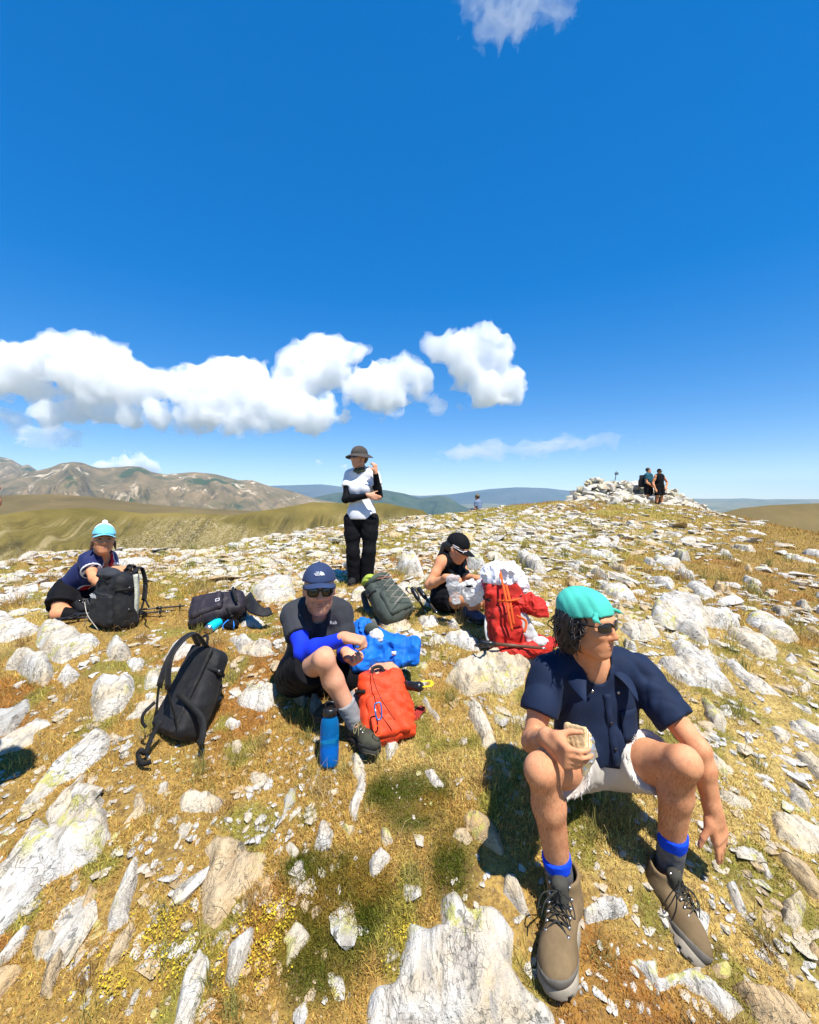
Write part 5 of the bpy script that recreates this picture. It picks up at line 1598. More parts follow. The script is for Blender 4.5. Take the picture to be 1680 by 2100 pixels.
def hair_strands(par, roots, mat, name='hair', rad=0.0028):
    m = MB()
    for pts in roots: m.tube(spline(pts, 9), np.linspace(rad, rad * 0.35, 9), 4)
    return child(par, name, m.mesh(name), mat)

def boot(par, heel, toe, n, shank, mats, s=1.0, h=0.0045, high=True, laces=True, name='boot', wide=1.0):
    """hiking boot: upper, sole with lugs, toe rand, laces. heel/toe on the sole plane, n sole normal, shank = direction up the leg"""
    heel = np.asarray(heel, float); toe = np.asarray(toe, float)
    f = unit(toe - heel); n = unit(np.asarray(n, float) - f * (np.asarray(n, float) @ f)); r = np.cross(f, n)
    L = np.linalg.norm(toe - heel); k = L / 0.30
    M = np.array([r, n, f])
    w = lambda a, b, c: heel + r * a * k * wide + n * b * k * (1 + (wide - 1) * .6) + f * c * k
    ell = lambda c, rad: sd_ell(w(*c), M, np.array(rad) * k * np.array([wide, 1 + (wide - 1) * .6, 1]))
    top = w(0, 0.088, 0.058) + unit(shank) * (0.062 if high else 0.018) * k
    up = [(ell((0, 0.045, 0.232), (0.049, 0.040, 0.070)), 0.0), (sd_cone(w(0, 0.052, 0.205), w(0, 0.070, 0.110), 0.043 * k * wide, 0.043 * k * wide), 0.03), (ell((0, 0.052, 0.050), (0.040, 0.055, 0.054)), 0.03),
          (sd_cone(w(0, 0.070, 0.068), top, 0.047 * k * wide, 0.049 * k * wide), 0.03)]
    F = Field.around([p for p, _ in up], h)
    for p, kk in up: F.add(p, kk)
    F.cut(w(0, 0.016, 0), -n)
    F.sub(sd_cone(top - unit(shank) * 0.03 * k, top + unit(shank) * 0.05, 0.038 * k * wide, 0.040 * k * wide), 0.006)
    F.cut(top + unit(shank) * 0.012 * k, unit(shank), 0.012)
    F.ripple(0.0018, 30, 4)
    e = child(par, name, F.mesh(name, soften=1), mats['upper'])
    # sole
    S = [(sd_cone(w(0, 0.012, 0.045), w(0, 0.012, 0.13), 0.044 * k * wide, 0.038 * k * wide), 0.0), (sd_cone(w(0, 0.012, 0.13), w(0, 0.012, 0.245), 0.038 * k * wide, 0.052 * k * wide), 0.02)]
    F = Field.around([p for p, _ in S], h * 0.8)
    for p, kk in S: F.add(p, kk)
    F.cut(w(0, 0.030, 0), n, 0.004); F.cut(w(0, -0.002, 0), -n)
    for q in range(9):
        c = 0.01 + q * 0.034
        F.sub(sd_box(w(0.05, 0.0, c), M, np.array([0.022, 0.009, 0.006]) * k, 0.002)); F.sub(sd_box(w(-0.05, 0.0, c), M, np.array([0.022, 0.009, 0.006]) * k, 0.002))
    o = child(par, 'sole', F.mesh('sole'), mats['sole']); reparent(o, e)
    # rand and toe cap
    F = Field.around([p for p, _ in up], h)
    for p, kk in up: F.add(p, kk, 0.0032)
    F.cut(w(0, 0.014, 0), -n); F.cut(w(0, 0.040, 0.20), n * 1.0 + f * -0.16); F.cut(w(0, 0.062, 0.26), n, 0)
    F.cut(top, unit(shank)); 
    o = child(par, 'toe_rand', F.mesh('toe_rand', soften=1), mats['rand']); reparent(o, e)
    if laces:
        tg = [(ell((0, 0.072, 0.150), (0.024, 0.030, 0.062)), 0.0), (sd_cone(w(0, 0.092, 0.125), top + f * 0.046 * k + unit(shank) * 0.006, 0.024 * k, 0.026 * k), 0.02)]
        F = Field.around([p for p, _ in tg], h)
        for p, kk in tg: F.add(p, kk)
        F.cut(w(0, 0.058, 0), -n)
        o = child(par, 'tongue', F.mesh('tongue'), mats['tongue']); reparent(o, e)
        m = MB()
        rows = []
        for q in range(6):
            c = 0.205 - q * 0.022; b = 0.086 + q * 0.0075
            rows.append((w(-0.029, b, c), w(0.029, b, c), w(0, b + 0.014, c - 0.006)))
        t0 = top + f * 0.048 * k
        rows.append((t0 - r * 0.028 * k + n * 0.005, t0 + r * 0.028 * k + n * 0.005, t0 + f * 0.022 * k))
        for q in range(len(rows) - 1):
            a, b, c = rows[q]; a2, b2, c2 = rows[q + 1]
            m.tube(spline([a, lerp(c, c2, .4) + n * 0.006, b2], 8), 0.0022 * k, 5); m.tube(spline([b, lerp(c, c2, .4) + n * 0.006, a2], 8), 0.0022 * k, 5)
        c = rows[-1][2] + n * 0.008
        for q in (-1, 1):
            m.tube(spline([c, c + r * q * 0.045 + f * 0.03, c + r * q * 0.055 + f * 0.055 - n * 0.03, c + r * q * 0.012 + f * 0.02], 14), 0.0020 * k, 5)
            m.tube(spline([c, c + r * q * 0.03 + f * 0.05, c + r * q * 0.045 + f * 0.075 - n * 0.035], 10), 0.0020 * k, 5)
        m.tube([c - r * 0.012, c + n * 0.006, c + r * 0.012], 0.006 * k, 6)
        o = child(par, 'lace', m.mesh('lace'), mats['lace']); reparent(o, e)
        for a, b, c in rows:
            for q in (a, b):
                o = child(par, 'eyelet', MB().tube([q - n * 0.004, q + n * 0.004], 0.0048 * k, 8).mesh('eyelet'), mats['metal']); reparent(o, e)
    return e

def ball(heel, toe, n):
    f = unit(toe - heel); n = unit(np.asarray(n, float) - f * (np.asarray(n, float) @ f)); k = np.linalg.norm(toe - heel) / .3
    return heel + f * .19 * k + n * .045 * k

def reparent(o, e):
    """make o (child of the same root as e) a sub-part of e; both already carry the root offset"""
    o.parent = e
    o.location = (0, 0, 0)

def sock(par, kn, an, t0, t1, r0, r1, mat, name='sock', h=0.0045, seed=0, extra=None):
    a = lerp(kn, an, t0); b = lerp(kn, an, t1)
    prims = [(sd_cone(a, b, r0, r1), 0)] + ([(q, 0.02) for q in extra] if extra else [])
    F = Field.around([p for p, _ in prims], h)
    for p, k in prims: F.add(p, k)
    ax = unit(an - kn)
    F.cut(a, -ax)
    F.ripple(0.002, 55, seed, 2, (0.4, 0.4, 1.6))
    return child(par, name, F.mesh(name, soften=1), mat)

def lace_text(par, txt, pos, right, up, size, mat, name='logo', th=0.0006):
    cu = bpy.data.curves.new('txt', 'FONT'); cu.body = txt; cu.size = size; cu.align_x = 'CENTER'; cu.align_y = 'CENTER'; cu.extrude = th; cu.resolution_u = 2
    tmp = bpy.data.objects.new('txt', cu); COL.objects.link(tmp)
    dg = bpy.context.evaluated_depsgraph_get()
    me = bpy.data.meshes.new_from_object(tmp.evaluated_get(dg))
    bpy.data.objects.remove(tmp)
    r = unit(right); u = np.asarray(up, float); u = unit(u - r * (u @ r)); n = np.cross(r, u)
    V = np.empty(len(me.vertices) * 3, dtype=np.float32); me.vertices.foreach_get('co', V); V = V.reshape(-1, 3)
    W = np.asarray(pos)[None] + V[:, :1] * r + V[:, 1:2] * u + V[:, 2:3] * n
    me.vertices.foreach_set('co', W.astype(np.float32).ravel()); me.update()
    me.materials.clear()
    return child(par, name, me, mat)

def dome_logo(par, pos, right, up, size, mat, name='logo', bulge=None, wordmark=True):
    """half-dome emblem: three concentric quarter arcs next to stacked bars of lettering"""
    r = unit(right); u = np.asarray(up, float); u = unit(u - r * (u @ r)); n = np.cross(r, u)
    m = MB(); pos = np.asarray(pos, float)
    def pt(x, y): return pos + (r * x + u * y) * size + n * (0.0012 - (bulge or 0) * (x * x) * size)
    for q in range(3):           # arcs of the half dome
        ro, ri = 0.62 - q * 0.2, 0.50 - q * 0.2
        ring = []
        for i in range(11):
            t = math.pi / 2 * i / 10
            ring.append((pt(0.12 + ro * math.cos(t), ro * math.sin(t) - 0.25), pt(0.12 + ri * math.cos(t), ri * math.sin(t) - 0.25)))
        V = [p for ab in ring for p in ab]
        m.add(V, [(2 * i, 2 * i + 1, 2 * i + 3, 2 * i + 2) for i in range(10)])
    o = child(par, name, m.mesh(name, False), mat)
    if wordmark:
        for y, w in ((0.26, 'THE'), (0.03, 'NORTH'), (-0.20, 'FACE')):
            lace_text(par, w, pos + (r * -0.30 + u * y) * size + n * 0.0012, r, u, size * 0.30, mat, 'lettering')
    return o

def body_hair(par, me, sel, mat, n, length, seed=0, down=V3(0, 0, -1), name='body_hair', width=0.00016):
    """fine dark hairs standing on the skin where sel(points) is true"""
    N = len(me.vertices); V = np.empty(N * 3, dtype=np.float32); me.vertices.foreach_get('co', V); V = V.reshape(-1, 3).astype(float)
    nr = np.empty(N * 3, dtype=np.float32); me.vertices.foreach_get('normal', nr); nr = nr.reshape(-1, 3).astype(float)
    k = np.nonzero(sel(V))[0]
    rg = np.random.default_rng(seed)
    k = rg.choice(k, min(n, len(k)), replace=True)
    p = V[k] + rg.normal(0, .002, (len(k), 3)); q = nr[k]
    p -= q * np.sum((p - V[k]) * q, 1)[:, None]
    d = np.asarray(down)[None] - q * (q @ np.asarray(down))[:, None]
    d = d / np.maximum(np.linalg.norm(d, axis=1), 1e-6)[:, None] + rg.normal(0, .35, p.shape)
    L = length * rg.uniform(.5, 1.3, (len(k), 1))
    w = np.cross(d, q); w /= np.maximum(np.linalg.norm(w, axis=1), 1e-6)[:, None]; w *= width
    mid = p + d * L * .5 + q * L * .35; tip = p + d * L + q * L * .40
    W = np.stack([p - w, p + w, mid + w * .8, mid - w * .8, tip], 1).reshape(-1, 3)
    F = (np.array([[0, 1, 2], [0, 2, 3], [3, 2, 4]])[None] + np.arange(len(k))[:, None, None] * 5).reshape(-1, 3)
    o = child(par, name, mesh_np(name, W, F.astype(np.int32), False), mat)
    o['kind'] = 'stuff'
    return o
# ================================================================== PEOPLE
M_SKIN = mat_skin('tanned_skin', (0.60, 0.28, 0.14), 0.0)
M_SKIN_H = mat_skin('tanned_hairy_skin', (0.60, 0.285, 0.145), 0.0)
M_SKIN_P = mat_skin('fair_skin', (0.61, 0.325, 0.20), 0.0)
M_HAIR = mat_plain('dark_hair', (0.018, 0.012, 0.010), 0.45, 0.5, 0.5, 120, 0.6, 0.004, (1, 1, 0.15))
M_HAIR_B = mat_plain('brown_hair', (0.07, 0.035, 0.018), 0.5, 0.5, 0.5, 120, 0.6, 0.004, (1, 1, 0.15))
M_BEARD = mat_plain('greying_beard', (0.20, 0.145, 0.11), 0.9, 0.2, 0.5, 160, 0.8, 0.003)
M_LIP = mat_plain('lips', (0.46, 0.18, 0.12), 0.5, 0.4, 0.1, 60, 0.1)
M_NAVY = mat_cloth('navy_shirt', (0.0065, 0.0150, 0.042), 0.8, wrinkle=22, wstr=0.35, sheen=0.1)
M_TEAL = mat_cloth('teal_bandana', (0.060, 0.42, 0.33), 0.85, wrinkle=40, wstr=0.4)
M_BEIGE = mat_cloth('cut_off_denim', (0.56, 0.51, 0.45), 0.9, wrinkle=30, wstr=0.6)
M_FRAY = mat_plain('frayed_thread', (0.80, 0.77, 0.72), 0.9, 0.1, 0.1, 60, 0)
M_BLACKC = mat_cloth('black_cloth', (0.0055, 0.0055, 0.007), 0.8, wrinkle=24, wstr=0.5, sheen=0.05, spec=0.12)
M_CHAR = mat_cloth('charcoal_cloth', (0.030, 0.032, 0.038), 0.8, wrinkle=24, wstr=0.5, sheen=0.25)
M_BLUESL = mat_cloth('royal_blue_sleeve', (0.005, 0.030, 0.62), 0.8, wrinkle=60, wstr=0.15, var=0.06)
M_NAVYCAP = mat_cloth('navy_cap', (0.024, 0.042, 0.105), 0.85, wrinkle=40, wstr=0.25)
M_WHITEC = mat_cloth('white_cotton', (0.74, 0.74, 0.76), 0.9, wrinkle=20, wstr=0.5, var=0.05)
M_HAT = mat_cloth('dark_grey_hat', (0.060, 0.052, 0.047), 0.9, wrinkle=40, wstr=0.3)
M_SCARF = mat_cloth('camo_neck_scarf', (0.085, 0.09, 0.055), 0.9, wrinkle=40, wstr=0.7, var=0.6)
M_SKYB = mat_cloth('pale_blue_cap', (0.16, 0.50, 0.66), 0.85, wrinkle=40, wstr=0.2)
M_JERS = mat_cloth('navy_jersey', (0.012, 0.018, 0.085), 0.7, wrinkle=20, wstr=0.4)
M_RED = mat_cloth('red_cloth', (0.48, 0.012, 0.018), 0.75, wrinkle=20, wstr=0.4)
M_SOCKG = mat_plain('grey_wool', (0.13, 0.13, 0.135), 0.95, 0.1, 0.3, 240, 0.8, 0.003)
M_SOCKL = mat_plain('pale_grey_wool', (0.27, 0.28, 0.29), 0.95, 0.1, 0.2, 240, 0.8, 0.003)
M_SOCKB = mat_plain('blue_sock_band', (0.008, 0.060, 0.66), 0.9, 0.1, 0.15, 240, 0.6, 0.002)
M_LENS = mat_plain('dark_lens', (0.012, 0.011, 0.010), 0.06, 0.7, 0.1, 10, 0)
M_LENSB = mat_plain('blue_mirror_lens', (0.010, 0.020, 0.35), 0.08, 0.8, 0.2, 10, 0)
M_BLACKP = mat_plain('black_plastic', (0.010, 0.010, 0.011), 0.35, 0.5, 0.2, 60, 0.1)
M_METAL = mat_plain('steel', (0.55, 0.55, 0.56), 0.3, 0.5, 0.1, 60, 0, Metallic=1.0)
M_WHITEP = mat_plain('white_print', (0.80, 0.80, 0.80), 0.6, 0.3, 0.03, 60, 0)
BOOT_BROWN = dict(upper=mat_plain('nubuck', (0.175, 0.120, 0.062), 0.9, 0.2, 0.3, 60, 0.5, 0.003), sole=mat_plain('boot_sole', (0.30, 0.26, 0.20), 0.85, 0.2, 0.3, 40, 0.3, 0.003),
                  rand=mat_plain('rubber_rand', (0.13, 0.115, 0.095), 0.8, 0.2, 0.3, 70, 0.3, 0.002), tongue=mat_plain('boot_tongue', (0.055, 0.052, 0.042), 0.9, 0.2, 0.3, 90, 0.4, 0.002), lace=mat_plain('boot_lace', (0.035, 0.035, 0.030), 0.9, 0.2, 0.4, 400, 0.3), metal=M_METAL)
BOOT_DARK = dict(upper=mat_plain('dark_shoe', (0.055, 0.055, 0.038), 0.9, 0.2, 0.4, 60, 0.6, 0.003), sole=mat_plain('dark_sole', (0.045, 0.042, 0.038), 0.85, 0.2, 0.3, 40, 0.3, 0.003),
                 rand=mat_plain('dark_rand', (0.045, 0.044, 0.038), 0.8, 0.2, 0.3, 70, 0.3, 0.002), tongue=mat_plain('shoe_tongue', (0.06, 0.058, 0.03), 0.9, 0.2, 0.3, 90, 0.4, 0.002), lace=mat_plain('olive_lace', (0.20, 0.18, 0.09), 0.9, 0.2, 0.3, 300, 0.3), metal=M_METAL)
BOOT_BLACK = dict(upper=mat_plain('black_boot', (0.018, 0.018, 0.020), 0.9, 0.2, 0.4, 60, 0.5, 0.003), sole=M_BLACKP, rand=mat_plain('black_rand', (0.02, 0.02, 0.02), 0.8, 0.2, 0.3, 70, 0.3), tongue=M_BLACKC, lace=mat_plain('grey_lace', (0.10, 0.10, 0.10), 0.9, 0.2, 0.3, 300, 0.3), metal=M_METAL)
BOOT_NAVY = dict(BOOT_BLACK, upper=mat_plain('navy_boot', (0.05, 0.065, 0.12), 0.9, 0.2, 0.3, 60, 0.5, 0.003))

def person(label, base, group='hikers on the summit'):
    o = empty('person', tuple(base))
    tag(o, label, 'person', group)
    return o

# ---------------------------------------------------------------- man in the teal bandana, right foreground
def man_bandana():
    s = 1.06
    D = lambda px, py, d: P(px, py, d)
    J = dict(shA=D(1124, 1380, 1.78), shB=D(1308, 1378, 1.80), neck=D(1212, 1366, 1.77),
             elA=D(1092, 1522, 1.68), wrA=D(1128, 1516, 1.475), elB=D(1434, 1538, 1.60), wrB=D(1463, 1664, 1.585),
             hipA=D(1180, 1562, 1.80), hipB=D(1278, 1560, 1.81), knA=D(1110, 1578, 1.455), knB=D(1402, 1562, 1.50),
             anA=D(1150, 1808, 1.535), anB=D(1372, 1775, 1.62), toA=D(1140, 2035, 1.31), toB=D(1425, 1965, 1.41),
             front=V3(-0.30, -0.95, 0), slouch=0.02)
    hA = V3(*D(1172, 1850, 1.585)); tA = V3(*D(1138, 2052, 1.292)); nA = V3(0.02, 0.26, 1)
    hB = V3(*D(1308, 1806, 1.66)); tB = V3(*D(1436, 1992, 1.385)); nB = V3(0.62, 0.12, 0.85)
    J['ballA'] = ball(hA, tA, nA); J['ballB'] = ball(hB, tB, nB)
    H = Head(D(1206, 1279, 1.69), (0.60, -0.80, 0.0), (0.02, -0.02, 1), 0.97)
    root = person('man in teal bandana and navy shirt sitting with a sandwich in hand', (0.78, 1.78, gz(0.78, 1.78)))
    B = Body(J, H, 1.02, False, 0.95)
    # hand with the sandwich: knuckles towards the camera, fingers wrapping to picture right
    B.hands['A'] = hand_prims(J['wrA'], unit(V3(0.30, -0.90, -0.12)), unit(V3(0.92, 0.35, 0.0)), 1, (0.95, 0.55, 0.40), 0.05, (0.45, 0.45, 0.80), 1.02)
    # hanging hand
    B.hands['B'] = hand_prims(J['wrB'], unit(V3(0.22, -0.08, -1.0)), unit(V3(-0.45, 0.85, -0.1)), -1, (0.10, 0.16, 0.15), 0.16, (0.70, 0.55, 0.35), 1.06)
    F = B.mesh(0.0058)
    bo = child(root, 'body', F.mesh('body', soften=1), M_SKIN_H)
    def near(V, segs):
        ok = np.zeros(len(V), bool)
        for a, b, r in segs:
            a = np.asarray(a); ba = np.asarray(b) - a; t = np.clip((V - a) @ ba / (ba @ ba), 0, 1)
            ok |= np.linalg.norm(V - a - t[:, None] * ba, axis=1) < r
        return ok
    M_BH = mat_plain('leg_hair', (0.075, 0.036, 0.020), 0.6, 0.3, 0.3, 50, 0)
    body_hair(root, bo.data, lambda V: near(V, [(lerp(J['knA'], J['anA'], .08), lerp(J['knA'], J['anA'], .78), .075), (lerp(J['knB'], J['anB'], .08), lerp(J['knB'], J['anB'], .72), .075)]), M_BH, 5500, .010, 3, name='leg_hair')
    body_hair(root, bo.data, lambda V: near(V, [(lerp(J['hipB'], J['knB'], .5), lerp(J['hipB'], J['knB'], .95), .10), (lerp(J['hipA'], J['knA'], .5), lerp(J['hipA'], J['knA'], .95), .10)]), M_BH, 1500, .008, 4, name='thigh_hair')
    body_hair(root, bo.data, lambda V: near(V, [(J['elB'], J['wrB'], .06), (J['elA'], J['wrA'], .06)]), M_BH, 1600, .008, 5, name='forearm_hair')
    # shirt ---------------------------------------------------------
    off = {'*': 0.013}
    f = B.f; up = B.up; nk = J['neck']
    core = [(q, 0.013, kk + .01) for q, kk in B.P['torso']] + [(sd_ell(B.mhp + up * 0.09 + f * 0.02, B.M, (0.148, 0.15, 0.118)), 0, 0.05)]
    F = garment(B, core, [arm_limb(B, 'A', 0.60, 0.016, 0.003), arm_limb(B, 'B', 0.66, 0.016, 0.003)], [(B.mhp + up * 0.055 + f * 0.1, -up + 0.12 * f)], 0.006, 0.0056,
                (0.0068, 9, 5, dict(pts=[(J['shA'], .10), (J['shB'], .10), (B.mhp + up * .15 + f * .1, .16)])), k=0.022, extra_sub=
                [(sd_cone(nk + up * 0.10 + f * 0.02, nk + f * 0.02, 0.066, 0.066), 0.01), (sd_cone(nk + up * 0.06 + f * 0.07, nk - up * 0.085 + f * 0.13, 0.052, 0.012), 0.006)])
    child(root, 'shirt', F.mesh('shirt', soften=1), M_NAVY)
    # collar leaves, placket, pocket, buttons lie on the shirt front: find the surface along f
    rt = B.M[0]
    Fs = B.cloth(['torso', 'upA', 'upB'], off, 0.007)
    Fs.add(sd_ell(B.mhp + up * 0.09 + f * 0.02, B.M, (0.148, 0.15, 0.118)), 0.05)
    def surf(a, b, lift=0.004):
        """point on the shirt front, a to picture right, b up from the hips"""
        p0 = B.mhp + rt * a + up * b
        for t in np.arange(0.24, -0.05, -0.004):
            p = p0 + f * t
            i = tuple(int(round((p[q] - Fs.lo[q]) / Fs.h)) for q in range(3))
            if all(0 <= i[q] < Fs.F.shape[q] for q in range(3)) and Fs.F[i] < 0.002: return p + f * lift
        return p0 + f * 0.12
    Ls = B.L
    m = MB()
    cols = [(-0.013, .013, np.linspace(0.065, Ls * 0.90, 18))]
    for a0, a1, bs in cols:
        V = [q for b in bs for q in (surf(a0, b, .0065), surf(a1, b, .0065))]
        Fc = [(2 * i, 2 * i + 1, 2 * i + 3, 2 * i + 2) for i in range(len(bs) - 1)]
        V, Fc = thick(V, Fc, -f * 0.006); m.add(V, Fc)
    child(root, 'placket', m.mesh('placket'), M_NAVY)
    m = MB()
    V = [surf(a, b, .0065) for b in np.linspace(Ls * .42, Ls * .72, 6) for a in np.linspace(0.045, 0.125, 5)]
    Fc = [(j * 5 + i, j * 5 + i + 1, j * 5 + i + 6, j * 5 + i + 5) for j in range(5) for i in range(4)]
    V, Fc = thick(V, Fc, -f * 0.005); m.add(V, Fc)
    child(root, 'pocket', m.mesh('pocket'), M_NAVY)
    for q in (-1, 1):        # collar leaves
        def fn(u, v, q=q):
            # from the back of the neck round to the front point
            ang = u * 2.35
            rad = 0.068 + 0.004 * u
            base = nk + up * (0.045 - 0.050 * u) + f * (-rad * math.cos(ang) + 0.012) + rt * q * rad * math.sin(ang)
            outw = unit(f * -math.cos(ang) + rt * q * math.sin(ang))
            tip = base + outw * (0.042 + 0.024 * u) * v - up * (0.026 + 0.042 * u ** 3) * v + f * (0.040 * u ** 2 * v + .012 * u) + up * 0.014 * math.sin(v * math.pi) + up * .008
            return tip
        V, Fc = uv_grid(fn, 14, 6); V, Fc = thick(V, Fc, -up * 0.002 + f * 0.001)
        child(root, 'collar', mesh_np('collar', V, Fc), M_NAVY)
    for a, b in ((-0.055, Ls * .93), (0.045, Ls * .92), (0.0, Ls * .62), (0.0, Ls * .38)):
        p = surf(a, b, 0.012)
        child(root, 'button', MB().tube([p - f * .003, p + f * .002], 0.0055, 10).mesh('button'), M_METAL if abs(a) > .01 else M_BLACKP)
    # cut-off shorts -------------------------------------------------
    lA = leg_limb(B, 'A', 0.46, 0.016, 0.006); lB = leg_limb(B, 'B', 0.50, 0.016, 0.006)
    cuts = [(lA[1], lA[2]), (lB[1], lB[2])]
    F = garment(B, [(B.P['torso'][2][0], 0.014, 0)], [lA, lB], [(B.mhp + up * 0.13, up)], 0.007, 0.0056, (0.0045, 13, 9), k=0.06)
    child(root, 'shorts', F.mesh('shorts', soften=1), M_BEIGE)
    rg = np.random.default_rng(4)
    for (c, ax), k in zip(cuts, 'AB'):
        m = MB()
        e1 = unit(np.cross(ax, [0.2, 0.3, 1])); e2 = np.cross(ax, e1)
        for q in range(90):
            th = rg.uniform(0, 6.283); r0 = 0.098 + rg.normal(0, .002)
            p = c + (e1 * math.cos(th) + e2 * math.sin(th)) * r0
            L = 0.006 + abs(rg.normal(0, 0.010)); dr = unit(ax * 1.0 + rg.normal(0, .5, 3) + V3(0, 0, -0.7))
            m.tube([p - ax * .004, p + dr * L * .5, p + dr * L + V3(0, 0, -L * .4)], [0.0013, .001, .0006], 3)
        child(root, 'frayed_hem', m.mesh('frayed_hem'), M_FRAY)['kind'] = 'stuff'
    # seam of the fly
    # socks and boots -------------------------------------------------
    for k in 'AB':
        kn, an = J['kn' + k], J['an' + k]
        sock(root, kn, an, 0.80 if k == 'A' else 0.74, 1.12, 0.0475, 0.045, M_SOCKG, 'sock', seed=3)
        sock(root, kn, an, 0.75 if k == 'A' else 0.67, 0.81 if k == 'A' else 0.75, 0.0485, 0.0485, M_SOCKB, 'sock_band', seed=5)
    boot(root, hA, tA, nA, unit(J['knA'] - J['anA']), BOOT_BROWN, h=0.0052, wide=1.06)
    boot(root, hB, tB, nB, unit(J['knB'] - J['anB']), BOOT_BROWN, h=0.0052, wide=1.08)
    # bandana ---------------------------------------------------------
    prim = H.ell((0, 0.036, -0.008), (0.089, 0.103, 0.108))
    F = Field.around([prim], 0.0042, 0.03); F.add(prim)
    F.add(H.ell((0, 0.075, -0.055), (0.080, 0.062, 0.070)), 0.03)
    folds(F, 0.0034, 13, 12, (1, 1, 0.7), pts=[(H.w(-0.06, .06, .07), .06), (H.w(0.06, .06, .07), .06)])
    F.shell(0.006)
    F.cut(H.w(0, 0.050, 0.09), -H.M[1] + 0.16 * H.M[2])
    child(root, 'bandana', F.mesh('bandana', soften=1), M_TEAL)
    m = []
    kn = [((0.062, 0.058, 0.068), (0.068, 0.038, 0.080), (0.058, 0.026, 0.092)), ((-0.060, 0.062, 0.072), (-0.088, 0.050, 0.080), (-0.122, 0.036, 0.082)),
          ((0.062, 0.058, 0.068), (0.076, 0.044, 0.070), (0.078, 0.028, 0.076))]
    for grp in ((kn[0], kn[2]), (kn[1],)):
      prims = []
      for a, b, c in grp: prims += [H.cone(a, b, 0.008, 0.006), H.cone(b, c, 0.006, 0.002)]
      F = Field.around(prims, 0.0035)
      for p in prims: F.add(p, 0.006)
      F.ripple(0.002, 60, 2)
      child(root, 'bandana_knot', F.mesh('bandana_knot'), M_TEAL)
    # hair ------------------------------------------------------------
    hp = [H.ell((-0.062, -0.030, -0.040), (0.036, 0.090, 0.062)), H.ell((0.062, -0.030, -0.045), (0.034, 0.090, 0.058)), H.ell((0, -0.020, -0.085), (0.070, 0.100, 0.042)), H.ell((-0.070, -0.085, -0.018), (0.028, 0.042, 0.034)), H.ell((0, 0.03, -0.03), (0.084, 0.098, 0.098))]
    F = Field.around(hp, 0.0042)
    for p in hp: F.add(p, 0.025)
    folds(F, 0.0055, 30, 31, (1.4, 1.4, 0.35))
    F.sub(H.ell((0, -0.02, 0.085), (0.073, 0.125, 0.078)), 0.012)
    F.cut(H.w(0, 0.085, 0), H.M[1])
    hair = child(root, 'hair', F.mesh('hair', soften=1), M_HAIR)
    rg = np.random.default_rng(8); st = []
    for q in range(170):
        th = rg.uniform(1.25, 5.0)                  # round the sides and back
        x = 0.084 * math.sin(th); z = 0.098 * math.cos(th) - 0.012
        if z > 0.040: continue
        y0 = rg.uniform(0.0, 0.055); L = rg.uniform(0.07, 0.145)
        w = rg.normal(0, 0.010, (4, 3)); o = 1.0
        pts = [H.w(x, y0, z)]
        for t in (0.33, 0.66, 1.0):
            o = 1 + 0.24 * t * rg.uniform(0.3, 1.1) - (0.28 * max(0, t - .7))
            j = int(t * 3)
            pts.append(H.w(x * o + w[j][0], y0 - L * t, z * o + w[j][1] + 0.018 * math.sin(t * 6 + q)))
        st.append(pts)
    hair_strands(root, st, M_HAIR, 'hair_strands', 0.0034)
    glasses_parts(root, H, M_LENS, M_BLACKP, 0.75, 0.033, 0.0165, 0.010, 0.1025, 0.0030, 0.5)
    child(root, 'lips', (lambda F: F.add(H.ell((0, -0.0600, 0.0905), (0.0225, 0.0042, 0.0095))).add(H.ell((0, -0.0712, 0.0895), (0.0195, 0.0050, 0.0095))).mesh('lips'))(Field.around([H.ell((0, -0.066, 0.09), (0.03, 0.02, 0.02))], 0.0025)), M_LIP)
    return root, B
MAN_A, BODY_A = man_bandana()

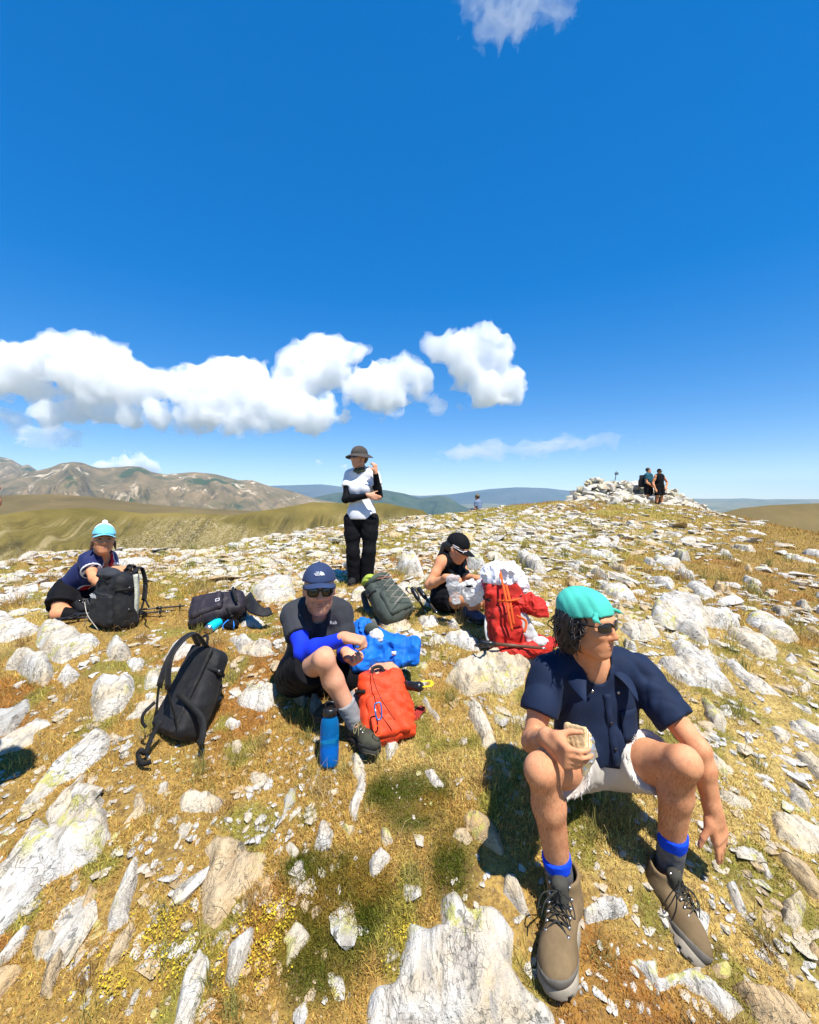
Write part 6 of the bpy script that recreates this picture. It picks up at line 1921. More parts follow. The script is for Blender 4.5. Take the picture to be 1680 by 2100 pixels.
# ---------------------------------------------------------------- bearded man with blue arm sleeves
def man_sleeves():
    D = P
    J = dict(shA=D(602, 1262, 2.50), shB=D(698, 1256, 2.62), neck=D(650, 1250, 2.545), elA=D(622, 1338, 2.30), wrA=D(710, 1308, 2.20), elB=D(708, 1340, 2.56), wrB=D(712, 1340, 2.34),
             hipA=D(602, 1388, 2.53), hipB=D(655, 1390, 2.62), knA=D(664, 1352, 2.18), knB=D(800, 1378, 2.52), anA=D(728, 1480, 2.25), anB=D(705, 1452, 2.44), toA=D(768, 1540, 2.10), toB=D(672, 1470, 2.36),
             front=V3(0.35, -0.94, 0), slouch=0.045)
    H = Head(D(655, 1208, 2.40), (0.24, -0.96, 0.02), (0.0, -0.02, 1), 1.06)
    hA = V3(*D(716, 1508, 2.315)); tA = V3(*D(772, 1550, 2.085)); nA = V3(-0.1, 0.30, 1); J['ballA'] = ball(hA, tA, nA)
    root = person('bearded man in navy cap and royal blue arm sleeves sitting behind the water bottle', (-0.62, 2.55, gz(-0.62, 2.55)))
    B = Body(J, H, 1.02, False, 0.93)
    B.hands['A'] = hand_prims(J['wrA'], unit(V3(0.95, -0.15, -0.12)), unit(V3(-0.1, 0.15, -1)), 1, (1.15, 1.25, 0.8), 0.05, (0.6, 0.35, 0.6), 0.96)
    B.hands['B'] = hand_prims(J['wrB'], unit(V3(0.62, -0.55, -0.25)), unit(V3(-0.35, 0.1, 0.9)), 1, (1.0, 1.1, 0.7), 0.05, (0.6, 0.35, 0.6), 0.96)
    F = B.mesh(0.0068)
    bo = child(root, 'body', F.mesh('body', soften=1), M_SKIN_P)
    f, up, rt = B.f, B.up, B.M[0]
    # tee
    nk = J['neck']
    core = [(q, 0.015, kk + .01) for q, kk in B.P['torso']] + [(sd_ell(B.mhp + up * 0.02 - f * 0.03, B.M, (0.165, 0.12, 0.13)), 0, 0.05)]
    F = garment(B, core, [arm_limb(B, 'A', 0.60, 0.016, 0.003), arm_limb(B, 'B', 0.60, 0.016, 0.003)], [(B.mhp - up * 0.06, -up)], 0.006, 0.0062, (0.0032, 8, 16),
                [(sd_cone(nk + up * 0.10 + f * .02, nk + f * 0.035 - up * .012, 0.064, 0.060), 0.01)])
    child(root, 't_shirt', F.mesh('t_shirt', soften=1), M_CHAR)
    lace_text(root, 'Rab', D(684, 1277, 2.415), V3(1, 0.2, 0), V3(0, 0, 1), 0.026, mat_plain('grey_print', (.5, .5, .52), .7, .2, .05, 60, 0), 'logo')
    # shorts
    F = garment(B, [(B.P['torso'][2][0], 0.020, 0)], [leg_limb(B, 'A', .70, .020, .004), leg_limb(B, 'B', .66, .020, .004)], [(B.mhp + up * 0.12, up)], 0.007, 0.0075, (0.0045, 9, 19), k=0.06)
    child(root, 'shorts', F.mesh('shorts', soften=1), M_BLACKC)
    # arm sleeves
    for k in 'AB':
        F = Field.around([q for q, _ in B.P['up' + k] + B.P['lo' + k]], 0.0048)
        for p, kk in B.P['up' + k] + B.P['lo' + k]: F.add(p, kk + .01, 0.0055)
        a, b, c = J['sh' + k], J['el' + k], J['wr' + k]
        F.cut_local(lerp(a, b, .42), unit(a - b), lerp(a, b, .42) + unit(a - b) * .12, 0.14)
        F.cut_local(lerp(b, c, .985), unit(c - b), lerp(b, c, .985) + unit(c - b) * .1, 0.12)
        F.ripple(0.0012, 40, 5)
        child(root, 'arm_sleeve', F.mesh('arm_sleeve', soften=1), M_BLUESL)
    # socks, shoes
    sock(root, J['knA'], J['anA'], 0.68, 1.04, 0.050, 0.044, M_SOCKL, seed=9)
    boot(root, hA, tA, nA, unit(J['knA'] - J['anA']), BOOT_DARK, h=0.006, high=False)
    sock(root, J['knB'], J['anB'], 0.70, 1.04, 0.048, 0.043, M_SOCKL, seed=9)
    g = gz(-0.36, 2.42)
    boot(root, V3(-0.33, 2.46, g + .02), V3(-0.50, 2.30, g + .03), V3(0.1, 0.1, 1), unit(J['knB'] - J['anB']) + V3(0, 0, .8), BOOT_DARK, h=0.006, high=False, laces=False)
    # cap, glasses, beard
    cap_parts(root, H, M_NAVYCAP, M_NAVYCAP, brim=0.064, edge=0.044, droop=0.20, tilt=0.0)
    dome_logo(root, H.w(0.002, 0.090, 0.084), -H.M[0], H.M[1] * 1.0 - H.M[2] * 0.5, 0.034, M_WHITEP, 'logo')
    glasses_parts(root, H, M_LENS, M_BLACKP, 0.45, 0.028, 0.0235, 0.004, 0.1035, 0.0030, 0.2)
    def jaw(V):
        q = (V - H.c) / H.s; r_, u_, f_ = q @ H.M[0], q @ H.M[1], q @ H.M[2]
        side = (u_ < -0.040 - 0.55 * np.clip(.075 - f_, 0, 1) * .4) & (f_ > -0.005) & (u_ > -0.135) & (np.abs(r_) < .08)
        lips = (np.abs(r_) < .024) & (np.abs(u_ + .066) < .0095)
        tash = (np.abs(r_) < .030) & (np.abs(u_ + .051) < .007) & (f_ > .07)
        return (side | tash) & ~lips
    body_hair(root, bo.data, jaw, M_BEARD, 6000, .009, 9, name='beard', width=.0005)
    child(root, 'lips', (lambda F: F.add(H.ell((0, -0.0600, 0.0915), (0.0225, 0.0040, 0.0095))).add(H.ell((0, -0.0712, 0.0905), (0.0195, 0.0048, 0.0095))).mesh('lips'))(Field.around([H.ell((0, -0.066, 0.09), (0.03, 0.02, 0.02))], 0.0028)), M_LIP)
    return root, B
MAN_B, BODY_B = man_sleeves()

# ---------------------------------------------------------------- standing woman in white tee and bucket hat
def woman_hat():
    d = 5.1
    D = P
    J = dict(shA=D(718, 975, d + .05), shB=D(767, 975, d), neck=D(741, 966, d + .02), elA=D(709, 1024, d - .06), wrA=D(757, 1016, d - .20), elB=D(777, 1016, d - .04), wrB=D(770, 968, d - .16),
             hipA=D(723, 1066, d + .02), hipB=D(759, 1066, d - .02), knA=D(724, 1132, d - .02), knB=D(757, 1130, d - .05), anA=D(727, 1194, d + .02), anB=D(752, 1190, d - .02), toA=D(718, 1208, d - .18), toB=D(752, 1204, d - .22),
             front=V3(-0.05, -1, 0))
    H = Head(D(736, 937, d - .02), (-0.62, -0.78, -0.02), (0, 0, 1), 1.0)
    root = person('woman standing in white t-shirt, black trousers and dark bucket hat', (J['anA'][0] * .5 + J['anB'][0] * .5, d, gz(-0.57, d)))
    B = Body(J, H, 0.98, True, 0.92)
    B.hands['A'] = hand_prims(J['wrA'], unit(V3(0.9, -0.2, -0.25)), unit(V3(0, 1, 0)), 1, (0.3, 0.4, 0.3), 0.1, s=0.9)
    B.hands['B'] = hand_prims(J['wrB'], unit(V3(-0.05, -0.15, 1)), unit(V3(-0.6, 0.4, 0.1)), 1, (0.8, 1.0, 0.6), 0.1, s=0.9)
    child(root, 'body', B.mesh(0.0092).mesh('body', soften=1), M_SKIN_P)
    f, up = B.f, B.up
    core = [(q, 0.012, kk + .01) for q, kk in B.P['torso']] + [(sd_ell(B.mhp + up * 0.07, B.M, (0.168, 0.15, 0.120)), 0, 0.06)]
    F = garment(B, core, [arm_limb(B, 'A', .50, .014, .005), arm_limb(B, 'B', .50, .014, .005)], [(B.mhp + up * 0.005, -up)], 0.007, 0.0075, (0.0026, 7, 25), [(sd_cone(J['neck'] + up * .1, J['neck'] + f * .02 - up * .01, .066, .064), 0.01)])
    child(root, 't_shirt', F.mesh('t_shirt', soften=1), M_WHITEC)
    limbs = []
    for k in 'AB':
        pr = [(q, 0.022, kk + .01) for q, kk in B.P['th' + k]] + [(q, 0.024, kk + .01) for q, kk in B.P['sh' + k]] + [(sd_cone(lerp(J['kn' + k], J['an' + k], .2), J['an' + k] - up * .03, 0.070, 0.074), 0, 0.03)]
        limbs.append((pr, J['an' + k] - V3(0, 0, 0.035), V3(0, 0, -1)))
    F = garment(B, [(B.P['torso'][2][0], 0.014, 0)], limbs, [(B.mhp + up * 0.10, up)], 0.007, 0.0080, (0.0055, 8, 29), k=0.02)
    child(root, 'trousers', F.mesh('trousers', soften=1), M_BLACKC)
    for k in 'AB':
        F = Field.around([q for q, _ in B.P['up' + k] + B.P['lo' + k]], 0.006)
        for p, kk in B.P['up' + k] + B.P['lo' + k]: F.add(p, kk + .01, 0.005)
        a, b, c = J['sh' + k], J['el' + k], J['wr' + k]
        F.cut_local(lerp(a, b, .40), unit(a - b), lerp(a, b, .40) + unit(a - b) * .12, 0.14)
        F.cut_local(lerp(b, c, .97), unit(c - b), lerp(b, c, .97) + unit(c - b) * .1, 0.12)
        child(root, 'arm_sleeve', F.mesh('arm_sleeve', soften=1), M_BLACKC)
    # scarf
    n0 = J['neck'] + up * 0.015
    pr = [sd_ell(n0, B.M, (0.082, 0.036, 0.080)), sd_ell(n0 + f * 0.02 - up * .02, B.M, (0.09, 0.03, 0.085))]
    F = Field.around(pr, 0.006)
    for p in pr: F.add(p, 0.02)
    folds(F, 0.008, 22, 35, (.6, .6, 2.0))
    child(root, 'neck_scarf', F.mesh('neck_scarf'), M_SCARF)
    # bucket hat
    prim = H.ell((0, 0.040, -0.010), (0.090, 0.092, 0.108))
    F = Field.around([prim], 0.006); F.add(prim); F.shell(0.007); F.cut(H.w(0, 0.030, 0), -H.M[1]); F.ripple(0.004, 22, 3)
    child(root, 'hat_crown', F.mesh('hat_crown', soften=1), M_HAT)
    def fn(u, v):
        t = u * 2 * math.pi
        a = 0.089 + 0.062 * v; b = 0.105 + 0.066 * v
        return H.w(a * math.cos(t), 0.036 - 0.040 * v - 0.012 * v * math.cos(2 * t), b * math.sin(t) - 0.010)
    V, Fq = uv_grid(fn, 32, 6, True); V, Fq = thick(V, Fq, -H.M[1] * 0.004)
    child(root, 'hat_brim', mesh_np('hat_brim', V, Fq), M_HAT)
    m = MB()
    for q in (-1, 1): m.tube(spline([H.w(q * .08, .02, .02), H.w(q * .072, -.04, .035), H.w(q * .03, -.11, .05), H.w(0, -.13, .05)], 12), 0.0025, 5)
    child(root, 'chin_cord', m.mesh('chin_cord'), M_BLACKP)
    pr = [H.ell((0, 0.0, -0.06), (0.078, 0.085, 0.06))]
    F = Field.around(pr, 0.006); F.add(pr[0]); F.ripple(.004, 40, 3)
    child(root, 'hair', F.mesh('hair'), M_HAIR_B)
    glasses_parts(root, H, M_LENSB, M_BLACKP, 0.6, 0.032, 0.019, 0.008, 0.103, 0.003, 0.5)
    for k in 'AB':
        an = J['an' + k]; to = J['to' + k]; g = gz(an[0], an[1])
        h = V3(an[0], an[1] + 0.05, g + .012); t = V3(to[0], an[1] - 0.20, gz(to[0], an[1] - .2) + .012)
        boot(root, h, t, V3(0, 0, 1), V3(0, 0, 1), BOOT_BLACK, h=0.0085, laces=False)
    return root
woman_hat()

# ---------------------------------------------------------------- woman in black tank top bending over her bag
def woman_tank():
    D = P
    J = dict(shA=D(906, 1152, 3.72), shB=D(946, 1150, 3.98), neck=D(926, 1142, 3.85), elA=D(880, 1200, 3.62), wrA=D(917, 1184, 3.48), elB=D(951, 1184, 3.82), wrB=D(978, 1186, 3.62),
             hipA=D(905, 1228, 3.86), hipB=D(935, 1228, 4.02), knA=D(976, 1236, 3.55), knB=D(990, 1218, 3.82), anA=D(966, 1284, 3.62), anB=D(1010, 1262, 3.80), toA=D(985, 1294, 3.46), toB=D(1030, 1270, 3.65),
             front=V3(0.75, -0.6, 0), slouch=0.03)
    H = Head(D(938, 1124, 3.74), (0.80, -0.42, -0.42), (0.30, -0.15, 1), 0.98)
    root = person('woman in black tank top and black cap bending over the white bag', (J['hipA'][0], 3.9, gz(J['hipA'][0], 3.9)))
    B = Body(J, H, 0.96, True, 0.9)
    B.hands['A'] = hand_prims(J['wrA'], unit(V3(0.85, -0.3, -0.05)), unit(V3(0.1, 0.4, -0.9)), 1, (0.7, 0.8, 0.5), 0.1, s=0.92)
    B.hands['B'] = hand_prims(J['wrB'], unit(V3(0.7, -0.5, 0.1)), unit(V3(0, .3, -1)), 1, (0.6, 0.6, 0.4), 0.1, s=0.92)
    child(root, 'body', B.mesh(0.0088).mesh('body', soften=1), M_SKIN)
    f, up, rt = B.f, B.up, B.M[0]
    core = [(q, 0.012, kk + .02) for q, kk in B.P['torso']] + [(sd_ell(B.mhp + up * 0.03, B.M, (0.16, 0.12, 0.13)), 0, 0.05)]
    F = garment(B, core, [], [(B.mhp - up * 0.06, -up)], 0.006, 0.0055, (0.007, 9, 45))
    for k in 'AB':                      # arm holes
        a = J['sh' + k]; F.sub(sd_ell(a + (a - B.msh) * 0.28 + up * 0.03, B.M, (0.062, 0.105, 0.085)), 0.01)
    F.sub(sd_cone(J['neck'] + up * .12, J['neck'] + f * .05 - up * .035, .062, .060), 0.01)
    child(root, 'tank_top', F.mesh('tank_top', soften=1), M_BLACKC)
    F = garment(B, [(B.P['torso'][2][0], 0.018, 0)], [leg_limb(B, 'A', .42, .020, .004), leg_limb(B, 'B', .45, .020, .004)], [(B.mhp + up * 0.09, up)], 0.007, 0.006, (0.007, 9, 47), k=0.06)
    child(root, 'shorts', F.mesh('shorts', soften=1), M_BLACKC)
    cap_parts(root, H, M_BLACKC, M_BLACKC, 0.0055, 0.075, edge=0.026, droop=0.30)
    m = MB(); m.strap([H.w(0.088, .03, -.02), H.w(0.0885, .03, 0.01), H.w(0.084, .032, 0.04)], 0.006, H.M[0]); child(root, 'cap_stripe', m.mesh('cap_stripe'), M_WHITEP)
    pr = [H.ell((0, 0.0, -0.05), (0.080, 0.07, 0.065)), H.cone((0.02, -0.03, -0.11), (0.05, -0.16, -0.10), 0.03, 0.012)]
    F = Field.around(pr, 0.0055)
    for p in pr: F.add(p, .02)
    folds(F, .004, 40, 5, (1, 1, .3))
    child(root, 'hair', F.mesh('hair'), M_HAIR)
    glasses_parts(root, H, M_LENS, M_WHITEP, 0.7, 0.031, 0.017, 0.006, 0.102, 0.0028, 0.5)
    sock(root, J['knA'], J['anA'], 0.55, 1.03, 0.050, 0.043, M_BLACKC, 'sock')
    for q in range(4):
        sock(root, J['knA'], J['anA'], 0.58 + q * .10, 0.605 + q * .10, 0.0515, 0.0505 - q * .001, M_WHITEP, 'sock_stripe')
    g = gz(J['anA'][0], 3.55)
    boot(root, V3(J['anA'][0] - .05, 3.66, g + .02), V3(J['anA'][0] + .08, 3.42, g + .02), V3(0, 0, 1), V3(0.05, -.1, 1), BOOT_NAVY, h=0.008, laces=False)
    g = gz(J['anB'][0], 3.75)
    boot(root, V3(J['anB'][0] - .05, 3.84, g + .02), V3(J['anB'][0] + .08, 3.60, g + .02), V3(0, 0, 1), V3(0.05, -.1, 1), BOOT_NAVY, h=0.0085, laces=False)
    return root
woman_tank()

# ---------------------------------------------------------------- woman in the pale blue cap, far left
def woman_bluecap():
    D = P
    J = dict(shA=D(180, 1150, 3.66), shB=D(222, 1146, 3.84), neck=D(205, 1136, 3.74), elA=D(193, 1186, 3.52), wrA=D(217, 1206, 3.42), elB=D(228, 1180, 3.74), wrB=D(235, 1168, 3.56),
             hipA=D(136, 1216, 3.72), hipB=D(160, 1214, 3.90), knA=D(118, 1258, 3.56), knB=D(190, 1246, 3.72), anA=D(170, 1264, 3.62), anB=D(160, 1258, 3.98), toA=D(190, 1268, 3.62), toB=D(140, 1262, 4.0),
             front=V3(0.75, -0.65, -0.1), slouch=0.02)
    H = Head(D(213, 1107, 3.66), (0.62, -0.78, 0.10), (0.05, 0.05, 1), 0.98)
    root = person('woman in pale blue cap and navy jersey crouching over a black pack at the left', (J['hipA'][0], 3.75, gz(J['hipA'][0], 3.75)))
    B = Body(J, H, 0.97, True, 0.93)
    B.hands['A'] = hand_prims(J['wrA'], unit(V3(0.75, -0.3, -0.5)), unit(V3(0, .4, -.8)), 1, (0.5, 0.6, 0.4), 0.1, s=0.92)
    B.hands['B'] = hand_prims(J['wrB'], unit(V3(0.9, -0.2, 0.1)), unit(V3(0.2, .3, -.9)), 1, (0.6, 0.7, 0.5), 0.1, s=0.92)
    child(root, 'body', B.mesh(0.0088).mesh('body', soften=1), M_SKIN)
    f, up, rt = B.f, B.up, B.M[0]
    off = {'*': 0.018, 'torso': 0.018}
    def jersey(o, only=None):
        core = [(q, 0.012 + o, kk + .01) for q, kk in B.P['torso']]
        lim = [arm_limb(B, k, .60, .014 + o, .003) for k in 'AB']
        if only: core = [(sd_ell(J['el' + only], None, (.01, .01, .01)), -.05, 0)]; lim = [q for q, k in zip(lim, 'AB') if k == only]
        return garment(B, core, lim, [(B.mhp - up * 0.005, -up)], 0.007, 0.0058, (0.0045, 8, 55) if not only else None,
                       [(sd_cone(J['neck'] + up * .12, J['neck'] + f * .035 - up * .02, .058, .056), 0.006), (sd_cone(J['neck'] + up * .05 + f * .07, J['neck'] - up * .06 + f * .12, .045, .012), 0.005)])
    F = jersey(0.0)
    child(root, 'jersey', F.mesh('jersey', soften=1), M_JERS)
    for k in 'AB':            # white cuffs
        F = jersey(0.006, k); a = J['sh' + k]; b = J['el' + k]; ax = unit(b - a); c = lerp(a, b, .60)
        F.cut(c - ax * .012, -ax)
        child(root, 'cuff', F.mesh('cuff'), M_WHITEC)
    for w, o, nm, mt in ((0.046, 0.0028, 'white_edging', M_WHITEC), (0.036, 0.0042, 'red_panel', M_RED)):
        F = jersey(o); F.cut(B.msh + rt * w, rt); F.cut(B.msh - rt * w, -rt); F.cut(B.msh + f * 0.02, -f)
        child(root, nm, F.mesh(nm), mt)
    F = garment(B, [(B.P['torso'][2][0], 0.022, 0)], [leg_limb(B, 'A', .66, .024, .006), leg_limb(B, 'B', .8, .024, .006)], [(B.mhp + up * 0.07, up)], 0.007, 0.006, (0.008, 8, 57), k=0.06)
    child(root, 'shorts', F.mesh('shorts', soften=1), M_BLACKC)
    for k in 'AB':
        sock(root, J['kn' + k], J['an' + k], 0.22, 1.03, 0.062, 0.055, M_BLACKC, 'gaiter', 0.006, 9)
        an = J['an' + k]; to = J['to' + k]; d = unit((to - an) * V3(1, 1, 0)); g = gz(an[0], an[1])
        boot(root, V3(an[0], an[1], g + .015) - d * .06, V3(an[0], an[1], g + .02) + d * .20, V3(0, 0, 1), unit(J['kn' + k] - an) + V3(0, 0, 1), BOOT_BLACK, h=0.0085, laces=(k == 'A'))
    cap_parts(root, H, M_SKYB, M_SKYB, 0.0055, 0.066, edge=0.042, droop=0.12, tilt=0.0)
    prim = H.ell((0, 0.050, -0.035), (0.082, 0.098, 0.088))
    F = Field.around([prim], 0.0055); F.add(prim); F.shell(.006); F.cut(H.w(0, .09, 0), -H.M[1]); F.cut(H.w(0, 0, .005), H.M[2])
    child(root, 'cap_back', F.mesh('cap_back'), M_WHITEC)
    F = Field.around([H.ell((0, .152, -.035), (.022, .022, .022))], 0.0045); F.add(H.ell((0, .152, -.035), (.022, .020, .022))); F.ripple(.004, 90, 3)
    child(root, 'cap_bobble', F.mesh('cap_bobble'), M_WHITEC)
    pr = [H.ell((0, 0.0, -0.045), (0.082, 0.08, 0.07)), H.cone((0.075, -.02, 0.0), (.085, -.085, -.005), .016, .006), H.cone((-.075, -.02, 0.0), (-.088, -.075, 0.0), .016, .006)]
    F = Field.around(pr, 0.0055)
    for p in pr: F.add(p, .015)
    folds(F, .005, 40, 5, (1, 1, .3)); F.cut(H.w(0, .06, 0), H.M[1])
    child(root, 'hair', F.mesh('hair'), M_HAIR_B)
    for q in (-1, 1):
        e = H.ell((q * .033, .006, .0900), (.0125, .0050, .0060)); F = Field.around([e], .0022); F.add(e)
        child(root, 'eye', F.mesh('eye'), mat_plain('shaded_eye', (.06, .035, .025), .25, .5, .2, 60, 0))  # no whites: the brim's shade is put into the eye colour
        m = MB(); m.tube(spline([H.w(q * .015, .024, .098), H.w(q * .034, .029, .096), H.w(q * .052, .022, .084)], 8), .0035, 5); child(root, 'eyebrow', m.mesh('eyebrow'), M_HAIR)
    child(root, 'lips', (lambda F: F.add(H.ell((0, -0.0600, 0.0905), (0.0225, 0.0045, 0.0095))).add(H.ell((0, -0.0725, 0.0895), (0.0195, 0.0055, 0.0095))).mesh('lips'))(Field.around([H.ell((0, -0.066, 0.09), (0.03, 0.02, 0.02))], 0.003)), M_LIP)
    return root
woman_bluecap()

# ---------------------------------------------------------------- simple standing / sitting far figures
def far_person(label, J, H, base, tops, shorts, female=False, sleeve=0.55, h=0.014, cap=None, hair=M_HAIR, boots=BOOT_BLACK, short_t=0.85, skin=M_SKIN, g=1.0, glasses=False, top_name='t_shirt'):
    root = person(label, base, 'people farther off on the summit')
    B = Body(J, H, 1.0, female, g)
    for k in 'AB':
        B.hands[k] = hand_prims(J['wr' + k], J.get('hd' + k, unit(J['wr' + k] - J['el' + k])), J.get('hn' + k, V3(0, 0.3, -1)), 1, (0.4, 0.5, 0.4), 0.1)
    child(root, 'body', B.mesh(h).mesh('body', soften=1), skin)
    up, f = B.up, B.f
    subs = [(sd_cone(J['neck'] + up * .1, J['neck'] + f * .03, .06, .06), .01)]
    if not sleeve: subs += [(sd_ell(J['sh' + k] + (J['sh' + k] - B.msh) * 0.35, B.M, (0.06, 0.11, 0.09)), 0.01) for k in 'AB']
    F = garment(B, [(q, 0.018, kk + .02) for q, kk in B.P['torso']], [arm_limb(B, k, sleeve, .020, .004) for k in 'AB'] if sleeve else [], [(B.mhp - up * .02, -up)], 0.010, h, (0.007, 8, 65), subs)
    child(root, top_name, F.mesh(top_name, soften=1), tops)
    F = garment(B, [(B.P['torso'][2][0], 0.02, 0)], [leg_limb(B, k, short_t, .026, .01) for k in 'AB'], [(B.mhp + up * .09, up)], 0.010, h, (.008, 8, 67), k=.04)
    child(root, 'shorts', F.mesh('shorts', soften=1), shorts)
    for k in 'AB':
        an = J['an' + k]; to = J['to' + k]; d = unit((to - an) * V3(1, 1, 0))
        b0 = an - V3(0, 0, .085)
        boot(root, b0 - d * .07, b0 + d * .20, V3(0, 0, 1), V3(0, 0, 1), boots, h=h, laces=False)
        sock(root, J['kn' + k], an, .78, 1.02, .048, .045, M_BLACKC, 'sock', h)
    if cap: cap_parts(root, H, cap, cap, h * .8, .07, edge=.03, button=False)
    pr = [H.ell((0, 0.035 if not cap else 0.0, -0.020), (0.083, 0.095 if not cap else 0.07, 0.098))]
    F = Field.around(pr, h * .8); F.add(pr[0]); folds(F, .008, 30, 7); F.cut(H.w(0, .03, .065), H.M[2] - H.M[1] * .5)
    child(root, 'hair', F.mesh('hair'), hair)
    if glasses: glasses_parts(root, H, M_LENS, M_BLACKP, .6, .032, .019)
    return root, B

def standing(px, py_head, d, face, front, ga=None, gb=None, H_=1.0, lean=0.0):
    """joints of a standing adult whose head centre is seen at (px, py_head); ga/gb: (elbow, wrist) offsets from the shoulder"""
    hd = P(px, py_head, d); f = unit(front); r = unit(np.cross(V3(0, 0, 1), f)) * -1
    if r[0] < 0: r = -r
    g = gz(hd[0], hd[1]); top = hd[2] - g
    k = top / 1.60
    at = lambda a, b, c: V3(hd[0], hd[1], g) + r * a * k + f * b * k + V3(0, 0, c * k)
    J = dict(shA=at(-.185, 0, 1.38), shB=at(.185, 0, 1.38), neck=at(0, -.01, 1.43), hipA=at(-.095, 0, .92), hipB=at(.095, 0, .92), knA=at(-.11, .02, .50), knB=at(.11, .03, .50), anA=at(-.12, -.02, .088), anB=at(.12, -.01, .088), toA=at(-.14, .18, .02), toB=at(.15, .18, .02), front=f)
    for k_, gg, sg in (('A', ga, -1), ('B', gb, 1)):
        e, w = gg if gg else ((sg * .07, .02, -.29), (sg * .09, .10, -.54))
        J['el' + k_] = J['sh' + k_] + r * e[0] + f * e[1] + V3(0, 0, e[2]); J['wr' + k_] = J['sh' + k_] + r * w[0] + f * w[1] + V3(0, 0, w[2])
    return J, Head(hd, face, (0, 0, 1), 1.0 * k), (hd[0], hd[1], g)
M_FTEE = mat_cloth('turquoise_tee', (0.012, 0.075, 0.11), 0.85, var=0.5)
M_HTEE = mat_cloth('grey_blue_tee', (0.13, 0.18, 0.27), 0.85)
DF = 17.4
J, H, b = standing(1330, 965, DF, (0.93, -0.36, 0), (0.55, -0.8, 0), ((-.05, .05, -.28), (.10, .20, -.44)), ((.06, .06, -.28), (.02, .26, -.42)))
MAN_F, BODY_F = far_person('man in turquoise tee with dark curly hair and a pack, at the cairn', J, H, b, M_FTEE, M_BLACKC, short_t=.92)
J, H, b = standing(1352.5, 967, DF - .25, (0.25, -0.95, -.1), (0.2, -0.98, 0), ((-.12, -.02, -.27), (-.10, .10, -.50)), ((.22, -.02, -.24), (.06, .10, -.44)))
far_person('man in black tank top and cap, hand on hip, right one at the cairn', J, H, b, M_BLACKC, M_BLACKC, sleeve=0, cap=M_BLACKC, short_t=.98, g=1.06)

def sitter():
    d = 19.0
    hd = P(979, 1019, d); f = unit(V3(-0.75, 0.6, 0)); r = V3(0.6, 0.75, 0)
    g = hd[2] - 0.74
    at = lambda a, b, c: V3(hd[0], hd[1], g) + r * a + f * b + V3(0, 0, c)
    J = dict(shA=at(-.18, -.05, .50), shB=at(.18, -.05, .50), neck=at(0, -.03, .55), hipA=at(-.09, -.12, .08), hipB=at(.09, -.12, .08), knA=at(-.12, .30, .12), knB=at(.12, .30, .14), anA=at(-.12, .36, -.27), anB=at(.12, .40, -.26), toA=at(-.12, .58, -.33), toB=at(.12, .6, -.33),
             elA=at(-.22, -.02, .22), wrA=at(-.16, .20, .16), elB=at(.22, -.02, .22), wrB=at(.16, .2, .16), front=f)
    far_person('distant person in grey-blue tee sitting on the brink, looking away', J, Head(hd, (-.7, .7, 0), (0, 0, 1)), (hd[0], hd[1], g), M_HTEE, M_BLACKC, cap=mat_cloth('khaki_cap', (.16, .14, .09)), h=.013)
    # the rock it sits on
    V, Fq = STONE_HI[3]
    me = mesh_np('seat_rock', V, Fq.astype(np.int32), False); me.materials.append(M_ROCK)
    o = link('rock', me); zc = gz(hd[0], hd[1] - .1)
    top = g + .02 - zc
    o.location = (hd[0] + .12, hd[1] - .12, zc + top * .30); o.scale = (.42, .5, max(.12, top * .85)); o.color = WHITE
    tag(o, 'white rock under the distant sitting person', 'rock', 'rocks in the summit turf')
sitter()

# person just outside the left edge of the picture: only the nose tip and the shadow are seen
def edge_person():
    d = 1.52
    nose = P(-6.0, 1037, d)
    fc = unit(V3(1, -0.05, -0.08))
    hd = nose - fc * 0.118 - V3(0, 0, -0.03)
    g = gz(hd[0], hd[1]); k = (hd[2] - g) / 1.60
    at = lambda a, b, c: V3(hd[0], hd[1], g) + V3(0, -1, 0) * a * k + V3(1, 0, 0) * b * k + V3(0, 0, c * k)
    J = dict(shA=at(-.17, -.30, 1.36), shB=at(.21, -.20, 1.36), neck=at(0, -.16, 1.43), hipA=at(-.08, -.42, .92), hipB=at(.12, -.40, .92), knA=at(-.10, -.42, .50), knB=at(.14, -.38, .50), anA=at(-.10, -.46, .088), anB=at(.15, -.44, .088), toA=at(-.10, -.26, .02), toB=at(.16, -.24, .02), front=V3(1, 0, 0),
             elA=at(-.20, -.50, 1.14), wrA=at(-.10, -.40, .92), elB=at(.38, -.06, 1.46), wrB=at(.17, .02, 1.62))
    J['hdB'] = V3(0.1, .9, .25)
    far_person('person at the left edge, cut off so only nose tip and shadow show', J, Head(hd, fc, (0, 0, 1), 1.0), (hd[0], hd[1], g), M_CHAR, M_BLACKC, h=.010)
edge_person()
# ================================================================== PACKS AND OTHER GEAR
M_PACK = mat_cloth('black_pack_cloth', (0.0075, 0.0075, 0.0088), 0.7, wrinkle=18, wstr=0.5, sheen=0.2, spec=0.35, dust=0.10)
M_PACK2 = mat_cloth('black_pack_cloth_purple', (0.016, 0.011, 0.018), 0.6, wrinkle=18, wstr=0.5, sheen=0.2, spec=0.4, dust=0.08)
M_WEB = mat_plain('black_webbing', (0.012, 0.012, 0.012), 0.85, 0.3, 0.3, 300, 0.5, 0.001)
M_GREEN = mat_cloth('grey_green_pack', (0.050, 0.064, 0.054), 0.75, wrinkle=18, wstr=0.6, sheen=0.2, dust=0.2)
M_LIME = mat_cloth('lime_lid', (0.30, 0.38, 0.05), 0.8)
M_ORANGE = mat_cloth('orange_red_pack', (0.72, 0.055, 0.012), 0.65, wrinkle=16, wstr=0.7, var=0.14, dust=0.18)
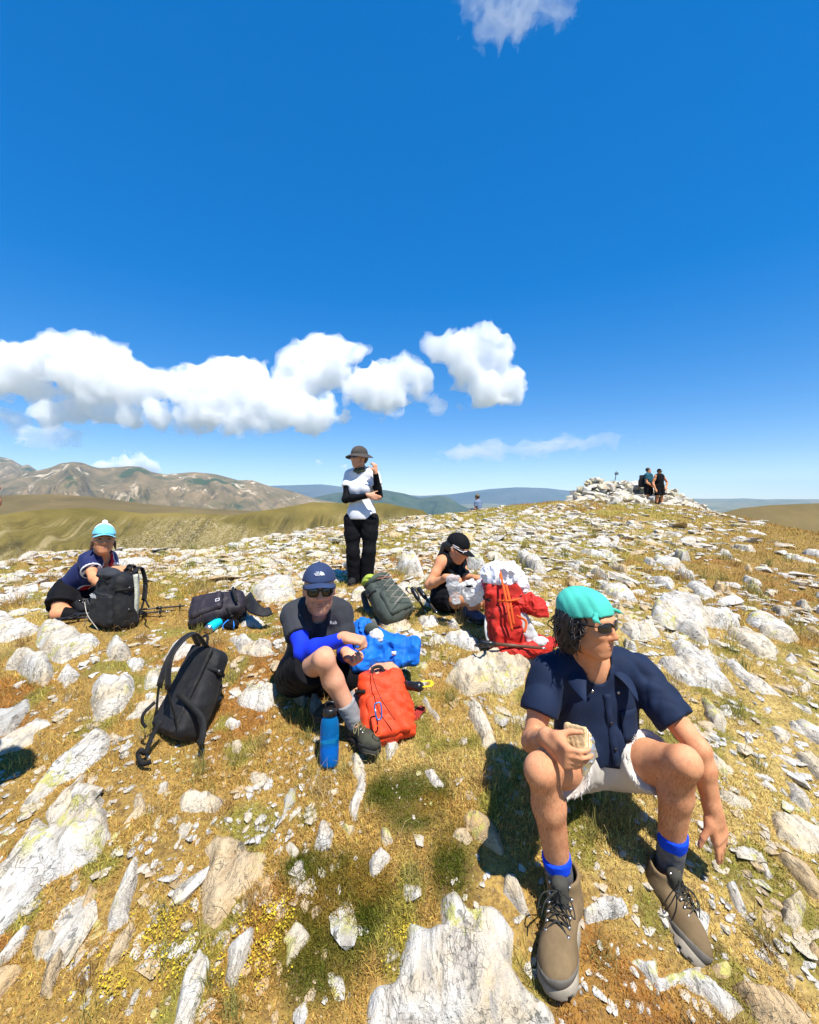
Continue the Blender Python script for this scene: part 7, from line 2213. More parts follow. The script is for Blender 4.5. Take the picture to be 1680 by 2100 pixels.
M_REDP = mat_cloth('red_pack', (0.46, 0.020, 0.012), 0.65, wrinkle=18, wstr=0.8, var=0.18, dust=0.15)
M_ORSTR = mat_cloth('orange_webbing', (0.75, 0.11, 0.02), 0.8, wrinkle=80)
M_LGREY = mat_cloth('pale_grey_panel', (0.52, 0.52, 0.50), 0.85, wrinkle=16, wstr=0.6, var=0.08)
M_BLUEJ = mat_cloth('blue_jacket', (0.004, 0.13, 0.55), 0.65, wrinkle=14, wstr=0.8, var=0.15)
M_CORD = mat_plain('pale_cord', (0.42, 0.38, 0.32), 0.9, 0.2, 0.2, 200, 0)
M_CORDR = mat_plain('salmon_cord', (0.50, 0.20, 0.12), 0.9, 0.2, 0.2, 200, 0)
M_YEL = mat_plain('yellow_strap', (0.72, 0.56, 0.02), 0.8, 0.3, 0.1, 100, 0.2)
M_CARAB = mat_plain('blue_anodised', (0.04, 0.17, 0.42), 0.35, 0.6, 0.1, 40, 0, Metallic=0.7)
M_POLE = mat_plain('pole_shaft', (0.055, 0.045, 0.040), 0.4, 0.5, 0.4, 30, 0.1, Metallic=0.3)
M_POLE_B = mat_plain('brown_pole', (0.10, 0.045, 0.025), 0.5, 0.4, 0.4, 30, 0.1)

def surfm(mat_items): pass

def backpack(label, c, u, o, dims, mats, seed=0, h=0.006, straps=True, arch=(0.10, 0.10), belt=True, lid=True, pocket=True, zips=True, fold=0.006, taper=0.12, group='backpacks on the summit', haul=True):
    """rucksack: c centre, u up axis, o outward side (away from the carrier's back), dims width, height, depth"""
    c = np.asarray(c, float); M = frame(fwd=o, up=u)        # rows right, up, out
    M = np.array([M[0], M[1], M[2]])
    w, H, d = dims; h = h * 1.3
    at = lambda x, y, z: c + M[0] * x + M[1] * y + M[2] * z
    Mb = np.array([M[0], M[2], M[1]])                        # box axes: width, depth, height (taper along height)
    root = empty('backpack', tuple(at(0, -H / 2, 0)))
    tag(root, label, 'backpack', group)
    pr = [(sd_box(at(0, -H * .03, 0), Mb, (w * .46, d * .36, H * .45), min(w, d) * .26, taper), 0.0), (sd_ell(at(0, -H * .18, d * .12), M, (w * .46, H * .30, d * .36)), 0.05)]
    F = Field.around([p for p, _ in pr], h, .04)
    for p, k in pr: F.add(p, k)
    folds(F, fold, 8, seed + 3)
    F.crumple(fold * .9, 7, seed, stretch=(1, 1, .8))
    body = child(root, 'body', F.mesh('body', soften=1), mats['body'])
    if pocket:
        p = sd_box(at(0, -H * .15, d * .40), Mb, (w * .36, d * .14, H * .26), min(w, d) * .13, .1)
        F = Field.around([p], h, .03); F.add(p); folds(F, fold * .8, 9, seed + 5); F.crumple(fold * .6, 9, seed + 2)
        child(root, 'front_pocket', F.mesh('front_pocket', soften=1), mats.get('pocket', mats['body']))
    if lid:
        p = sd_ell(at(0, H * .42, d * .03), M, (w * .43, H * .105, d * .46))
        F = Field.around([p], h, .03); F.add(p); folds(F, fold * .8, 9, seed + 7)
        child(root, 'lid', F.mesh('lid', soften=1), mats.get('lid', mats['body']))
    p = sd_box(at(0, -H * .02, -d * .36), Mb, (w * .38, d * .06, H * .42), d * .05, .05)
    F = Field.around([p], h); F.add(p); F.ripple(.003, 22, seed + 1)
    child(root, 'back_panel', F.mesh('back_panel', soften=1), mats.get('back', mats['body']))
    if straps:
        for q, ar in zip((-1, 1), arch):
            m = MB()
            pts = spline([at(q * w * .15, H * .40, -d * .38), at(q * w * .18, H * .47, -d * .40 - ar * .75), at(q * w * .23, H * .22, -d * .40 - ar * 1.15), at(q * w * .30, -H * .08, -d * .42 - ar * .75), at(q * w * .36, -H * .30, -d * .42 - ar * .10)], 22)
            m.add(*tube_arrays(pts[:17], 0.031, 8, flat=(M[2], 0.24, M[0])))
            s = child(root, 'shoulder_strap', m.mesh('shoulder_strap'), mats.get('strap', M_PACK))
            m = MB(); m.add(*tube_arrays(list(pts[15:]) + [at(q * w * .40, -H * .42, -d * .34)], 0.011, 4, flat=(M[2], .12, M[0])))
            reparent(child(root, 'webbing', m.mesh('webbing'), M_WEB), s)
            b = pts[15]; m = MB(); m.box(b, (.016, .012, .006), M); reparent(child(root, 'buckle', m.mesh('buckle'), M_BLACKP), s)
    for q in (-1, 1):          # side compression straps with buckles
        for y in (H * .20, -H * .16):
            m = MB(); m.add(*tube_arrays(spline([at(q * w * .30, y, -d * .33), at(q * w * .475, y + .004, -d * .12), at(q * w * .475, y - .004, d * .14), at(q * w * .34, y - .012, d * .36)], 12), .009, 4, flat=(M[0], .16, M[1])))
            s = child(root, 'compression_strap', m.mesh('compression_strap'), M_WEB)
            m = MB(); m.box(at(q * w * .49, y, d * .02), (.006, .012, .014), M); reparent(child(root, 'buckle', m.mesh('buckle'), M_BLACKP), s)
    if haul:
        m = MB(); m.strap(spline([at(-.035, H * .42, -d * .38), at(-.02, H * .50, -d * .42), at(.02, H * .50, -d * .42), at(.035, H * .42, -d * .38)], 10), 0.018, M[2], .18)
        child(root, 'haul_loop', m.mesh('haul_loop'), M_WEB)
    if belt:
        rg = np.random.default_rng(seed)
        for q in (-1, 1):
            p0 = at(q * w * .40, -H * .40, -d * .36); p1 = at(q * w * .62, -H * .44, -d * .60); p2 = at(q * w * .78, -H * .47, -d * .90)
            g2 = gz(p2[0], p2[1]); p2[2] = max(p2[2], g2 + .02); p1[2] = max(p1[2], gz(p1[0], p1[1]) + .03)
            m = MB(); m.add(*tube_arrays(spline([p0, p1, p2], 10), np.linspace(.036, .012, 10), 8, flat=(unit(np.cross(p2 - p0, M[1])), .16)))
            child(root, 'hip_belt', m.mesh('hip_belt'), mats.get('strap', M_PACK))
    if zips:
        for y, z, ww in ((H * .30, d * .34, .36), (H * .12, d * .50, .34)):
            m = MB(); m.tube(spline([at(-w * ww, y - .05, z - .05), at(-w * ww * .6, y, z), at(0, y + .012, z + .012), at(w * ww * .6, y, z), at(w * ww, y - .05, z - .05)], 18), .0024, 5)
            child(root, 'zip', m.mesh('zip'), mats.get('zip', M_BLACKP))
    return root, at, M

def straps_loose(root, pts, width=.02, mat=None, name='webbing', n=24, normal=(0, 0, 1)):
    m = MB(); m.strap(spline(pts, n), width, np.asarray(normal, float), .14)
    return child(root, name, m.mesh(name), mat or M_WEB)

BLK = dict(body=M_PACK, strap=M_PACK)
# 1 the tall black pack, straps towards the viewer's left
_c = lerp(P(352, 1492, 2.26), P(448, 1335, 2.48), .5)
_u = P(452, 1322, 2.52) - P(345, 1500, 2.25)
r1, at1, M1 = backpack('tall black backpack leaning with its shoulder straps up, left foreground', _c, _u, V3(0.52, 0.66, -0.55), (0.28, 0.50, 0.20), BLK, 3, 0.0055, True, (0.09, 0.15), False, lid=False, fold=.005)
straps_loose(r1, [P(330, 1478, 2.17), P(312, 1510, 2.14), P(298, 1545, 2.10), P(290, 1538, 2.09), P(283, 1548, 2.085), P(292, 1566, 2.06), P(310, 1562, 2.05)], .022, None, 'trailing_strap', 30, (0.2, -1, .3))
straps_loose(r1, [at1(.06, -.05, -.12), P(412, 1470, 2.16), P(416, 1505, 2.11), P(410, 1528, 2.09)], .030, None, 'trailing_strap', 20, (0, -1, .3))
straps_loose(r1, [P(318, 1440, 2.2), P(296, 1462, 2.16), P(292, 1480, 2.15), P(300, 1492, 2.15)], .016, None, 'trailing_strap', 20, (0, -1, .3))
# 2 lying black pack
c2 = P(452, 1250, 3.52); c2[2] = gz(c2[0], c2[1]) + .12
r2, at2, M2 = backpack('black backpack lying on its back behind the turquoise bottle', c2, V3(0.93, 0.30, 0.10), V3(-0.10, -0.62, 0.78), (0.27, 0.46, 0.21), dict(body=M_PACK2, strap=M_PACK), 13, .007, False, zips=True, lid=False, fold=.005)
for (x, y) in ((-.02, .02), (.06, .14)):
    m = MB(); m.tube([at2(x - .012, y - .014, .118), at2(x + .012, y - .014, .118), at2(x + .012, y + .014, .118), at2(x - .012, y + .014, .118)], .003, 5, closed=True)
    child(r2, 'buckle', m.mesh('buckle'), M_WHITEP)
straps_loose(r2, [at2(-.08, .16, .09), at2(0, .15, .125), at2(.09, .13, .10), at2(.14, .12, .0)], .026, None, 'compression_strap', 16, M2[2])
m = MB(); m.add(*tube_arrays(spline([at2(.05, .20, -.02), P(520, 1246, 3.40), P(540, 1256, 3.36), P(556, 1252, 3.40)], 14), np.linspace(.055, .035, 14), 8, flat=(V3(0, -.6, .8), .16, V3(0, .8, .6))))
child(r2, 'hip_belt', m.mesh('hip_belt'), M_PACK)
# 3 pack of the woman in the blue cap
c3 = P(238, 1222, 3.42); c3[2] = gz(c3[0], c3[1]) + .225
r3, at3, M3 = backpack('upright black backpack being opened by the woman in the blue cap', c3, V3(0.06, 0.02, 1), V3(-0.42, -0.90, 0), (0.36, 0.46, 0.24), BLK, 23, .007, True, (.07, .10), False, lid=False, fold=.006)
dome_logo(r3, at3(.02, .035, .155), -M3[0], M3[1], .05, M_WHITEP, 'logo')
m = MB(); m.strap(spline([at3(-.165, .19, -.04), at3(-.175, .05, -.05), at3(-.17, -.12, -.05)], 12), .035, -M3[0], .25)
child(r3, 'pale_edging', m.mesh('pale_edging'), mat_plain('pale_mesh', (.52, .52, .42), .9, .1, .3, 200, .3))
m = MB(); m.tube(spline([at3(.10, -.02, .17), at3(.02, -.10, .19), at3(-.08, -.20, .17)], 14), .003, 5); m.tube(spline([at3(.02, -.10, .19), at3(.08, -.20, .18)], 10), .003, 5)
child(r3, 'bungee_cord', m.mesh('bungee_cord'), M_CORD)
straps_loose(r3, [at3(-.19, .10, -.10), P(300, 1212, 3.40), P(298, 1228, 3.36), P(306, 1246, 3.32)], .014, None, 'trailing_strap', 18, (0, -1, .2))
p = sd_ell(at3(.03, .185, .04), M3, (.10, .045, .07)); F = Field.around([p], .006); F.add(p); folds(F, .006, 12, 3)
child(r3, 'inner_bag', F.mesh('inner_bag'), M_CHAR)
# 4 grey-green pack
c4 = V3(-.185, 3.68, 0); c4[2] = gz(c4[0], c4[1]) + .155
r4, at4, M4 = backpack('grey-green backpack with zigzag cord and lime lid at the standing woman\'s feet', c4, V3(-0.55, 0.55, 0.48), V3(0.35, -0.62, 0.66), (0.30, 0.44, 0.23), dict(body=M_GREEN, lid=M_GREEN, strap=mat_plain('grey_strap', (.11, .115, .11), .9, .2, .2, 200, .3)), 33, .007, True, (.06, .12), True, pocket=True)
p = sd_ell(at4(.08, .21, .02), M4, (.06, .035, .075)); F = Field.around([p], .006); F.add(p); folds(F, .006, 10, 3); child(r4, 'lime_flap', F.mesh('lime_flap'), M_LIME)
m = MB(); zz = [(-.09, -.13), (.08, -.06), (-.08, .00), (.07, .06), (-.06, .11), (.05, .15)]
m.tube([at4(x, y, .175 if y < .05 else .16) for x, y in zz], .0035, 5); m.tube([at4(-x, y, .178 if y < .05 else .162) for x, y in zz], .0035, 5)
child(r4, 'bungee_cord', m.mesh('bungee_cord'), M_CORD)
m = MB(); m.tube([at4(x, y, .165) for x, y in ((-.10, .10), (.09, .13), (-.06, .17), (.08, .19))], .0035, 5); child(r4, 'salmon_cord', m.mesh('salmon_cord'), M_CORDR)
# 5 red pack
c5 = P(1036, 1270, 3.10); c5[2] = gz(c5[0], c5[1]) + .27
r5, at5, M5 = backpack('red and white backpack with orange straps standing open beside the tank-top woman', c5, V3(-0.10, 0.10, 1), V3(-0.12, -0.98, 0.05), (0.28, 0.54, 0.22), dict(body=M_REDP, strap=M_LGREY, back=M_LGREY), 43, .006, False, belt=False, lid=False, zips=False, fold=.012)
for x0, pts in ((0, [(.01, .30, .06), (.0, .18, .14), (-.01, .02, .17), (-.02, -.10, .17)]), (1, [(-.02, .20, .11), (-.03, .08, .16), (-.035, -.06, .17)]), (2, [(-.06, .00, .165), (-.12, -.05, .14), (-.10, -.12, .15)])):
    straps_loose(r5, [at5(*q) for q in pts], .016, M_ORSTR, 'orange_strap', 16, M5[2])
straps_loose(r5, [at5(.05, .10, .12), at5(-.02, .10, .165), at5(-.10, .10, .12)], .014, M_ORSTR, 'orange_strap', 14, M5[2])
pr = [sd_ell(at5(-.15, .05, .06), np.array([unit(M5[0] + .5 * M5[1]), unit(M5[1] - .5 * M5[0]), M5[2]]), (.10, .065, .055)), sd_ell(at5(-.22, -.01, .06), M5, (.05, .04, .04))]
F = Field.around(pr, .006, .04)
for p in pr: F.add(p, .04)
F.crumple(.020, 9, 4); child(r5, 'open_flap', F.mesh('open_flap'), M_REDP)
p = sd_box(at5(-.13, -.12, .06), np.array([unit(M5[0] * .8 - M5[1] * .3), M5[2], unit(M5[1] + M5[0] * .35)]), (.045, .035, .13), .02); F = Field.around([p], .006); F.add(p); folds(F, .006, 12, 6)
child(r5, 'pale_side_panel', F.mesh('pale_side_panel', soften=1), M_LGREY)
pr = [sd_ell(at5(-.20, -.235, .04), M5, (.17, .045, .10)), sd_ell(at5(-.02, -.245, .08), M5, (.15, .04, .11))]
F = Field.around(pr, .006, .04)
for p in pr: F.add(p, .04)
F.crumple(.018, 9, 8); child(r5, 'slumped_base', F.mesh('slumped_base'), M_REDP)
p = sd_ell(at5(-.20, -.20, .10), M5, (.055, .035, .05)); F = Field.around([p], .005); F.add(p); folds(F, .006, 14, 9); child(r5, 'pale_patch', F.mesh('pale_patch'), M_LGREY)
pr = [sd_ell(at5(.0, .26, -.01), M5, (.12, .075, .09)), sd_ell(at5(-.08, .19, -.03), M5, (.09, .12, .07))]
F = Field.around(pr, .006, .04)
for p in pr: F.add(p, .04)
F.crumple(.020, 10, 10); child(r5, 'white_liner', F.mesh('white_liner', soften=1), M_WHITEC)
straps_loose(r5, [at5(.13, .0, .02), at5(.15, -.10, .06), at5(.14, -.22, .08)], .018, M_LGREY, 'side_strap', 14, M5[2])
# white carrier bag with pink and green print lying against the pack
def soft(name, label, cat, prims, mat, fold, h=.006, seed=0, freq=10, k=.04, loc=None):
    F = Field.around(prims, h, .05)
    for p in prims: F.add(p, k)
    F.crumple(fold, freq, seed); folds(F, fold * .6, freq, seed)
    e = empty(name, tuple(loc if loc is not None else (prims[0][1] + prims[0][2]) / 2))
    tag(e, label, cat)
    child(e, 'sheet' if cat != 'jacket' else 'body', F.mesh('sheet', soften=1), mat)
    return e
def mat_film(name, col, a):
    t = NT(name); v = obj_vec(t, False)
    tr = t.n('BsdfTranslucent'); tr.inputs[0].default_value = (*col, 1)
    b = t.bsdf(col, .35, .5, t.bump(t.noise(v, 40, 4, .6, 1.0), .5, .006))
    tp = t.n('BsdfTransparent'); m1 = t.n('MixShader'); m2 = t.n('MixShader')
    m1.inputs[0].default_value = .45; m2.inputs[0].default_value = a
    t.l(b.outputs[0], m1.inputs[1]); t.l(tr.outputs[0], m1.inputs[2]); t.l(m1.outputs[0], m2.inputs[1]); t.l(tp.outputs[0], m2.inputs[2]); t.l(m2.outputs[0], t.out.inputs['Surface'])
    return t.m
M_FILM = mat_film('clear_plastic_film', (.70, .72, .72), .38)
M_BAGW = mat_film('white_plastic', (.82, .82, .82), .03)
q = P(1000, 1196, 3.30)
wb = soft('plastic_bag', 'white plastic bag with pink and green print on top of the red backpack', 'bag', [sd_ell(q, None, (.075, .05, .07)), sd_ell(q + V3(.06, .02, .05), None, (.05, .04, .07)), sd_ell(q + V3(-.02, 0, -.05), None, (.06, .05, .05))], M_BAGW, .016, .0045, 3, 13)
for nm, ofs, rad, col in (('pink_print', (-.025, -.048, .02), (.034, .012, .030), (.75, .02, .16)), ('green_print', (.020, -.050, -.008), (.020, .012, .018), (.02, .22, .12)), ('pink_print', (-.035, -.046, -.015), (.022, .012, .018), (.75, .02, .16))):
    p = sd_ell(q + V3(*ofs), None, rad); F = Field.around([p], .004); F.add(p); F.ripple(.003, 40, 2)
    child(wb, nm, F.mesh(nm), mat_plain(nm, col, .5, .4, .1, 40, .1))
q = P(962, 1206, 3.45)
wb2 = soft('plastic_bag', 'white carrier bag with a dark handle hole on the tank-top woman\'s lap', 'bag', [sd_ell(q, None, (.075, .035, .055)), sd_ell(q + V3(.03, 0, -.07), None, (.055, .035, .06)), sd_ell(q + V3(.06, 0.01, -.03), None, (.05, .03, .06))], M_BAGW, .014, .0045, 5, 14)
p = sd_ell(q + V3(.0, -.034, .020), None, (.032, .010, .010)); F = Field.around([p], .0035); F.add(p); child(wb2, 'handle_hole', F.mesh('handle_hole'), M_BLACKC)
# clear bag in the hand
a = P(926, 1184, 3.40); b = P(938, 1238, 3.40)
pb = [sd_box(lerp(a, b, .5), np.array([unit(V3(1, .1, .15)), V3(0, 1, 0), unit(a - b)]), (.042, .012, .105), .012, -.25)]
soft('clear_bag', 'clear plastic bag hanging from the tank-top woman\'s raised hand', 'bag', pb + [sd_cone(a, lerp(a, b, .3), .012, .028)], M_FILM, .006, .0042, 7, 16)
# 6 orange pack
c6 = V3(-.135, 2.32, 0); c6[2] = gz(c6[0], c6[1]) + .145
r6, at6, M6 = backpack('orange-red backpack with a blue carabiner beside the hiking shoe', c6, V3(-0.20, 0.52, 0.82), V3(0.16, -0.84, 0.50), (0.28, 0.38, 0.17), dict(body=M_ORANGE, strap=mat_cloth('dark_red_strap', (.30, .025, .02), .8), back=M_PACK, zip=mat_plain('brown_zip', (.16, .03, .012), .6, .3, .2, 200, .2)), 53, .0052, True, (.05, .05), True, zips=False, lid=False, pocket=True, fold=.009)
m = MB(); m.tube(spline([at6(.045, .20, .06), at6(.050, .12, .10), at6(.035, .02, .15), at6(.0, -.06, .155), at6(-.02, -.10, .16)], 22), .0024, 6); pass
child(r6, 'zip', m.mesh('zip'), mat_plain('dark_zip', (.05, .015, .01), .6, .3, .2, 200, .2))
q = at6(.055, -.045, .175)
m = MB(); m.tube(spline([q + M6[1] * .035 + M6[0] * .0, q + M6[1] * .028 - M6[0] * .016, q - M6[1] * .03 - M6[0] * .010, q - M6[1] * .035 + M6[0] * .012, q + M6[1] * .024 + M6[0] * .016], 26, True), .0042, 6, closed=True)
cb = empty('carabiner', tuple(q)); tag(cb, 'blue metal carabiner clipped to the front of the orange-red backpack', 'carabiner'); child(cb, 'ring', m.mesh('ring'), M_CARAB)
m = MB(); m.tube([q - M6[1] * .026 + M6[0] * .013, q + M6[1] * .022 + M6[0] * .015], .003, 6); child(cb, 'gate', m.mesh('gate'), M_METAL)
m = MB(); m.tube([at6(.07 + .018 * math.cos(t), -.13 + .022 * math.sin(t), .165 + .003 * math.sin(2 * t)) for t in np.linspace(0, 6.28, 20)[:-1]], .0022, 5, closed=True); child(r6, 'cord_loop', m.mesh('cord_loop'), M_ORSTR)
# blue jacket
jb = [sd_ell(P(742, 1296, 2.74), None, (.085, .07, .075)), sd_cone(P(745, 1300, 2.72), P(800, 1330, 2.66), .07, .075), sd_cone(P(770, 1330, 2.62), P(735, 1362, 2.52), .06, .045), sd_cone(P(800, 1332, 2.66), P(842, 1326, 2.64), .065, .062), sd_ell(P(820, 1348, 2.60), None, (.09, .07, .035)), sd_ell(P(770, 1345, 2.66), None, (.10, .09, .06))]
jk = soft('jacket', 'crumpled bright blue jacket heaped beside the seated man', 'jacket', jb, M_BLUEJ, .018, .005, 9, 8, .045)
q = P(772, 1302, 2.60)
p = sd_ell(q, np.array([unit(V3(1, -.2, .3)), unit(V3(.2, .5, .8)), unit(np.cross(V3(1, -.2, .3), V3(.2, .5, .8)))]), (.045, .04, .016)); F = Field.around([p], .004); F.add(p); folds(F, .004, 20, 4); child(jk, 'pale_lining', F.mesh('pale_lining'), M_LGREY)
p = sd_ell(q + V3(-.03, .03, .025), None, (.045, .02, .04)); F = Field.around([p], .004); F.add(p); child(jk, 'dark_lining', F.mesh('dark_lining'), M_GREEN)
m = MB(); qq = P(808, 1340, 2.535); m.box(qq, (.013, .003, .011)); child(jk, 'logo', m.mesh('logo'), M_WHITEP)

# ---- bottles
def lathe(prof, n=28):
    V = []; F = []
    for r, z in prof:
        for i in range(n): V.append((r * math.cos(2 * math.pi * i / n), r * math.sin(2 * math.pi * i / n), z))
    for j in range(len(prof) - 1):
        for i in range(n):
            i2 = (i + 1) % n; F.append((j * n + i, j * n + i2, (j + 1) * n + i2, (j + 1) * n + i))
    F.append(tuple(range(n))[::-1]); F.append(tuple((len(prof) - 1) * n + i for i in range(n)))
    return V, F
def placed(V, base, u):
    u = unit(u); a = unit(np.cross(u, [0.3, 1, 0.2])); b = np.cross(u, a)
    V = np.asarray(V, float)
    return np.asarray(base)[None] + V[:, :1] * a + V[:, 1:2] * b + V[:, 2:3] * u
def mat_blueglass():
    t = NT('blue_tritan'); b = t.bsdf((0.015, 0.36, 0.90), .03, .5)
    b.inputs['Transmission Weight'].default_value = 0.78; b.inputs['IOR'].default_value = 1.18
    return t.m
M_BG = mat_blueglass()
def bottle_blue():
    base = on_ground(675, 1572); base[2] += .004
    u = unit(V3(.0, .10, 1))
    e = empty('water_bottle', tuple(base)); tag(e, 'translucent blue water bottle standing in front of the seated man', 'bottle')
    V, F = lathe([(.030, 0), (.041, .004), (.045, .014), (.046, .05), (.0455, .10), (.046, .16), (.045, .195), (.040, .215), (.032, .226), (.027, .232), (.027, .244)])
    child(e, 'shell', mesh_np('shell', placed(V, base, u), F), M_BG)
    V, F = lathe([(.028, .006), (.038, .010), (.041, .018), (.042, .05), (.042, .088)])
    t = NT('water_blue'); b = t.bsdf((.008, .20, .60), .03, .5); b.inputs['Transmission Weight'].default_value = .4; b.inputs['IOR'].default_value = 1.33
    child(e, 'water', mesh_np('water', placed(V, base, u), F), t.m)
    V, F = lathe([(.031, .232), (.034, .234), (.034, .262), (.030, .268), (.012, .270)]); child(e, 'cap', mesh_np('cap', placed(V, base, u), F), M_BLACKP)
    m = MB(); c = base + u * .268; m.tube(spline([c + V3(-.022, 0, 0), c + V3(-.018, .0, .026), c + V3(.018, 0, .026), c + V3(.022, 0, 0)], 12), .005, 6); child(e, 'carry_loop', m.mesh('carry_loop'), M_BLACKP)
bottle_blue()
def bottle_turq():
    a = on_ground(424, 1303); a[2] += .040; b = P(466, 1258, a[1] + .19); b[2] = a[2] + .05
    u = unit(b - a)
    e = empty('water_bottle', tuple(a)); tag(e, 'turquoise and black flask lying by the black backpack', 'bottle')
    mt = mat_plain('turquoise_paint', (.005, .44, .62), .35, .5, .12, 20, .05)
    V, F = lathe([(.026, 0), (.034, .006), (.036, .02), (.036, .024)]); child(e, 'steel_base', mesh_np('steel_base', placed(V, a, u), F), M_METAL)
    V, F = lathe([(.036, .024), (.037, .03), (.037, .12), (.035, .128)]); child(e, 'shell', mesh_np('shell', placed(V, a, u), F), mt)
    V, F = lathe([(.033, .128), (.033, .165)]); child(e, 'black_band', mesh_np('black_band', placed(V, a, u), F), M_BLACKP)
    V, F = lathe([(.030, .165), (.032, .17), (.032, .20), (.026, .208), (.016, .21), (.016, .228), (.012, .230)]); child(e, 'cap', mesh_np('cap', placed(V, a, u), F), mt)
    q = a + u * .15 + V3(0, 0, .05)
    m = MB(); m.strap([q + V3(-.03, 0, .0), q, q + V3(.01, 0, .035)], .012, V3(0, -1, .3)); m.strap([q + V3(-.01, 0, .02), q, q + V3(.02, 0, .01)], .012, V3(0, -1, .3)); child(e, 'orange_tag', m.mesh('orange_tag'), mat_plain('orange_tag', (.75, .22, .02), .7, .3, .1, 50, 0))
bottle_turq()
def pouch():
    c = on_ground(474, 1290); c[2] += .03
    e = empty('pouch', tuple(c)); tag(e, 'small black pouch with bright blue bands right of the turquoise flask', 'pouch')
    pr = [sd_ell(c, None, (.055, .045, .032)), sd_ell(c + V3(.02, .01, .02), None, (.03, .03, .022))]
    F = Field.around(pr, .005); [F.add(p, .02) for p in pr]; folds(F, .006, 14, 3); child(e, 'body', F.mesh('body'), M_BLACKC)
    for x, s in ((-.038, 1), (.036, 1)):
        m = MB(); m.strap(spline([c + V3(x, -.045, -.02), c + V3(x * 1.15, -.046, .01), c + V3(x * .7, -.01, .036), c + V3(x * .6, .03, .03)], 12), .010, V3(1, -.4, .3), .2); child(e, 'blue_band', m.mesh('blue_band'), mat_plain('blue_band', (.02, .22, .75), .6, .3, .1, 60, 0))
pouch()

# ---- trekking poles
def pole(label, a, b, grip=.14, r=.0075, mat=None, strap_col=None, basket=True, group='trekking poles'):
    a = np.asarray(a, float); b = np.asarray(b, float); u = unit(b - a); L = np.linalg.norm(b - a)
    e = empty('trekking_pole', tuple(a)); tag(e, label, 'trekking pole', group)
    m = MB(); m.tube([a + u * grip * .8, lerp(a, b, .55), lerp(a, b, .56), b - u * .03], [r * 1.25, r * 1.2, r, r * .9], 8); child(e, 'shaft', m.mesh('shaft'), mat or M_POLE)
    m = MB(); m.tube([a, a + u * .015, a + u * .05, a + u * grip * .6, a + u * grip], [r * 1.6, r * 2.3, r * 1.9, r * 2.1, r * 1.5], 9); child(e, 'grip', m.mesh('grip'), M_BLACKP)
    m = MB(); m.tube([b - u * .03, b], [r * .8, r * .4], 6); child(e, 'tip', m.mesh('tip'), M_METAL)
    if L > .5:
        for t in (.5, .74):
            q = lerp(a, b, t); m = MB(); m.tube([q - u * .02, q + u * .02], r * 1.8, 8); child(e, 'clamp', m.mesh('clamp'), M_BLACKP)
    if basket:
        q = b - u * .06; m = MB(); m.tube([q - u * .003, q + u * .003], .022, 12); child(e, 'basket', m.mesh('basket'), M_BLACKP)
    n = np.cross(u, [0, 0, 1]); s = a + u * .02
    m = MB(); m.strap(spline([s, s - u * .05 + n * .04 + V3(0, 0, -.005), s - u * .02 + n * .09, s + u * .03 + n * .06, s + u * .02], 18), .018, V3(0, 0, 1), .12); child(e, 'wrist_strap', m.mesh('wrist_strap'), strap_col or M_WEB)
    return e
def gp(px, py, lift=.02):
    q = on_ground(px, py); q[2] = gz(q[0], q[1]) + lift; return q
pole('dark trekking pole lying lowest in front of the crouching woman\'s pack', gp(112, 1284, .05), gp(345, 1266, .05))
pole('dark trekking pole lying just behind another, its tip pointing right', gp(150, 1274, .05), gp(385, 1254, .05))
pole('brown trekking pole lying across the base of the red backpack', P(985, 1318, 2.93), P(1120, 1330, 2.86), .10, .010, M_POLE_B, basket=False)
pole('black pole grip with yellow wrist strap poking out behind the orange backpack', P(866, 1409, 2.30), P(780, 1400, 2.44), .12, .012, None, M_YEL, basket=False)
pole('black pole grip standing left of the small rock by the tank-top woman', gp(846, 1254, .20), gp(862, 1262, .03) + V3(.05, -.03, 0), .13, .011, basket=False)
pole('black pole grip standing right of its twin near the tank-top woman', gp(858, 1250, .19), gp(884, 1262, .03) + V3(.05, -.05, 0), .13, .011, basket=False)

# ---- sandwich in foil
def sandwich():
    q = P(1186, 1524, 1.465); u = unit(V3(.10, .30, 1)); n = unit(V3(-.72, -.55, .25)); n = unit(n - u * (n @ u)); r = np.cross(n, u); M = np.array([r, n, u])
    e = empty('sandwich', tuple(q)); tag(e, 'half-eaten sandwich wrapped in foil held in the seated man\'s hand', 'sandwich')
    bread = mat_plain('bread', (.66, .47, .24), .9, .1, .3, 60, .5, .003); crumb = mat_plain('bread_crumb', (.78, .66, .44), .95, .1, .15, 90, .6, .003); fill = mat_plain('ham_and_cheese', (.62, .25, .12), .7, .3, .4, 60, .3)
    for k, mt, nm, th in ((-1.6, bread, 'bread_slice', .007), (-.6, crumb, 'bread_slice', .005), (.2, fill, 'filling', .004), (.9, crumb, 'bread_slice', .005), (1.8, bread, 'bread_slice', .007)):
        p = sd_box(q + n * k * .0095 + u * .006 * k + u * .006, M, (.040, th, .040), .005); F = Field.around([p], .0028); F.add(p); F.ripple(.003, 50, int(k * 10) + 30); F.ripple(.002, 120, 5); child(e, nm, F.mesh(nm), mt)
    X_ = V3(1, 0, 0); pr = [sd_box(q - u * .030 + X_ * .010, M, (.036, .024, .024), .008), sd_cone(q - u * .03 + X_ * .024, q - u * .088 + X_ * .020, .024, .010), sd_box(q + X_ * .042 - u * .012, np.array([unit(X_ + .3 * u), V3(0, 1, 0), unit(u - .3 * X_)]), (.013, .012, .034), .004)]
    F = Field.around(pr, .003, .02); [F.add(p, .012) for p in pr]; folds(F, .004, 30, 3); F.ripple(.003, 70, 9)
    child(e, 'foil', F.mesh('foil', False), mat_plain('crumpled_foil', (.72, .74, .76), .28, .5, .08, 60, .5, .004, Metallic=.85))
sandwich()

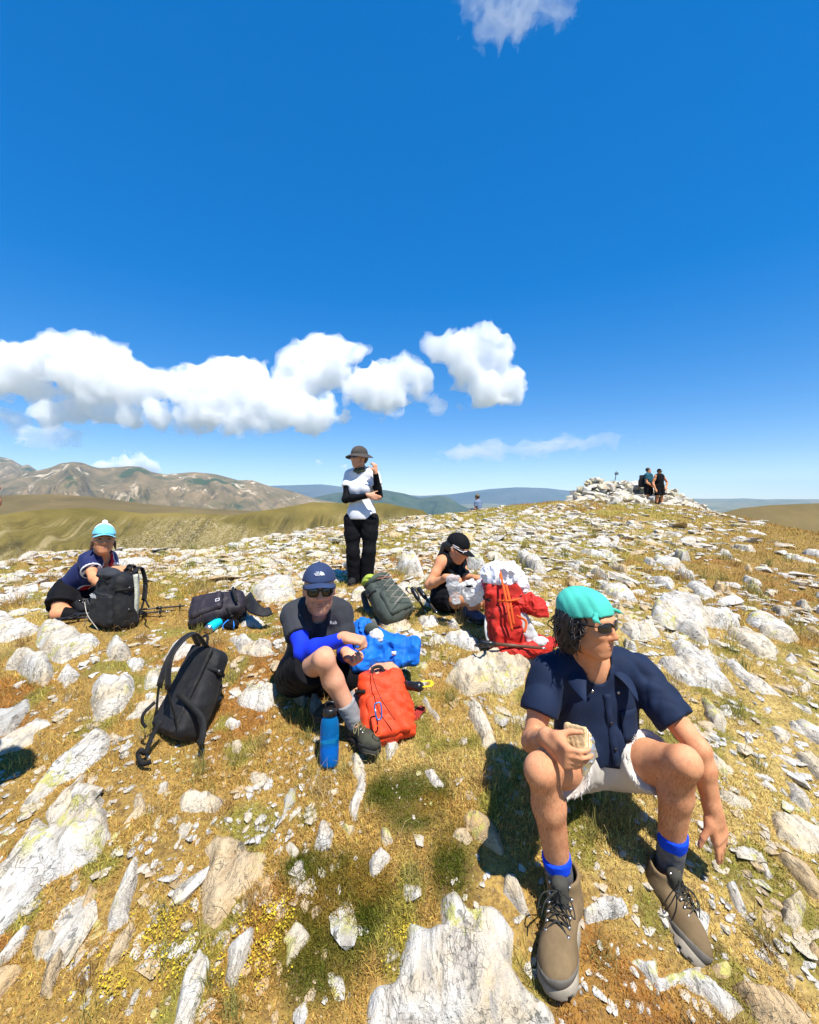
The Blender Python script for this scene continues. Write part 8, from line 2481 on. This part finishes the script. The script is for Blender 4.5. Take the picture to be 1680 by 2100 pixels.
# ---- pack on the man at the cairn
_sh = (BODY_F.J['shA'] + BODY_F.J['shB']) / 2; _f = BODY_F.f
backpack('black daypack worn by the man in turquoise at the cairn', _sh - _f * .24 - V3(0, 0, .22), V3(0, 0, 1), -_f, (0.30, 0.48, 0.22), BLK, 63, .011, False, belt=False, zips=False, group='backpacks on the summit')

# ================================================================== CAIRN
lo_mesh = []
for q in range(10):
    V, F = STONE_LO[q]
    me = mesh_np('cairn_stone', V, F.astype(np.int32), False); me.materials.append(M_ROCK); lo_mesh.append(me)
def cairn():
    D0 = 18.4
    cx = (1292 - 840) / F_PX * D0; cy = D0
    e = empty('stone_cairn', (cx, cy, gz(cx, cy))); tag(e, 'long low cairn of piled white stones on the summit', 'cairn')
    rg = np.random.default_rng(17)
    def hmax(x):       # height of the pile along its length
        px = x / D0 * F_PX + 1292
        top = np.interp(px, [1165, 1190, 1205, 1225, 1250, 1290, 1320, 1345, 1365, 1390, 1420, 1450], [1032, 1008, 990, 982, 986, 987, 989, 997, 1002, 1014, 1032, 1044])
        return np.maximum(0.0, (HORIZ - top) / F_PX * D0 + CZ)
    def pile(x, y):
        g = ground(cx + x, cy + y)
        t = np.clip(1 - (np.abs(y) / 1.25) ** 1.6, 0, 1)
        return g + np.maximum(hmax(x) - g - .10, 0) * t
    # inner rubble, coloured dark as the shade between the stones
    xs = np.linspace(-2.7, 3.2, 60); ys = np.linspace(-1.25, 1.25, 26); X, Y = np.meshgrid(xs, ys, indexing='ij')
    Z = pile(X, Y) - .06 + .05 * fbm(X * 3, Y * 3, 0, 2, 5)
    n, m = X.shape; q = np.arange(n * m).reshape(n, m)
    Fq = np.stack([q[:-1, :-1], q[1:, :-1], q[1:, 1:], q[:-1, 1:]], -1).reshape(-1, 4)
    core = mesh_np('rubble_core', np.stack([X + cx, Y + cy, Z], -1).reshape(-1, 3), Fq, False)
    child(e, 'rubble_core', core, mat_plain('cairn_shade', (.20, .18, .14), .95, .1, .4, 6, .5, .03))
    cnt = 0
    while cnt < 250:
        x = rg.uniform(-2.6, 3.0); y = -1.2 + 2.0 * rg.random() ** 1.6
        g = float(ground(np.array([cx + x]), np.array([cy + y]))[0]); z = float(pile(np.array([x]), np.array([y]))[0])
        if z - g < .04 and rg.random() < .6: continue
        s = rg.uniform(.11, .30) * (1.1 if z - g < .3 else 1.0)
        o = bpy.data.objects.new('stone', lo_mesh[int(rg.integers(10))]); COL.objects.link(o); o.parent = e
        o.location = Vector((cx + x, cy + y, z + .02)) - e.location
        o.rotation_euler = (rg.normal(0.15, .3), rg.normal(0, .3), rg.uniform(0, 6.28)); o.scale = (s * 1.25, s, s * rg.uniform(.5, .85)); o.color = (WHITE, WHITE, WARM, WHITE)[int(rg.integers(4))]
        cnt += 1
    # marker stake
    a = V3((1264 - 840) / F_PX * D0, cy + .2, 0); a[2] = float(pile(np.array([a[0] - cx]), np.array([.2]))[0]) - .05
    b = a + V3(.09, 0, .50)
    t = empty('marker_stake', tuple(a)); tag(t, 'thin grey stake with a small box on top of the cairn', 'stake')
    m = MB(); m.tube([a, b], .016, 8); child(t, 'rod', m.mesh('rod'), M_POLE)
    m = MB(); m.box(b + V3(0.02, 0, .02), (.06, .04, .05)); child(t, 'box', m.mesh('box', False), mat_plain('weathered_box', (.10, .12, .14), .8, .3, .3, 20, .3))
    m = MB(); m.tube([b + V3(0, 0, .05), b + V3(.01, 0, .13)], .010, 6); child(t, 'spike', m.mesh('spike'), M_POLE)
cairn()

# ================================================================== labels of the loose rocks: what each lies next to
def label_loose():
    lm = [('the blue water bottle', 675, 1520), ('the green hiking shoe', 755, 1520), ('the orange-red backpack', 785, 1440), ('the tall black backpack', 390, 1420), ('the trailing backpack strap', 295, 1545), ('the nearer big boot', 1145, 1950),
          ('the farther big boot', 1375, 1870), ('the hanging hand', 1475, 1720), ('the bent elbow', 1430, 1530), ('the teal bandana', 1205, 1235), ('the navy shirt', 1210, 1440), ('the red backpack', 1040, 1270), ('the tank-top woman', 925, 1190),
          ('the grey-green backpack', 785, 1240), ('the standing woman', 740, 1150), ('the blue jacket', 790, 1315), ('the navy cap', 655, 1170), ('the lying black backpack', 450, 1245), ('the turquoise flask', 440, 1280), ('the crouching woman', 165, 1210),
          ('her upright black pack', 240, 1225), ('the trekking poles', 330, 1268), ('the cairn', 1290, 1030), ('the two men at the cairn', 1340, 1045), ('the distant sitting person', 980, 1045), ('the left picture edge', 0, 1500), ('the right picture edge', 1680, 1500), ('the right picture edge', 1680, 1250), ('the bottom picture edge', 600, 2100), ('the bottom picture edge', 1300, 2100)]
    for pl, h, lab, tint in KEY_ROCKS:
        w = lab.split(',')[0].split(' with ')[0].split(' in the ')[0].split(' running ')[0]
        w = ' '.join(w.split()[:7])
        c = np.mean(np.array(pl, float), axis=0); lm.append(('the ' + w, c[0], c[1]))
    used = set()
    tn = {WHITE: 'white', WARM: 'cream', TAN: 'tan', GREY: 'grey'}
    for o, sz in [(o, None) for o in LOOSE] + SLABS:
        x, y, z = o.location; px = 840 + F_PX * x / y; py = HORIZ + F_PX * (CZ - z) / y
        s = (sz or max(o.scale)) * F_PX / y; kind = 'slab' if sz else 'stone'
        size = 'tiny' if s < 9 else 'small' if s < 15 else 'mid-sized' if s < 26 else 'larger'
        col = tn.get(tuple(round(q, 2) for q in o.color), 'pale')
        for (nm, lx, ly) in sorted(lm, key=lambda q: (q[1] - px) ** 2 + (q[2] - py) ** 2)[:14]:
            dx, dy = px - lx, py - ly
            side = ('right of' if dx > 0 else 'left of') if abs(dx) > 1.6 * abs(dy) else ('below' if dy > 0 else 'above') if abs(dy) > 1.6 * abs(dx) else (('below' if dy > 0 else 'above') + (' right of' if dx > 0 else ' left of'))
            far = 'close ' if math.hypot(dx, dy) < 45 else ''
            lab = f'{size} {col} {kind} {far}{side} {nm}'
            if lab not in used and len(lab.split()) <= 16: break
        used.add(lab); o['label'] = lab
label_loose()
